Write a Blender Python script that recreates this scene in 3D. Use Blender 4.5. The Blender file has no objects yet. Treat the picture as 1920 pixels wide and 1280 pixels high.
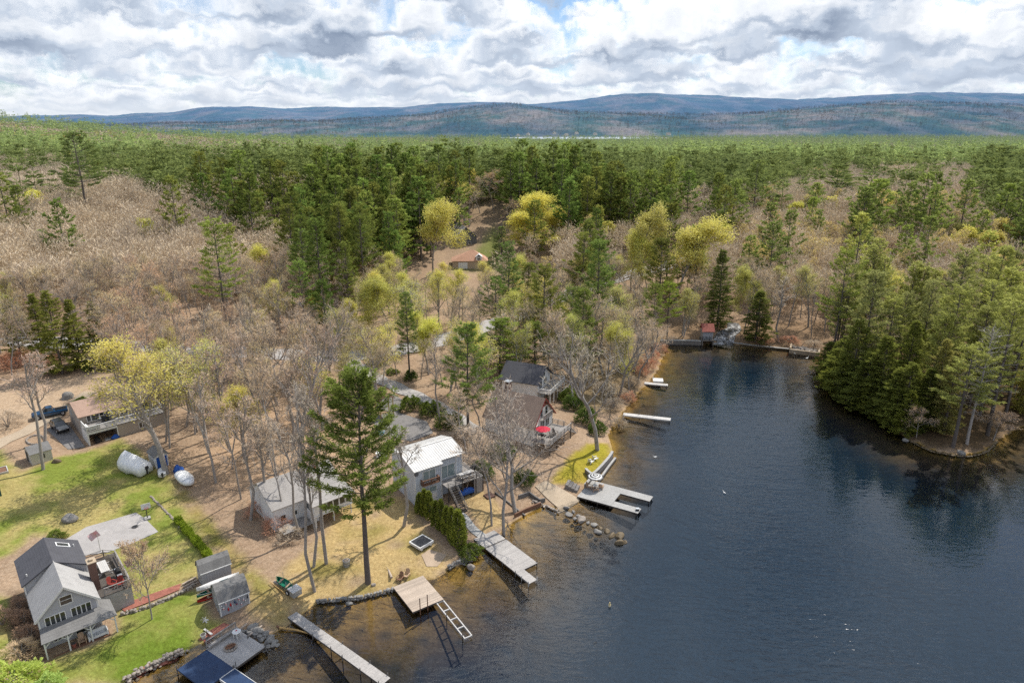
import math, random
import numpy as np
PITCH = math.radians(17.5); CS, SN = math.cos(PITCH), math.sin(PITCH)
CAMZ = 56.0; F = 1280.0
def ray(px, py):
    u = (px - 960) / F; v = (py - 640) / F
    return np.array([u, CS - v * SN, -(SN + v * CS)])
def P(px, py, z=0.0):
    d = ray(px, py); t = (z - CAMZ) / d[2]
    return (d[0] * t, d[1] * t)
SHORE_PX = [(120,1500),(225,1285),(262,1262),(300,1248),(345,1222),(392,1196),(440,1190),(490,1202),(520,1183),(556,1162),(575,1146),(600,1126),(650,1124),(690,1118),(738,1106),(775,1092),(815,1085),(845,1066),(880,1050),(893,1032),(905,1012),(938,1006),(952,984),(990,962),(1020,948),(1046,954),(1086,938),(1098,912),(1122,888),(1150,852),(1146,830),(1141,815),(1152,792),(1168,772),(1190,745),(1215,718),(1235,690),(1246,662),(1250,644),(1315,643),(1370,645),(1480,655),(1535,665),(1553,690),(1550,712),(1562,742),(1620,772),(1660,792),(1690,816),(1740,842),(1800,853),(1848,846),(1868,826),(1910,802),(1960,788),(2200,800),(2700,1000),(3200,1800),(900,2100),(120,1800)]
SHORE = np.array([P(*p) for p in SHORE_PX])
def inside(X, Y, poly):
    X = np.asarray(X, float); Y = np.asarray(Y, float)
    r = np.zeros(X.shape, bool); n = len(poly)
    for i in range(n):
        x1, y1 = poly[i]; x2, y2 = poly[(i + 1) % n]
        if y1 == y2: continue
        c = ((y1 > Y) != (y2 > Y)) & (X < (x2 - x1) * (Y - y1) / (y2 - y1) + x1)
        r ^= c
    return r
def pdist(X, Y, poly, closed=True):
    X = np.asarray(X, float); Y = np.asarray(Y, float)
    d = np.full(X.shape, 1e18); n = len(poly)
    for i in range(n if closed else n - 1):
        ax, ay = poly[i]; bx, by = poly[(i + 1) % n]
        dx, dy = bx - ax, by - ay; L = dx * dx + dy * dy + 1e-12
        t = np.clip(((X - ax) * dx + (Y - ay) * dy) / L, 0, 1)
        d = np.minimum(d, (X - ax - t * dx) ** 2 + (Y - ay - t * dy) ** 2)
    return np.sqrt(d)
def sstep(a, b, x):
    t = np.clip((x - a) / (b - a), 0, 1); return t * t * (3 - 2 * t)
def height(X, Y):
    X = np.asarray(X, float); Y = np.asarray(Y, float)
    d = pdist(X, Y, SHORE); ins = inside(X, Y, SHORE)
    inl = 15 * (1 - np.exp(-d / 220)) * (1 - sstep(500, 1100, Y))
    low = 1 - .45 * sstep(-5, 5, X) * (1 - sstep(130, 150, Y))
    land = 0.12 + 0.95 * sstep(0, 5, d) * low + inl
    land = land + 64 * np.exp(-(((X + 1100) / 520) ** 2 + ((Y - 1100) / 600) ** 2)) * sstep(120, 400, d)
    land = land + 15 * np.exp(-(((X + 20) / 135) ** 2 + ((Y - 318) / 62) ** 2)) + 9 * np.exp(-(((X - 215) / 90) ** 2 + ((Y - 300) / 90) ** 2)) + 6 * np.exp(-(((X + 190) / 90) ** 2 + ((Y - 290) / 80) ** 2))
    land = land + .25 * np.sin(X * .11 + 1) * np.sin(Y * .13) * sstep(10, 40, d)
    lake = -0.12 - 3.6 * sstep(0, 26, d) - .25 * np.minimum(d, 2.0)
    return np.where(ins, lake, land)
def G(px, py):
    """ground point seen at a photo pixel"""
    d = ray(px, py); o = np.array([0, 0, CAMZ])
    ts = np.linspace(30, 900, 1800)
    pts = o[None] + ts[:, None] * d[None]
    f = pts[:, 2] - np.maximum(height(pts[:, 0], pts[:, 1]), 0)
    k = int(np.argmax(f < 0)); 
    a, b = ts[k - 1], ts[k]
    fa, fb = f[k - 1], f[k]
    t = a + (b - a) * fa / (fa - fb)
    p = o + t * d
    return float(p[0]), float(p[1]), float(p[2])
def W(px, py, z):
    x, y = P(px, py, z); return (x, y, z)
import bpy, bmesh
from mathutils import Vector, Matrix
R = math.radians
rnd = random.Random(7)
nrg = np.random.default_rng(11)
scene = bpy.context.scene
COL = scene.collection

def Zat(x, y, py):
    """height of the point above ground spot (x, y) seen on photo row py"""
    v = (py - 640) / F; t = y / (CS - v * SN)
    return CAMZ - t * (SN + v * CS)
def hz(x, y): return float(height(np.array([x]), np.array([y]))[0])

# ---------------------------------------------------------------- mesh builder
class MB:
    def __init__(s): s.v = []; s.f = []; s.m = []; s.mi = 0
    def face(s, pts):
        b = len(s.v); s.v += [tuple(p) for p in pts]; s.f.append(tuple(range(b, b + len(pts)))); s.m.append(s.mi)
    def add(s, vs, fs):
        b = len(s.v); s.v += [tuple(p) for p in vs]
        for f in fs: s.f.append(tuple(i + b for i in f)); s.m.append(s.mi)
    def obox(s, c, a, b, d):
        c = Vector(c); a = Vector(a); b = Vector(b); d = Vector(d)
        vs = [c + sx * a + sy * b + sz * d for sz in (-1, 1) for sy in (-1, 1) for sx in (-1, 1)]
        fs = [(0, 2, 3, 1), (4, 5, 7, 6), (0, 1, 5, 4), (2, 6, 7, 3), (0, 4, 6, 2), (1, 3, 7, 5)]
        if a.cross(b).dot(d) < 0: fs = [f[::-1] for f in fs]
        s.add(vs, fs)
    def box(s, x0, x1, y0, y1, z0, z1):
        s.obox(((x0 + x1) / 2, (y0 + y1) / 2, (z0 + z1) / 2), ((x1 - x0) / 2, 0, 0), (0, (y1 - y0) / 2, 0), (0, 0, (z1 - z0) / 2))
    def bar(s, p, q, w, h=None):
        h = h or w; p = Vector(p); q = Vector(q); d = (q - p)
        if d.length < 1e-6: return
        dn = d.normalized(); up = Vector((0, 0, 1)) if abs(dn.z) < .95 else Vector((1, 0, 0))
        a = dn.cross(up).normalized(); b = a.cross(dn).normalized()
        s.obox((p + q) / 2, d / 2, a * (w / 2), b * (h / 2))
    def tube(s, pts, rads, n=6, cap=True):
        pts = [Vector(p) for p in pts]; b0 = len(s.v); prev = None
        for i, p in enumerate(pts):
            d = (pts[min(i + 1, len(pts) - 1)] - pts[max(i - 1, 0)]).normalized()
            if prev is None:
                up = Vector((0, 0, 1)) if abs(d.z) < .9 else Vector((1, 0, 0)); a = d.cross(up).normalized()
            else: a = (prev - d * prev.dot(d)).normalized()
            prev = a; b = d.cross(a)
            for k in range(n):
                t = 2 * math.pi * k / n
                s.v.append(tuple(p + (a * math.cos(t) + b * math.sin(t)) * rads[i]))
        for i in range(len(pts) - 1):
            for k in range(n):
                k2 = (k + 1) % n
                s.f.append((b0 + i * n + k, b0 + i * n + k2, b0 + (i + 1) * n + k2, b0 + (i + 1) * n + k)); s.m.append(s.mi)
        if cap:
            s.f.append(tuple(b0 + k for k in range(n))[::-1]); s.m.append(s.mi)
            e = b0 + (len(pts) - 1) * n; s.f.append(tuple(e + k for k in range(n))); s.m.append(s.mi)
    def cyl(s, c, r, h, n=12, r2=None):
        s.tube([c, (c[0], c[1], c[2] + h)], [r, r if r2 is None else r2], n)
    def prism(s, poly, z0, z1):
        n = len(poly); A = sum(poly[i][0] * poly[(i + 1) % n][1] - poly[(i + 1) % n][0] * poly[i][1] for i in range(n))
        if A < 0: poly = poly[::-1]
        b = [(x, y, z0) for x, y in poly]; t = [(x, y, z1) for x, y in poly]
        s.add(b + t, [tuple(range(n))[::-1], tuple(range(n, 2 * n))] + [(i, (i + 1) % n, n + (i + 1) % n, n + i) for i in range(n)])
    def slab(s, q, th):
        """roof slab: q = 4+ points of the top face, thickness down along the normal"""
        q = [Vector(p) for p in q]; nn = (q[1] - q[0]).cross(q[2] - q[0]).normalized()
        if nn.z < 0: q = q[::-1]; nn = -nn
        k = len(q); lo = [p - nn * th for p in q]
        s.add(q + lo, [tuple(range(k)), tuple(range(k, 2 * k))[::-1]] + [((i + 1) % k, i, k + i, k + (i + 1) % k) for i in range(k)])
    def loft(s, rings, cap=True):
        n = len(rings[0]); b0 = len(s.v)
        for r in rings: s.v += [tuple(p) for p in r]
        for i in range(len(rings) - 1):
            for k in range(n):
                k2 = (k + 1) % n
                s.f.append((b0 + i * n + k, b0 + i * n + k2, b0 + (i + 1) * n + k2, b0 + (i + 1) * n + k)); s.m.append(s.mi)
        if cap:
            s.f.append(tuple(b0 + k for k in range(n))[::-1]); s.m.append(s.mi)
            e = b0 + (len(rings) - 1) * n; s.f.append(tuple(e + k for k in range(n))); s.m.append(s.mi)
    def rock(s, c, r, sq=.7, seed=None, sub=2):
        rr = random.Random(seed if seed is not None else rnd.random())
        bm = bmesh.new(); bmesh.ops.create_icosphere(bm, subdivisions=sub, radius=1)
        ph = [rr.uniform(0, 6.3) for _ in range(6)]; ex = [rr.uniform(.75, 1.25), rr.uniform(.75, 1.25)]
        ang = rr.uniform(0, 6.28); ca, sa = math.cos(ang), math.sin(ang)
        planes = [Vector((rr.gauss(0, 1), rr.gauss(0, 1), rr.gauss(.3, 1))).normalized() for _ in range(5)]
        vs = []
        for v in bm.verts:
            p = v.co.copy()
            k = 1 + .12 * math.sin(3 * p.x + ph[0]) + .12 * math.sin(3.3 * p.y + ph[1]) + .1 * math.sin(4 * p.z + ph[2])
            p *= k
            for pl in planes:
                dd = p.dot(pl) - .78
                if dd > 0: p -= pl * dd * .85
            x = p.x * ex[0] * r; y = p.y * ex[1] * r
            vs.append((c[0] + ca * x - sa * y, c[1] + sa * x + ca * y, c[2] + p.z * r * sq))
        fs = [tuple(v.index for v in f.verts) for f in bm.faces]; bm.free()
        s.add(vs, fs)
    def mesh(s, name, mats, smooth=False):
        me = bpy.data.meshes.new(name); me.from_pydata(s.v, [], s.f)
        for m in (mats if isinstance(mats, (list, tuple)) else [mats]): me.materials.append(m)
        if s.m: me.polygons.foreach_set('material_index', np.array(s.m, dtype=np.int32))
        if smooth: me.polygons.foreach_set('use_smooth', np.ones(len(s.f), dtype=bool))
        me.update(); return me

def link(name, me, parent=None):
    o = bpy.data.objects.new(name, me); COL.objects.link(o)
    if parent is not None: o.parent = parent
    return o
def obj(name, mb, mats, parent=None, smooth=False): return link(name, mb.mesh(name, mats, smooth), parent)
def tag(o, label=None, cat=None, group=None, kind=None):
    if label: o['label'] = label
    if cat: o['category'] = cat
    if group: o['group'] = group
    if kind: o['kind'] = kind
    return o
def thing(name, label, cat, loc=(0, 0, 0), rot=0, group=None):
    o = bpy.data.objects.new(name, None); COL.objects.link(o); o.empty_display_size = .3
    o.location = loc; o.rotation_euler = (0, 0, R(rot))
    return tag(o, label, cat, group)
def copy_tree(o, parent=None):
    c = o.copy(); COL.objects.link(c)
    if parent is not None: c.parent = parent
    for ch in o.children: copy_tree(ch, c)
    return c

# ---------------------------------------------------------------- materials
class NT:
    """small helper around a node tree"""
    def __init__(s, nt): s.nt = nt; s.l = nt.links
    def n(s, t, **kw):
        nd = s.nt.nodes.new(t)
        for k, v in kw.items(): setattr(nd, k, v)
        return nd
    def set(s, nd, i, v):
        if hasattr(v, 'is_linked') and hasattr(v, 'node'): s.l.new(v, nd.inputs[i])
        else: nd.inputs[i].default_value = v
    def math(s, op, a, b=0.0, c=0.0, clamp=False):
        nd = s.n('ShaderNodeMath', operation=op); nd.use_clamp = clamp
        for i, v in enumerate((a, b, c)): s.set(nd, i, v)
        return nd.outputs[0]
    def vmath(s, op, a, b=(0, 0, 0), scale=1.0):
        nd = s.n('ShaderNodeVectorMath', operation=op); s.set(nd, 0, a); s.set(nd, 1, b); nd.inputs[3].default_value = scale
        return nd.outputs[0]
    def mix(s, f, a, b, mode='MIX'):
        nd = s.n('ShaderNodeMix', data_type='RGBA', blend_type=mode); s.set(nd, 0, f)
        for i, v in ((6, a), (7, b)):
            s.set(nd, i, (*v, 1) if isinstance(v, tuple) and len(v) == 3 else v)
        return nd.outputs[2]
    def ramp(s, f, stops, interp='LINEAR'):
        nd = s.n('ShaderNodeValToRGB'); cr = nd.color_ramp; cr.interpolation = interp
        while len(cr.elements) < len(stops): cr.elements.new(.5)
        for e, (p, c) in zip(cr.elements, stops): e.position = p; e.color = (*c, 1) if len(c) == 3 else c
        s.set(nd, 0, f); return nd.outputs[0]
    def noise(s, vec, scale, detail=4, rough=.55, dist=0.0, dim='3D', w=0.0):
        nd = s.n('ShaderNodeTexNoise', noise_dimensions=dim)
        if vec is not None: s.set(nd, 'Vector', vec)
        nd.inputs['Scale'].default_value = scale; nd.inputs['Detail'].default_value = detail
        nd.inputs['Roughness'].default_value = rough; nd.inputs['Distortion'].default_value = dist
        if dim == '4D': s.set(nd, 'W', w)
        return nd.outputs[0]
    def maprange(s, v, a, b, c=0.0, d=1.0, smooth=False):
        nd = s.n('ShaderNodeMapRange'); nd.clamp = True
        if smooth: nd.interpolation_type = 'SMOOTHSTEP'
        for i, x in enumerate((v, a, b, c, d)): s.set(nd, i, x)
        return nd.outputs[0]
def newmat(name):
    m = bpy.data.materials.new(name); m.use_nodes = True; m.node_tree.nodes.clear()
    k = NT(m.node_tree); out = k.n('ShaderNodeOutputMaterial'); return m, k, out
def M(name, c, c2=None, rough=.8, scale=2.5, bump=0.0, bscale=None, metal=0.0, spec=.3, grain=None, island=0.0, obcol=False):
    """painted / wooden / stone surface: two-tone noise, dirt, optional grain along one axis and per-board tint"""
    m, k, out = newmat(name)
    b = k.n('ShaderNodeBsdfPrincipled'); k.l.new(b.outputs[0], out.inputs[0])
    tc = k.n('ShaderNodeTexCoord').outputs['Object']
    vec = tc
    if grain is not None: vec = k.vmath('MULTIPLY', tc, grain)
    n1 = k.noise(vec, scale, 5, .6); n2 = k.noise(tc, .35, 3, .5)
    c2 = c2 or tuple(x * .72 for x in c)
    f = k.maprange(n1, .3, .7); col = k.mix(f, c, c2)
    col = k.mix(k.maprange(n2, .35, .75, 0, .35), col, tuple(x * .6 for x in c2))
    if island:
        g = k.n('ShaderNodeNewGeometry').outputs['Random Per Island']
        col = k.mix(k.maprange(g, 0, 1, 0, island), col, tuple(x * .45 for x in c))
    k.l.new(col, b.inputs['Base Color'])
    b.inputs['Roughness'].default_value = rough; b.inputs['Metallic'].default_value = metal
    b.inputs['Specular IOR Level'].default_value = spec
    if bump:
        bp = k.n('ShaderNodeBump'); bp.inputs['Strength'].default_value = bump; bp.inputs['Distance'].default_value = .05
        k.l.new(k.noise(vec, bscale or scale * 4, 4), bp.inputs['Height']); k.l.new(bp.outputs[0], b.inputs['Normal'])
    return m
def siding(name, c, step=.16, vertical=False, c2=None):
    m, k, out = newmat(name)
    b = k.n('ShaderNodeBsdfPrincipled'); k.l.new(b.outputs[0], out.inputs[0])
    tc = k.n('ShaderNodeTexCoord').outputs['Object']; sp = k.n('ShaderNodeSeparateXYZ'); k.l.new(tc, sp.inputs[0])
    if vertical: s = k.math('ADD', sp.outputs[0], sp.outputs[1])
    else: s = sp.outputs[2]
    fr = k.math('FRACT', k.math('DIVIDE', s, step))
    n1 = k.noise(tc, 1.3, 4)
    col = k.mix(k.maprange(n1, .3, .7, 0, .5), c, c2 or tuple(x * .8 for x in c))
    col = k.mix(k.math('MULTIPLY', k.math('LESS_THAN', fr, .16), .45), col, tuple(x * .45 for x in c))
    k.l.new(col, b.inputs['Base Color']); b.inputs['Roughness'].default_value = .7
    bp = k.n('ShaderNodeBump'); bp.inputs['Strength'].default_value = .35; bp.inputs['Distance'].default_value = .02
    k.l.new(fr, bp.inputs['Height']); k.l.new(bp.outputs[0], b.inputs['Normal'])
    return m
def shingle(name, c, c2):
    m, k, out = newmat(name)
    b = k.n('ShaderNodeBsdfPrincipled'); k.l.new(b.outputs[0], out.inputs[0])
    tc = k.n('ShaderNodeTexCoord').outputs['Object']; sp = k.n('ShaderNodeSeparateXYZ'); k.l.new(tc, sp.inputs[0])
    fr = k.math('FRACT', k.math('DIVIDE', sp.outputs[2], .15))
    n1 = k.noise(tc, 6, 5, .7); n2 = k.noise(k.vmath('MULTIPLY', tc, (1.2, 1.2, .3)), .9, 4, .6)
    col = k.mix(k.maprange(n1, .3, .7), c, c2)
    col = k.mix(k.maprange(n2, .45, .75, 0, .5), col, tuple(x * .6 for x in c2))
    col = k.mix(k.math('MULTIPLY', k.math('LESS_THAN', fr, .2), .3), col, tuple(x * .4 for x in c))
    k.l.new(col, b.inputs['Base Color']); b.inputs['Roughness'].default_value = .9
    return m
def foliage(name, a, b, trans=.3, nscale=.5, objcol=True, hue=0.0, haze=0.0):
    """leaves: tint per tree (object colour or random), light and dark clumps, light coming through"""
    m, k, out = newmat(name)
    oi = k.n('ShaderNodeObjectInfo'); tc = k.n('ShaderNodeTexCoord').outputs['Object']
    gi = k.n('ShaderNodeNewGeometry')
    f = k.math('ADD', k.math('MULTIPLY', k.noise(tc, nscale, 3), .8), k.math('MULTIPLY', gi.outputs['Random Per Island'], .55))
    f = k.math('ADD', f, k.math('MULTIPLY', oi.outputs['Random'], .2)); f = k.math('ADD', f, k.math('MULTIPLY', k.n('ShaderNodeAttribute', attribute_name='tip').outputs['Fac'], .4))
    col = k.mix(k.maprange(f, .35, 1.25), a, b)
    if objcol: col = k.mix(1.0, col, oi.outputs['Color'], 'MULTIPLY')
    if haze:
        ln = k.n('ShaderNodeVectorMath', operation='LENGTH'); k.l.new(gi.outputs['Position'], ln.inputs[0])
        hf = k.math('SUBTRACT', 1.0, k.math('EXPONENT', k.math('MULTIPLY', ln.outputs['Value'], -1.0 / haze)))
        col = k.mix(hf, col, (.13, .20, .30))  # aerial haze painted into the leaf colour, stronger with distance
    d = k.n('ShaderNodeBsdfDiffuse'); t = k.n('ShaderNodeBsdfTranslucent'); mx = k.n('ShaderNodeMixShader')
    k.l.new(col, d.inputs[0]); k.l.new(col, t.inputs[0]); mx.inputs[0].default_value = trans
    k.l.new(d.outputs[0], mx.inputs[1]); k.l.new(t.outputs[0], mx.inputs[2]); k.l.new(mx.outputs[0], out.inputs[0])
    return m
MT = {}
MT['white'] = M('white_paint', (.74, .74, .72), (.62, .61, .58), .55, scale=3)
MT['whitedock'] = M('white_composite', (.62, .60, .57), (.52, .5, .47), .7, island=.25)
MT['graywood'] = M('weathered_wood', (.40, .375, .35), (.28, .26, .24), .85, grain=(1, 1, 1), scale=5, island=.45, bump=.2)
MT['palewood'] = M('bleached_wood', (.50, .47, .44), (.38, .355, .33), .85, scale=4, island=.35, bump=.2)
MT['darkwood'] = M('dark_wood', (.13, .11, .095), (.08, .07, .06), .85, scale=5, island=.4)
MT['freshwood'] = M('bare_plank_wood', (.56, .46, .37), (.45, .36, .28), .8, scale=4, island=.55)
MT['brownwood'] = M('brown_wood', (.25, .13, .08), (.17, .09, .055), .8, scale=5, island=.3)
MT['yellowwood'] = M('yellow_wood', (.52, .33, .12), (.4, .25, .1), .7)
MT['postwood'] = M('post_wood', (.2, .19, .18), (.12, .11, .1), .9, scale=6)
MT['stone'] = M('field_stone', (.36, .34, .31), (.22, .205, .185), .9, scale=2, island=.5, bump=.5, bscale=9)
MT['palestone'] = M('pale_stone', (.44, .38, .32), (.3, .26, .22), .9, scale=2, island=.5, bump=.5, bscale=9)
MT['wetstone'] = M('brown_stone', (.22, .16, .09), (.13, .1, .06), .6, scale=2, island=.4, bump=.5)
MT['concrete'] = M('concrete', (.42, .41, .39), (.33, .32, .3), .85, scale=2, bump=.15)
MT['oldconcrete'] = M('old_concrete', (.26, .24, .22), (.17, .155, .14), .9, scale=1.5, bump=.3)
MT['sandconcrete'] = M('sandy_concrete', (.46, .37, .27), (.37, .29, .2), .9, scale=3, bump=.2)
MT['asphalt'] = M('worn_asphalt', (.42, .395, .375), (.34, .32, .305), .9, scale=1.2, bump=.15)
MT['darkasphalt'] = M('driveway_asphalt', (.24, .225, .215), (.17, .16, .15), .9, scale=1.5, bump=.15)
MT['dirt'] = M('sandy_dirt', (.47, .36, .26), (.36, .27, .19), .95, scale=.8, bump=.3)
MT['mulch'] = M('red_mulch', (.42, .17, .12), (.22, .08, .06), .95, scale=3.5, bump=.6)
MT['brick'] = M('chimney_brick', (.2, .11, .085), (.12, .075, .06), .9, scale=8, bump=.2)
MT['metal'] = M('galvanised_metal', (.5, .52, .54), (.38, .4, .42), .45, metal=.6)
MT['darkmetal'] = M('dark_metal', (.045, .045, .05), (.03, .03, .03), .5)
MT['black'] = M('black_rubber', (.02, .02, .022), (.015, .015, .015), .8)
MT['glass'] = M('window_glass', (.025, .035, .04), (.015, .02, .022), .06, spec=.8)
MT['paleglass'] = M('curtained_glass', (.3, .36, .36), (.18, .24, .25), .1, spec=.7, scale=4)
MT['navy'] = M('navy_deck_tarp', (.025, .055, .125), (.018, .038, .09), .6, scale=2)
MT['bluetarp'] = M('blue_tarp', (.02, .11, .42), (.015, .07, .3), .45, scale=3, bump=.3)
MT['skytarp'] = M('pale_blue_tarp', (.1, .38, .62), (.3, .55, .7), .5, scale=4, bump=.4)
MT['tarp'] = M('white_boat_cover', (.86, .86, .86), (.76, .77, .78), .5, scale=1.5, bump=.5, bscale=2.5)
MT['canvas'] = M('white_hull', (.72, .71, .68), (.6, .58, .55), .4, scale=2)
MT['green'] = M('green_hull', (.015, .2, .11), (.01, .13, .08), .35)
MT['red'] = M('red_hull', (.5, .03, .02), (.36, .02, .02), .35)
MT['redcloth'] = M('red_canvas', (.62, .03, .06), (.5, .02, .05), .8)
MT['redtrim'] = M('barn_red_trim', (.3, .045, .03), (.2, .03, .025), .7)
MT['maroon'] = M('maroon_roof', (.13, .055, .055), (.09, .04, .04), .8)
MT['rust'] = M('rusty_red_roof', (.4, .14, .1), (.27, .08, .06), .8, scale=3)
MT['tan'] = M('tan_cushion', (.5, .34, .22), (.4, .27, .18), .85)
MT['pink'] = M('faded_red_flag', (.75, .22, .24), (.7, .5, .5), .8, scale=3)
MT['carblack'] = M('black_car_paint', (.012, .014, .02), (.01, .011, .015), .15, spec=.9)
MT['carblue'] = M('blue_car_paint', (.012, .07, .16), (.01, .05, .11), .15, spec=.9)
MT['graysiding'] = siding('blue_gray_clapboard', (.40, .405, .43), .18)
MT['tansiding'] = siding('taupe_clapboard', (.37, .325, .275), .2)
MT['paleblue'] = siding('pale_blue_board_siding', (.50, .54, .59), .4, True)
MT['creamsiding'] = siding('cream_clapboard', (.58, .54, .47), .2)
MT['shedgray'] = siding('gray_shed_siding', (.34, .345, .37), .3, True)
MT['offwhite'] = siding('off_white_siding', (.70, .70, .69), .2)
MT['barnsiding'] = siding('pale_board_siding', (.85, .80, .72), .3, True)
MT['brownsiding'] = siding('tan_brown_siding', (.33, .27, .21), .2)
MT['darksiding'] = siding('dark_gray_siding', (.12, .12, .125), .2)
MT['roofdark'] = shingle('charcoal_shingles', (.085, .085, .095), (.065, .065, .075))
MT['roofgray'] = shingle('pale_gray_shingles', (.42, .41, .395), (.34, .33, .32))
MT['roofmid'] = shingle('weathered_gray_shingles', (.22, .215, .205), (.15, .145, .14))
MT['rooftan'] = shingle('tan_shingles', (.42, .28, .21), (.34, .23, .17))
MT['roofbrown'] = shingle('brown_gray_shingles', (.30, .215, .165), (.22, .16, .125))
MT['roofcottage'] = shingle('pale_taupe_shingles', (.38, .355, .33), (.30, .28, .26))
MT['roofmetal'] = M('white_metal_roof', (.7, .69, .66), (.6, .58, .54), .4, scale=1)
# ---------------------------------------------------------------- land: colours painted per vertex from ground areas
def gpoly(pts): return np.array([G(*p)[:2] for p in pts])
def spts(pts, extra=()): return gpoly(pts)
LAWN_A = gpoly([(-160, 900), (0, 845), (40, 885), (105, 858), (165, 846), (225, 822), (262, 850), (322, 900), (352, 955), (392, 1025), (418, 1056), (372, 1082), (222, 1142), (215, 1080), (205, 1040), (150, 1010), (60, 1000), (20, 1040), (-160, 1070)])
LAWN_B = gpoly([(224, 1152), (366, 1106), (388, 1150), (414, 1172), (396, 1192), (342, 1222), (298, 1246), (232, 1278), (60, 1290), (85, 1245), (222, 1190)])
LAWN_C = gpoly([(325, 905), (352, 925), (400, 985), (470, 1060), (520, 1110), (556, 1160), (520, 1180), (470, 1150), (470, 1100), (430, 1060), (395, 1020), (350, 955)])
LAWN_D = gpoly([(1030, 908), (1052, 880), (1075, 850), (1108, 832), (1142, 832), (1144, 850), (1118, 884), (1100, 905), (1078, 905)])
LAWN_E = gpoly([(-200, 1110), (20, 1120), (40, 1220), (20, 1300), (-200, 1400)])
DRY_F = gpoly([(655, 935), (750, 930), (780, 960), (800, 1010), (840, 1050), (815, 1085), (738, 1106), (690, 1118), (600, 1126), (556, 1160), (520, 1110), (540, 1060), (600, 1010)])
DRY_G = gpoly([(860, 930), (905, 920), (935, 945), (945, 985), (905, 1000), (880, 960)])
DIRT_H = gpoly([(-300, 735), (0, 718), (70, 712), (212, 700), (235, 715), (215, 745), (160, 745), (120, 765), (60, 795), (0, 830), (-300, 900)])
LITTER_Y = gpoly([(380, 830), (460, 760), (560, 720), (640, 760), (690, 830), (660, 880), (580, 870), (480, 930), (400, 900)])
DARK_BED = gpoly([(20, 1105), (60, 1125), (85, 1240), (40, 1230), (10, 1180)])
def axis_grid(segs):
    out = []
    for a, b, st in segs: out += list(np.arange(a, b, st))
    return np.array(out + [segs[-1][1]])
gx = axis_grid([(-14000, -4000, 1000), (-4000, -1200, 250), (-1200, -400, 50), (-400, -150, 10), (-150, -92, 2), (-92, 22, .55), (22, 110, 1.2), (110, 300, 5), (300, 1000, 40), (1000, 4000, 250), (4000, 14000, 1000)])
gy = axis_grid([(-300, 0, 50), (0, 44, 4), (44, 128, .55), (128, 230, 1.3), (230, 400, 5), (400, 1500, 40), (1500, 4000, 200), (4000, 16000, 1000)])
GX, GY = np.meshgrid(gx, gy)
fx, fy = GX.ravel(), GY.ravel()
fz = height(fx, fy)
sd = pdist(fx, fy, SHORE); ins = inside(fx, fy, SHORE)
fz = fz + np.where(~ins & (fy < 260), .05 * np.sin(fx * 1.7) * np.sin(fy * 1.9 + 1), 0) * sstep(1.5, 4, sd)
fz = fz - 14 * sstep(2600, 3300, fy)          # the far valley drops to the second lake
def nz(x, y, s, o=0):
    """cheap smooth noise 0..1"""
    r = 0
    for k, (a, b, p) in enumerate(((1.0, .7, 0.3), (-.6, 1.1, 1.7), (1.7, -.9, 4.1), (-1.3, -1.9, 2.2))):
        r = r + np.sin((x * a + y * b) * s + p + o + 1.6 * np.sin((x * b - y * a) * s * .61 + p * 2 + o))
    return .5 + r / 8
litter = np.array([.42, .315, .22]); litter2 = np.array([.25, .175, .12]); lawn = np.array([.19, .25, .045]); lawn2 = np.array([.40, .34, .14]); dry = np.array([.48, .36, .17])
col = litter[None] * np.ones((len(fx), 1)); w = nz(fx, fy, .25)[:, None]; col = col * (1 - .6 * w) + litter2 * .6 * w
far = sstep(230, 420, fy)[:, None]; col = col * (1 - far) + np.array([.12, .11, .055]) * far
def paint(poly, c, soft=.8, amt=1.0, mod=None):
    global col
    bb0 = poly.min(0) - 3; bb1 = poly.max(0) + 3
    s = (fx > bb0[0]) & (fx < bb1[0]) & (fy > bb0[1]) & (fy < bb1[1])
    d = pdist(fx[s], fy[s], poly); i = inside(fx[s], fy[s], poly)
    sgn = np.where(i, d, -d) + .5 * (nz(fx[s], fy[s], 1.3) - .5) * soft * 2
    f = sstep(-soft, soft, sgn) * amt
    if mod is not None: f = f * mod(fx[s], fy[s])
    col[s] = col[s] * (1 - f[:, None]) + np.array(c) * f[:, None]
def lawnmix(poly, g=lawn, d=lawn2, soft=.9, k=.9, o=0):
    paint(poly, d, soft); paint(poly, g, soft, 1, lambda x, y: np.clip(1.9 * nz(x, y, .2, o) + 1.2 * nz(x, y, .8, o) + .5 * nz(x, y, 2.3, o) - 1.35, 0, 1) * k)
lawnmix(LAWN_A, k=.92); lawnmix(LAWN_E, k=.9, o=2)
lawnmix(LAWN_B, g=np.array([.13, .20, .03]), k=1, o=1); paint(LAWN_B, [.17, .235, .035], .8, .5)
lawnmix(LAWN_C, g=np.array([.21, .22, .05]), d=np.array([.36, .28, .12]), k=.8, o=3)
lawnmix(LAWN_D, g=np.array([.30, .28, .035]), d=np.array([.42, .30, .08]), k=.8, o=1); paint(LAWN_D, [.33, .30, .04], .6, .5)
paint(DRY_F, dry, 1.2); paint(DRY_F, [.22, .2, .05], 1.2, 1, lambda x, y: np.clip(2.2 * nz(x, y, .5) - 1.1, 0, .7))
paint(DRY_G, [.44, .33, .17], .6); paint(DIRT_H, [.47, .36, .25], 1.5); paint(LITTER_Y, [.46, .33, .22], 3); paint(DARK_BED, [.14, .1, .07], .6)
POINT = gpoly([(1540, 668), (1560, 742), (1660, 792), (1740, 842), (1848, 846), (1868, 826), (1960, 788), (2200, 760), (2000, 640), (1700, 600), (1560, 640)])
paint(POINT, [.12, .085, .05], 2, .95); paint(gpoly([(1240, 600), (1560, 600), (1560, 665), (1240, 650)]), [.26, .18, .11], 2, .7)
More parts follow.
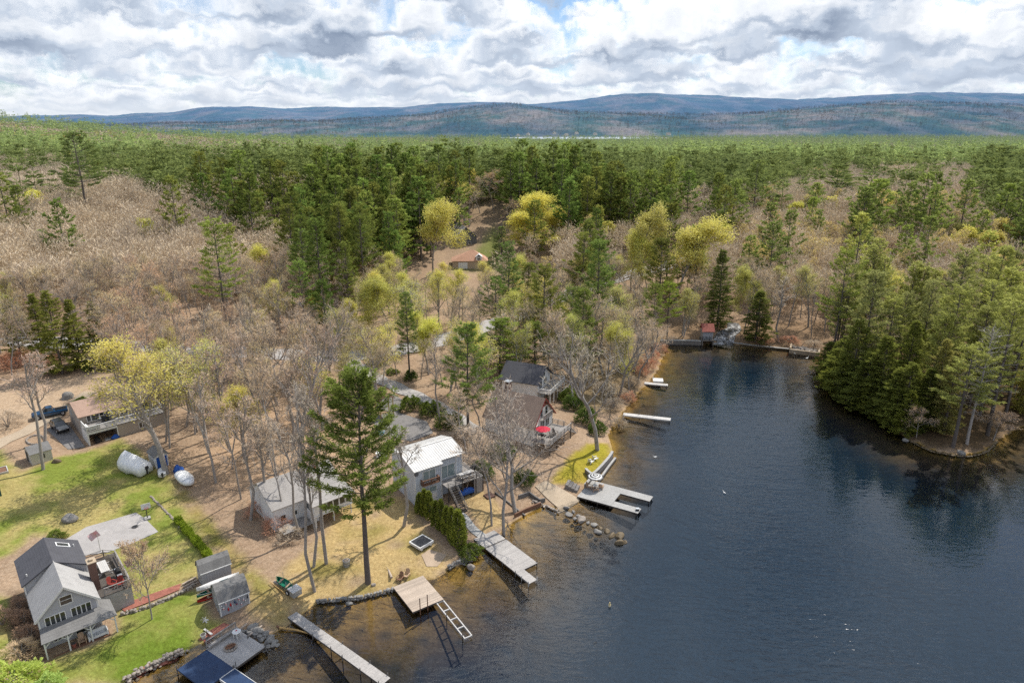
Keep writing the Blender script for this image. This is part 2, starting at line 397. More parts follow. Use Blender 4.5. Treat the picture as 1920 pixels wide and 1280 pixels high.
for L_ in (LAWN_C, DRY_F): paint(L_, litter * .9, 1.2, 1, lambda x, y: np.clip(2.6 * nz(x, y, .7, 5) - 1.6, 0, .8))
paint(gpoly([(840, 510), (945, 505), (950, 470), (925, 425), (890, 470)]), [.17, .2, .06], 3, .9)
paint(gpoly([(1060, 770), (1150, 775), (1225, 690), (1246, 655), (1240, 630), (1080, 640)]), [.24, .185, .105], 2.5, .85)
# the bottom of the pond: gold sand and weed in the shallows, light lost to depth painted in as dark blue
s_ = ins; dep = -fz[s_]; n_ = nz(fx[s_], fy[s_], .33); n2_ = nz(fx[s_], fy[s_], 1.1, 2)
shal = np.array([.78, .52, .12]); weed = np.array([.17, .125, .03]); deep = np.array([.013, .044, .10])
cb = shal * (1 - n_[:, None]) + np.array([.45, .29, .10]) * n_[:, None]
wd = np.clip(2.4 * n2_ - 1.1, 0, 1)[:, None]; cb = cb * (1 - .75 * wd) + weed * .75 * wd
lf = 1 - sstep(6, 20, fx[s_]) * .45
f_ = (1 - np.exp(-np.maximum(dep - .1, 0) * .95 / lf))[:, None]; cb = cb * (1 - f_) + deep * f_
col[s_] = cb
nx_, ny_ = len(gx), len(gy)
ii = (np.arange(ny_ - 1)[:, None] * nx_ + np.arange(nx_ - 1)[None]).ravel()
quads = np.stack([ii, ii + 1, ii + nx_ + 1, ii + nx_], 1)
me = bpy.data.meshes.new('ground'); me.vertices.add(len(fx)); me.vertices.foreach_set('co', np.stack([fx, fy, fz], 1).astype(np.float32).ravel())
me.loops.add(quads.size); me.loops.foreach_set('vertex_index', quads.astype(np.int32).ravel())
me.polygons.add(len(quads)); me.polygons.foreach_set('loop_start', np.arange(0, quads.size, 4, dtype=np.int32))
me.polygons.foreach_set('use_smooth', np.ones(len(quads), dtype=bool))
me.update(calc_edges=True)
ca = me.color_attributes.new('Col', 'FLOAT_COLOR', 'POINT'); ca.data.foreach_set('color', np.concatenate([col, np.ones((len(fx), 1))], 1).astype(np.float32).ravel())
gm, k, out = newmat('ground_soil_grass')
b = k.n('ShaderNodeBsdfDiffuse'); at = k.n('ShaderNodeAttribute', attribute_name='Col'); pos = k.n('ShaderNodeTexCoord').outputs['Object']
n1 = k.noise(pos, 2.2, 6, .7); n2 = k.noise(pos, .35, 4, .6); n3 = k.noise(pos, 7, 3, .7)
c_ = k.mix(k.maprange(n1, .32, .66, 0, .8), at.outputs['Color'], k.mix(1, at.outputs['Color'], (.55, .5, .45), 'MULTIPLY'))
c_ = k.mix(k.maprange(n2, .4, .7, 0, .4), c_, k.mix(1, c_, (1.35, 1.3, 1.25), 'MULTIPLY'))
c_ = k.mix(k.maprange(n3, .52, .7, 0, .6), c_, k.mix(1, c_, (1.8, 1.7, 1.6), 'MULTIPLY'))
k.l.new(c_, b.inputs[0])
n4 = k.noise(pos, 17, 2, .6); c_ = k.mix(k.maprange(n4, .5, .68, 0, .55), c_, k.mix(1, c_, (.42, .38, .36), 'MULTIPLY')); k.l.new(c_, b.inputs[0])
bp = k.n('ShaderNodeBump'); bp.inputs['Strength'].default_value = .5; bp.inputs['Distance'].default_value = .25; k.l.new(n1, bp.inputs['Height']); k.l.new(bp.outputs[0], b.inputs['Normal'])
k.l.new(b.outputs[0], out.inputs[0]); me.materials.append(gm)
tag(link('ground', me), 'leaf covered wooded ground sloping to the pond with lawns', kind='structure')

# ---------------------------------------------------------------- pond water
wm, k, out = newmat('pond_water')
pos = k.n('ShaderNodeTexCoord').outputs['Object']
rot = k.n('ShaderNodeMapping'); rot.inputs['Rotation'].default_value = (0, 0, R(28)); rot.inputs['Scale'].default_value = (.55, 1.5, 1); k.l.new(pos, rot.inputs[0])
w1 = k.noise(rot.outputs[0], .95, 3, .6, .4); w2 = k.noise(pos, 4.5, 2, .5); w3 = k.noise(rot.outputs[0], .35, 2, .5)
gust = k.maprange(k.noise(pos, .035, 2, .5), .38, .62, .35, 1.05)
hsum = k.math('MULTIPLY', k.math('ADD', k.math('ADD', w1, k.math('MULTIPLY', w2, .13)), k.math('MULTIPLY', w3, 1.0)), gust)
bp = k.n('ShaderNodeBump'); bp.inputs['Strength'].default_value = 1.0; bp.inputs['Distance'].default_value = .06; k.l.new(hsum, bp.inputs['Height'])
fr = k.n('ShaderNodeFresnel'); fr.inputs['IOR'].default_value = 1.6; k.l.new(bp.outputs[0], fr.inputs['Normal'])
gl = k.n('ShaderNodeBsdfGlossy'); gl.inputs['Roughness'].default_value = .06; k.l.new(bp.outputs[0], gl.inputs['Normal'])
tr = k.n('ShaderNodeBsdfTransparent'); tr.inputs[0].default_value = (.86, .84, .78, 1)
mx = k.n('ShaderNodeMixShader'); k.l.new(fr.outputs[0], mx.inputs[0]); k.l.new(tr.outputs[0], mx.inputs[1]); k.l.new(gl.outputs[0], mx.inputs[2]); k.l.new(mx.outputs[0], out.inputs[0])
wb = MB(); x0, y0 = SHORE.min(0) - 4; x1, y1 = SHORE.max(0) + 4
wb.face([(x0, y0, 0), (x1, y0, 0), (x1, y1, 0), (x0, y1, 0)])
tag(obj('pond_water', wb, wm), 'rippled dark blue mill pond', kind='structure')

# ---------------------------------------------------------------- roads and paths draped on the land
ROAD = [G(*p)[:2] for p in [(-160, 640), (0, 638), (150, 645), (300, 652), (400, 657), (520, 664), (640, 668), (720, 660), (790, 648), (860, 628), (930, 606), (985, 582), (1060, 553), (1120, 533), (1190, 513), (1250, 498), (1330, 478)]]
DRIVE = [G(*p)[:2] for p in [(655, 672), (680, 695), (722, 716), (770, 738), (820, 762), (858, 786), (895, 812)]]
LEFTDRIVE = [G(*p)[:2] for p in [(-70, 862), (0, 832), (60, 802), (95, 784), (130, 762), (170, 735)]]
def smooth_line(pts, step):
    pts = [np.array(p) for p in pts]; out = []
    for i in range(len(pts) - 1):
        p0 = pts[max(i - 1, 0)]; p1 = pts[i]; p2 = pts[i + 1]; p3 = pts[min(i + 2, len(pts) - 1)]
        n = max(2, int(np.hypot(*(p2 - p1)) / step))
        for t in np.arange(n) / n:
            out.append(.5 * ((2 * p1) + (-p0 + p2) * t + (2 * p0 - 5 * p1 + 4 * p2 - p3) * t * t + (-p0 + 3 * p1 - 3 * p2 + p3) * t ** 3))
    out.append(pts[-1]); return np.array(out)
def ribbon(name, pts, width, mat, lift=.06, step=1.2, cross=6, kind='structure', wob=.25):
    c = smooth_line(pts, step); d = np.gradient(c, axis=0); d /= np.hypot(d[:, 0], d[:, 1])[:, None]; nn = np.stack([-d[:, 1], d[:, 0]], 1)
    vs = []; n = len(c)
    for j in range(cross + 1):
        t = (j / cross - .5) * width; wv = wob * np.sin(np.arange(n) * 1.3 + j) if j in (0, cross) else 0
        q = c + nn * (t + wv)[:, None] if np.ndim(wv) else c + nn * t
        vs.append(np.stack([q[:, 0], q[:, 1], height(q[:, 0], q[:, 1]) + lift + (.03 if 0 < j < cross else -.02)], 1))
    mb = MB(); mb.v = [tuple(p) for p in np.concatenate(vs)]
    for j in range(cross):
        for i in range(n - 1):
            mb.f.append((j * n + i + 1, j * n + i, (j + 1) * n + i, (j + 1) * n + i + 1)); mb.m.append(0)
    o = obj(name, mb, mat, smooth=True); tag(o, kind=kind); return o
ribbon('road', ROAD, 6.8, MT['asphalt'], .12)
ribbon('driveway', DRIVE, 3.6, MT['asphalt'], .13)
ribbon('driveway', LEFTDRIVE, 2.6, MT['sandconcrete'], .1)
def pad(name, poly, mat, lift=.07, res=.8, kind='structure'):
    """a paved area draped over the land"""
    P_ = np.array(poly); a = P_.min(0); b_ = P_.max(0)
    bm = bmesh.new(); vs = [bm.verts.new((x, y, 0)) for x, y in P_]; bm.faces.new(vs)
    for ax in (0, 1):
        for t in np.arange(a[ax] + res, b_[ax], res):
            co = [0, 0, 0]; no = [0, 0, 0]; co[ax] = t; no[ax] = 1
            bmesh.ops.bisect_plane(bm, geom=bm.verts[:] + bm.edges[:] + bm.faces[:], plane_co=co, plane_no=no)
    for v in bm.verts: v.co.z = hz(v.co.x, v.co.y) + lift
    bmesh.ops.recalc_face_normals(bm, faces=bm.faces[:])
    m_ = bpy.data.meshes.new(name); bm.to_mesh(m_); bm.free(); m_.materials.append(mat)
    if m_.polygons and sum(p.normal.z for p in m_.polygons) < 0: m_.flip_normals()
    o = link(name, m_); tag(o, kind=kind); return o
pad('pavement', gpoly([(112, 1018), (162, 988), (255, 961), (272, 972), (297, 997), (245, 1020), (200, 1036), (150, 1042)]), MT['asphalt'])
pad('driveway_pavement', gpoly([(690, 782), (742, 772), (800, 790), (812, 812), (770, 828), (720, 815)]), MT['darkasphalt'])
pad('driveway_pavement', gpoly([(700, 745), (735, 738), (760, 752), (748, 775), (712, 768)]), MT['darkasphalt'])
pad('driveway_pavement', gpoly([(88, 806), (112, 795), (130, 797), (160, 838), (128, 843)]), MT['darkasphalt'])
ribbon('path', [G(*p)[:2] for p in [(850, 955), (872, 972), (885, 990), (902, 1004), (915, 1012)]], 1.3, MT['concrete'], .1, step=.5, cross=3, wob=.02)
pad('ramp_pavement', np.array([G(1003, 912)[:2], G(1022, 902)[:2], P(1090, 938), P(1052, 958)]), MT['sandconcrete'], .12, .5)
pad('mulch_ground', gpoly([(222, 1136), (300, 1108), (340, 1094), (336, 1106), (290, 1125), (234, 1147)]), MT['mulch'], .1, .5)
pad('mulch_ground', gpoly([(232, 1274), (270, 1250), (312, 1230), (340, 1228), (330, 1238), (290, 1252), (262, 1268)]), MT['mulch'], .1, .5)
pad('mulch_ground', gpoly([(372, 1200), (388, 1185), (420, 1168), (432, 1172), (405, 1190), (385, 1204)]), MT['mulch'], .1, .5)
pad('lake_shore_ground', gpoly([(820, 1062), (838, 1040), (805, 1030), (790, 1040), (800, 1062)]), MT['dirt'], .06, .6)
# ---------------------------------------------------------------- house parts
class Face:
    """a wall plane: o = lower left corner seen from outside, u = direction along the wall, n = outward"""
    def __init__(s, o, u, n): s.o = Vector(o); s.u = Vector(u).normalized(); s.n = Vector(n).normalized()
    def p(s, a, z, d=0): return s.o + s.u * a + Vector((0, 0, z)) + s.n * d
    def box(s, mb, a0, a1, z0, z1, d0, d1):
        mb.obox(s.p((a0 + a1) / 2, (z0 + z1) / 2, (d0 + d1) / 2), s.u * ((a1 - a0) / 2), s.n * ((d1 - d0) / 2), Vector((0, 0, (z1 - z0) / 2)))
def window(par, fc, a, z, w, h, cols=1, rows=1, frame='white', glass='glass', t=.09, name='window'):
    fb = MB(); T = t
    fc.box(fb, a, a + w, z, z + T, .003, .07); fc.box(fb, a, a + w, z + h - T, z + h, .003, .07)
    fc.box(fb, a, a + T, z + T, z + h - T, .003, .07); fc.box(fb, a + w - T, a + w, z + T, z + h - T, .003, .07)
    for i in range(1, cols):
        x = a + T + (w - 2 * T) * i / cols; fc.box(fb, x - T / 2, x + T / 2, z + T, z + h - T, .003, .06)
    for j in range(1, rows):
        y = z + T + (h - 2 * T) * j / rows; fc.box(fb, a + T, a + w - T, y - .025, y + .025, .003, .05)
    f = obj(name, fb, MT[frame], par)
    gb = MB(); fc.box(gb, a + T * .6, a + w - T * .6, z + T * .6, z + h - T * .6, .002, .03); obj('pane', gb, MT[glass], f)
    return f
def door(par, fc, a, w, h, mat='white', z=0.0):
    d = MB(); fc.box(d, a, a + w, z, z + h, .003, .06); fc.box(d, a + .15, a + w - .15, z + .2, z + h * .45, .06, .075); fc.box(d, a + .15, a + w - .15, z + h * .55, z + h - .2, .06, .075)
    o = obj('door', d, MT[mat], par); hb = MB(); q = fc.p(a + w - .13, z + h * .48, .09); hb.tube([q, q + fc.n * .05], [.04, .05], 6); obj('handle', hb, MT['metal'], o); return o
def gable_body(w, d, eave, ridge, x0=0.0, y0=0.0, z0=0.0, rx=None):
    """ridge runs along y (gables face -y and +y)"""
    mb = MB(); x1 = x0 + w; y1 = y0 + d; xm = rx if rx is not None else x0 + w / 2
    prof = [(x0, z0), (x1, z0), (x1, eave), (xm, ridge), (x0, eave)]
    mb.add([(x, y0, z) for x, z in prof] + [(x, y1, z) for x, z in prof], [(0, 1, 2, 3, 4), (9, 8, 7, 6, 5)] + [(i + 5, (i + 1) % 5 + 5, (i + 1) % 5, i)[::-1] if False else (i, i + 5, (i + 1) % 5 + 5, (i + 1) % 5) for i in range(5)])
    return mb
def gable_body_x(w, d, e0, ridge, e1, ym, x0=0.0, y0=0.0, z0=0.0):
    """ridge runs along x"""
    mb = MB(); x1 = x0 + w; y1 = y0 + d
    prof = [(y0, z0), (y1, z0), (y1, e1), (ym, ridge), (y0, e0)]
    mb.add([(x0, y, z) for y, z in prof] + [(x1, y, z) for y, z in prof], [(4, 3, 2, 1, 0), (5, 6, 7, 8, 9)] + [(i, (i + 1) % 5, (i + 1) % 5 + 5, i + 5) for i in range(5)])
    return mb
def rail(mb, p, q, h=1.0, every=1.6, balus=0.0, rails=3, w=.07, top=.1):
    p = Vector(p); q = Vector(q); L = (q - p).length; n = max(1, round(L / every))
    for i in range(n + 1):
        c = p + (q - p) * (i / n); mb.bar(c, c + Vector((0, 0, h)), w + .03, w + .03)
    up = Vector((0, 0, 1))
    mb.bar(p + up * (h + .03), q + up * (h + .03), top + .03, .05)
    for k in range(1, rails): mb.bar(p + up * (h * k / rails), q + up * (h * k / rails), .04, .07)
    if balus:
        m = int(L / balus)
        for i in range(1, m):
            c = p + (q - p) * (i / m); mb.bar(c + up * .1, c + up * h, .04, .04)
def boards(mb, x0, x1, y0, y1, z, along='x', bw=.14, gap=.012, th=.04):
    if along == 'x':
        n = max(1, int(round((y1 - y0) / bw))); s = (y1 - y0) / n
        for i in range(n): mb.box(x0, x1, y0 + i * s, y0 + (i + 1) * s - gap, z - th, z)
    else:
        n = max(1, int(round((x1 - x0) / bw))); s = (x1 - x0) / n
        for i in range(n): mb.box(x0 + i * s, x0 + (i + 1) * s - gap, y0, y1, z - th, z)
def stairs(mb, top, bot, width, side, n):
    """open wooden stairs; side = unit vector across"""
    top = Vector(top); bot = Vector(bot); side = Vector(side)
    for s in (-.5, .5): mb.bar(top + side * width * s, bot + side * width * s, .06, .26)
    run = (bot - top); run.z = 0; rn = run.normalized()
    for i in range(n):
        c = top + (bot - top) * ((i + .5) / n); c.z += .1
        mb.obox(c, side * (width / 2), rn * .15, Vector((0, 0, .025)))
def stairs_rail(mb, top, bot, width, side, h=.9):
    top = Vector(top); bot = Vector(bot); side = Vector(side); up = Vector((0, 0, h))
    for s in (-.5, .5):
        a = top + side * width * s; b = bot + side * width * s
        mb.bar(a + up, b + up, .07, .05); mb.bar(a + up * .5, b + up * .5, .04, .05)
        for t in (0, .5, 1): c = a + (b - a) * t; mb.bar(c, c + up, .08)

# ---------------------------------------------------------------- 1. gray lake house, lower left corner
A = 41.0
H1 = thing('lake_house', 'gray clapboard lake house with white trimmed windows and a porch, on the green lawn', 'house', (-48.66, 62.5, 1.5), A)
w_ = gable_body(5.6, 6.0, 4.25, 7.0, -2.8); obj('wall', w_, MT['graysiding'], H1)
w2 = gable_body(6.1, 5.9, 5.3, 7.0, -3.1, 6.0); obj('wall', w2, MT['graysiding'], H1)
rb = MB()
def gable_roof(rb, x0, x1, y0, y1, eave, ridge, ov=.3, oy=.3, th=.14, rx=None):
    xm = rx if rx is not None else (x0 + x1) / 2; sl = (ridge - eave) / (xm - x0); sr = (ridge - eave) / (x1 - xm); k = .1
    rb.slab([(x0 - ov, y0 - oy, eave - sl * ov + k), (xm, y0 - oy, ridge + k), (xm, y1 + oy, ridge + k), (x0 - ov, y1 + oy, eave - sl * ov + k)], th)
    rb.slab([(xm, y0 - oy, ridge + k), (x1 + ov, y0 - oy, eave - sr * ov + k), (x1 + ov, y1 + oy, eave - sr * ov + k), (xm, y1 + oy, ridge + k)], th)
gable_roof(rb, -2.8, 2.8, 0, 5.68, 4.25, 7.0)
obj('roof', rb, MT['roofgray'], H1)
rb = MB(); gable_roof(rb, -3.1, 3.0, 6.0, 11.9, 5.3, 7.0, .25, .28)
dr = obj('roof', rb, MT['roofdark'], H1); dr['label'] = 'dark charcoal rear roof'
def slopept(x, y, x0=3.0, e=5.3, rg=7.0, xm=-.05): return Vector((x, y, rg + .1 - (x - xm) * (rg - e) / (x0 - xm)))
sk = MB(); sn = Vector((-(7.0 - 5.3) / 3.05, 0, -1)).normalized() * -1
for (xa, xb, ya, yb) in ((.85, 2.2, 9.9, 10.9),):
    c = (slopept(xa, ya) + slopept(xb, yb)) / 2; ux = (slopept(xb, ya) - slopept(xa, ya)) / 2
    sk.obox(c + Vector((0, 0, .04)), ux, Vector((0, (yb - ya) / 2, 0)), Vector((0, 0, .05)))
so = obj('skylight', sk, MT['offwhite'], dr)
sg = MB(); sg.obox(c + Vector((0, 0, .095)), ux * .8, Vector((0, .36, 0)), Vector((0, 0, .006))); obj('pane', sg, MT['glass'], so)
vp = MB()
for x, y in ((2.55, 10.3), (-2.6, 7.0)): vp.cyl((x, y, 5.35 + .1), .07, .5, 8)
obj('vent_pipe', vp, MT['white'], dr)
f = Face((-2.8, 0, 0), (1, 0, 0), (0, -1, 0))
window(H1, f, 2.2, 4.75, 1.25, 1.15, 1, 2)
window(H1, f, .55, 2.85, 2.0, 1.25, 4); window(H1, f, 3.0, 2.85, 2.0, 1.25, 4)
window(H1, f, 3.0, .55, 1.15, 1.5, 1, 2, glass='glass'); window(H1, f, .9, .75, 1.6, .8, 4)
def corner_board(par, fc, a0, a1, z0, z1, nm='corner_board', mat='white'): b = MB(); fc.box(b, a0, a1, z0, z1, .003, .05); return obj(nm, b, MT[mat], par)
corner_board(H1, f, -.02, .14, 0, 4.2); corner_board(H1, f, 5.46, 5.62, 0, 4.2)
for s in (-1, 1): b = MB(); b.bar((s * 3.1, -.32, 3.98), (0, -.32, 7.02), .04, .22); obj('rake_board', b, MT['white'], H1)
for x in (-3.12, 2.98): b = MB(); b.box(x, x + .12, 5.9, 5.97, 2.0, 5.2); obj('corner_board', b, MT['white'], H1)
# porch
pr_ = MB(); pr_.box(-2.9, 3.2, -1.75, -.01, -.1, .06); boards(pr_, -2.9, 3.2, -1.75, -.02, .1, 'x'); obj('porch_floor', pr_, MT['brownwood'], H1)
po = MB()
for x in (-2.75, -.65, 1.5, 3.9):
    po.box(x - .07, x + .07, -1.75, -1.61, 0, 2.15)
    for s in (-1, 1):
        if -2.75 <= x + s * .6 <= 3.9: po.bar((x + s * .07, -1.68, 1.65), (x + s * .55, -1.68, 2.13), .07, .07)
po.box(-2.85, 4.0, -1.76, -1.6, 2.15, 2.32); po.box(3.84, 4.0, -1.6, 1.4, 2.15, 2.32); po.box(3.84, 3.98, 1.2, 1.34, 0, 2.15)
obj('porch_post', po, MT['white'], H1)
pf = MB()
pf.slab([(-3.0, -1.95, 2.33), (4.15, -1.95, 2.33), (2.82, -.02, 3.0), (-2.8, -.02, 3.0)], .09)
pf.slab([(4.15, -1.95, 2.33), (4.15, 1.6, 2.33), (2.84, 1.6, 3.0), (2.84, -.02, 3.0)], .09)
obj('porch_roof', pf, MT['roofmid'], H1)
# chimney and raised deck on the right side
ch = MB(); ch.box(3.0, 3.75, 3.6, 4.7, 0, 6.3); ch.box(2.95, 3.8, 3.55, 4.75, 6.3, 6.42); co_ = obj('chimney', ch, MT['brick'], H1)
cp = MB(); cp.box(2.9, 3.85, 3.5, 4.8, 6.42, 6.52); cp.box(3.2, 3.55, 3.9, 4.4, 6.52, 6.75); obj('chimney_cap', cp, MT['sandconcrete'], co_)
dk = MB(); boards(dk, 2.9, 6.6, 1.8, 10.6, 2.75, 'y'); obj('deck_floor', dk, MT['darkwood'], H1)
ds = MB(); ds.box(2.95, 6.55, 1.85, 2.0, 0, 2.68); ds.box(6.4, 6.55, 2.0, 10.5, 0, 2.68); obj('deck_skirt', ds, MT['concrete'], H1)
dr_ = MB(); rail(dr_, (3.8, 1.88, 2.76), (6.52, 1.88, 2.76), .95, 1.4); rail(dr_, (6.52, 1.9, 2.76), (6.52, 9.4, 2.76), .95, 1.5); rail(dr_, (6.5, 9.4, 2.76), (5.4, 10.52, 2.76), .95); rail(dr_, (5.4, 10.52, 2.76), (3.1, 10.52, 2.76), .95)
obj('deck_railing', dr_, MT['graywood'], H1)

def child_spot(H, x, y, z):
    a = H.rotation_euler.z; c, s = math.cos(a), math.sin(a)
    return (H.location.x + c * x - s * y, H.location.y + s * x + c * y, H.location.z + z)
# loose things on the deck and the porch
def patio_table(loc, rot, L=1.9, W_=.9, mat='whitedock', label='', name='picnic_table', bench=True):
    t = thing(name, label, 'table', loc, rot)
    tb = MB(); boards(tb, -L / 2, L / 2, -W_ / 2, W_ / 2, .75, 'x', .18); obj('table_top', tb, MT[mat], t)
    for s in (-1, 1):
        lg = MB()
        lg.bar((s * L * .38, -W_ * .85, .42), (s * L * .38, W_ * .85, .42), .08); obj('crossbar', lg, MT[mat], t)
        for q in (-1, 1): lg = MB(); lg.bar((s * L * .38, q * .1, .7), (s * L * .38, q * W_ * .75, 0), .09); obj('leg', lg, MT[mat], t)
        if bench:
            bb = MB(); boards(bb, -L / 2, L / 2, s * W_ * .85 - .14, s * W_ * .85 + .14, .46, 'x', .14); obj('bench_seat', bb, MT[mat], t)
    return t
def grill(loc, rot, label):
    t = thing('grill', label, 'grill', loc, rot)
    b = MB(); b.box(-.55, .55, -.28, .28, .12, .85); obj('cabinet', b, MT['darkmetal'], t)
    l = MB(); l.loft([[(x, .3 * math.cos(a), .86 + .34 * math.sin(a)) for a in np.linspace(0, math.pi, 8)] for x in (-.42, .42)]); obj('lid', l, MT['black'], t)
    s = MB(); s.box(-.95, -.56, -.25, .25, .82, .86); s.box(.56, .95, -.25, .25, .82, .86); obj('side_shelf', s, MT['metal'], t)
    w = MB()
    for x in (-.45, .45): w.tube([(x - .04, -.2, .1), (x + .04, -.2, .1)], [.1, .1], 8)
    obj('wheel', w, MT['black'], t); return t
def lounge_chair(loc, rot, label, mat, name='adirondack_chair', group=None):
    t = thing(name, label, 'chair', loc, rot, group)
    s = MB()
    for i in range(5): s.obox((0, -.32 + i * .13, .36 - i * .03), (.28, 0, 0), (0, .055, -.012), (0, .003, .012))
    obj('seat', s, MT[mat], t)
    b = MB()
    for i in range(5):
        x = -.24 + i * .12; hgt = .72 + .1 * math.cos((i - 2) * .8); b.obox((x, .3 + hgt * .17, .24 + hgt / 2), (.052, 0, 0), (0, .01, 0), (0, hgt * .18, hgt / 2))
    obj('backrest', b, MT[mat], t)
    for q in (-1, 1):
        a = MB(); a.box(q * .36 - .06, q * .36 + .06, -.42, .38, .54, .57); obj('arm', a, MT[mat], t)
        l = MB(); l.box(q * .33 - .03, q * .33 + .03, -.4, -.32, 0, .54); obj('leg', l, MT[mat], t); l = MB(); l.bar((q * .33, .36, .54), (q * .33, .5, 0), .05, .07); obj('leg', l, MT[mat], t)
    return t
lounge_chair(child_spot(H1, .55, -1.25, .1), A, 'pale adirondack chair between the porch posts of the gray lake house', 'tan')
pt = thing('flower_pot', 'terracotta flower pot beside the adirondack chair on the porch', 'pot', child_spot(H1, -.25, -1.35, .1)); b_ = MB(); b_.lathe = None
b_.tube([(0, 0, 0), (0, 0, .4), (0, 0, .46)], [.17, .26, .28], 10); obj('pot', b_, MT['rust'], pt); b_ = MB(); b_.cyl((0, 0, .44), .24, .05, 10); obj('soil', b_, MT['darkwood'], pt)
so_ = thing('wicker_sofa', 'long pale wicker sofa at the right end of the porch', 'sofa', child_spot(H1, 2.1, -1.2, .1), A)
b_ = MB(); b_.box(-.85, .85, -.35, .3, .12, .42); obj('seat', b_, MT['offwhite'], so_)
b_ = MB(); b_.box(-.85, .85, .3, .45, .12, .85); obj('backrest', b_, MT['offwhite'], so_)
for q in (-1, 1): b_ = MB(); b_.box(q * .92 - .07, q * .92 + .07, -.38, .45, .0, .62); obj('arm', b_, MT['offwhite'], so_)
patio_table(child_spot(H1, 4.75, 7.1, 2.76), A + 90, 2.7, .95, 'whitedock', 'pale slatted table on the dark deck beside the brick chimney', 'deck_table', False)
grill(child_spot(H1, 5.85, 4.5, 2.76), A - 90, 'black gas grill on the dark deck of the gray lake house')
for i, (x, y) in enumerate(((4.9, 3.4), (5.6, 2.8))):
    lounge_chair(child_spot(H1, x, y, 2.76), A + 30 - 50 * i, ('dark red deck chair by the gas grill', 'dark red deck chair in the deck corner')[i], 'redtrim', 'deck_chair', 'deck chairs on the gray house deck')
bn = thing('deck_bench', 'long dark bench along the deck railing behind the flag', 'bench', child_spot(H1, 6.1, 7.2, 2.76), A + 90)
b_ = MB(); boards(b_, -1.7, 1.7, -.2, .2, .45); obj('seat', b_, MT['darkwood'], bn); b_ = MB()
for x in (-1.5, 0, 1.5): b_ = MB(); b_.box(x - .05, x + .05, -.15, .15, 0, .41); obj('leg', b_, MT['darkwood'], bn)
# flags
def flag_cloth(w, h, n=10, amp=.07):
    mb = MB(); nx, ny = n, 13
    for j in range(ny + 1):
        for i in range(nx + 1):
            t = i / nx; mb.v.append((t * w, amp * math.sin(t * 7 + j * .12) * (.3 + t), -j / ny * h - .08 * w * t * t))
    for j in range(ny):
        for i in range(nx):
            a = j * (nx + 1) + i; mb.f.append((a, a + 1, a + nx + 2, a + nx + 1)); mb.m.append(2 if (j < 7 and i < nx * .4) else (j % 2))
    return mb
flag_blue = M('flag_blue', (.03, .05, .2)); flag_red = M('flag_red', (.5, .04, .06)); flag_white = M('flag_white', (.75, .72, .72))
fl = thing('porch_flag', 'stars and stripes flag on a slanted staff at the deck railing', 'flag', child_spot(H1, 6.6, 4.6, 3.5), A)
b_ = MB(); b_.tube([(0, 0, 0), (.7, -.1, 1.3)], [.025, .02], 6); obj('staff', b_, MT['white'], fl)
fo = obj('flag_cloth', flag_cloth(1.0, .75, 12), [flag_red, flag_white, flag_blue], fl); fo.location = (.68, -.1, 1.27); fo.rotation_euler = (0, R(70), R(-20))
st = MB()
for i in range(5):
    for j in range(4): st.box(.03 + .07 * i, .055 + .07 * i, -.012, .012, -.06 - .09 * j, -.035 - .09 * j)
g = G(189, 1034)
fp = thing('flagpole', 'white flagpole with a faded red and white flag beside the paved court', 'flagpole', g, 0)
Hf = Zat(g[0], g[1], 992) - g[2]
b_ = MB(); b_.tube([(0, 0, 0), (0, 0, Hf)], [.06, .035], 8); b_.tube([(0, 0, Hf), (0, 0, Hf + .1)], [.07, .02], 8); obj('pole', b_, MT['white'], fp)
fo = obj('flag_cloth', flag_cloth(1.3, .9, 10, .12), [MT['pink'], flag_white, MT['pink']], fp); fo.location = (0, 0, Hf - .1); fo.rotation_euler = (0, R(25), R(200))

# ---------------------------------------------------------------- 2. tan house on the slope
A = 44.0
H2 = thing('ranch_house', 'taupe ranch house with tan roof and a white railed deck over an open garage', 'house', (-74.4, 108.0, 4.3), A)
obj('wall', gable_body_x(12.5, 8.2, 4.1, 5.5, 4.1, 4.1), MT['tansiding'], H2)
rb = MB()
rb.slab([(-.3, -.4, 4.07), (12.8, -.4, 4.07), (12.8, 4.1, 5.6), (-.3, 4.1, 5.6)], .15); rb.slab([(-.3, 4.1, 5.6), (12.8, 4.1, 5.6), (12.8, 8.6, 4.07), (-.3, 8.6, 4.07)], .15)
ro = obj('roof', rb, MT['rooftan'], H2)
vp = MB(); vp.cyl((4.3, 3.4, 5.2), .16, 1.2, 10); obj('vent_pipe', vp, MT['darkmetal'], ro)
f = Face((0, 0, 0), (1, 0, 0), (0, -1, 0)); window(H2, f, 1.0, 2.75, .7, 1.15, 1, 1); window(H2, f, 1.7, 2.75, 1.3, 1.15, 1, 1); window(H2, f, 3.0, 2.75, .7, 1.15, 1, 1); window(H2, f, 6.0, 2.6, 1.6, 1.3, 2); window(H2, f, 9.5, 2.6, 1.6, 1.3, 2)
fl_ = Face((0, 8.2, 0), (0, -1, 0), (-1, 0, 0)); window(H2, fl_, 1.6, 2.6, .9, 1.0, 1, 2); window(H2, fl_, 6.6, 3.0, .6, .7)
lw = MB(); lw.box(4.6, 12.3, -3.9, -.01, -.2, 2.3); lw.box(.05, .2, -3.9, -.01, -.4, 2.3); obj('lower_wall', lw, MT['tansiding'], H2)
lw = MB(); lw.box(-.02, .04, -3.95, -.02, -.4, 2.35); lw.box(0, 4.6, -3.98, -3.9, 1.95, 2.35); lw.box(4.45, 4.6, -3.98, -3.9, -.3, 1.95); lw.box(0, .15, -3.98, -3.9, -.4, 1.95); obj('garage_frame', lw, MT['white'], H2)
f2 = Face((4.6, -3.9, 0), (1, 0, 0), (0, -1, 0)); window(H2, f2, 3.3, .7, 1.2, 1.1, 2)
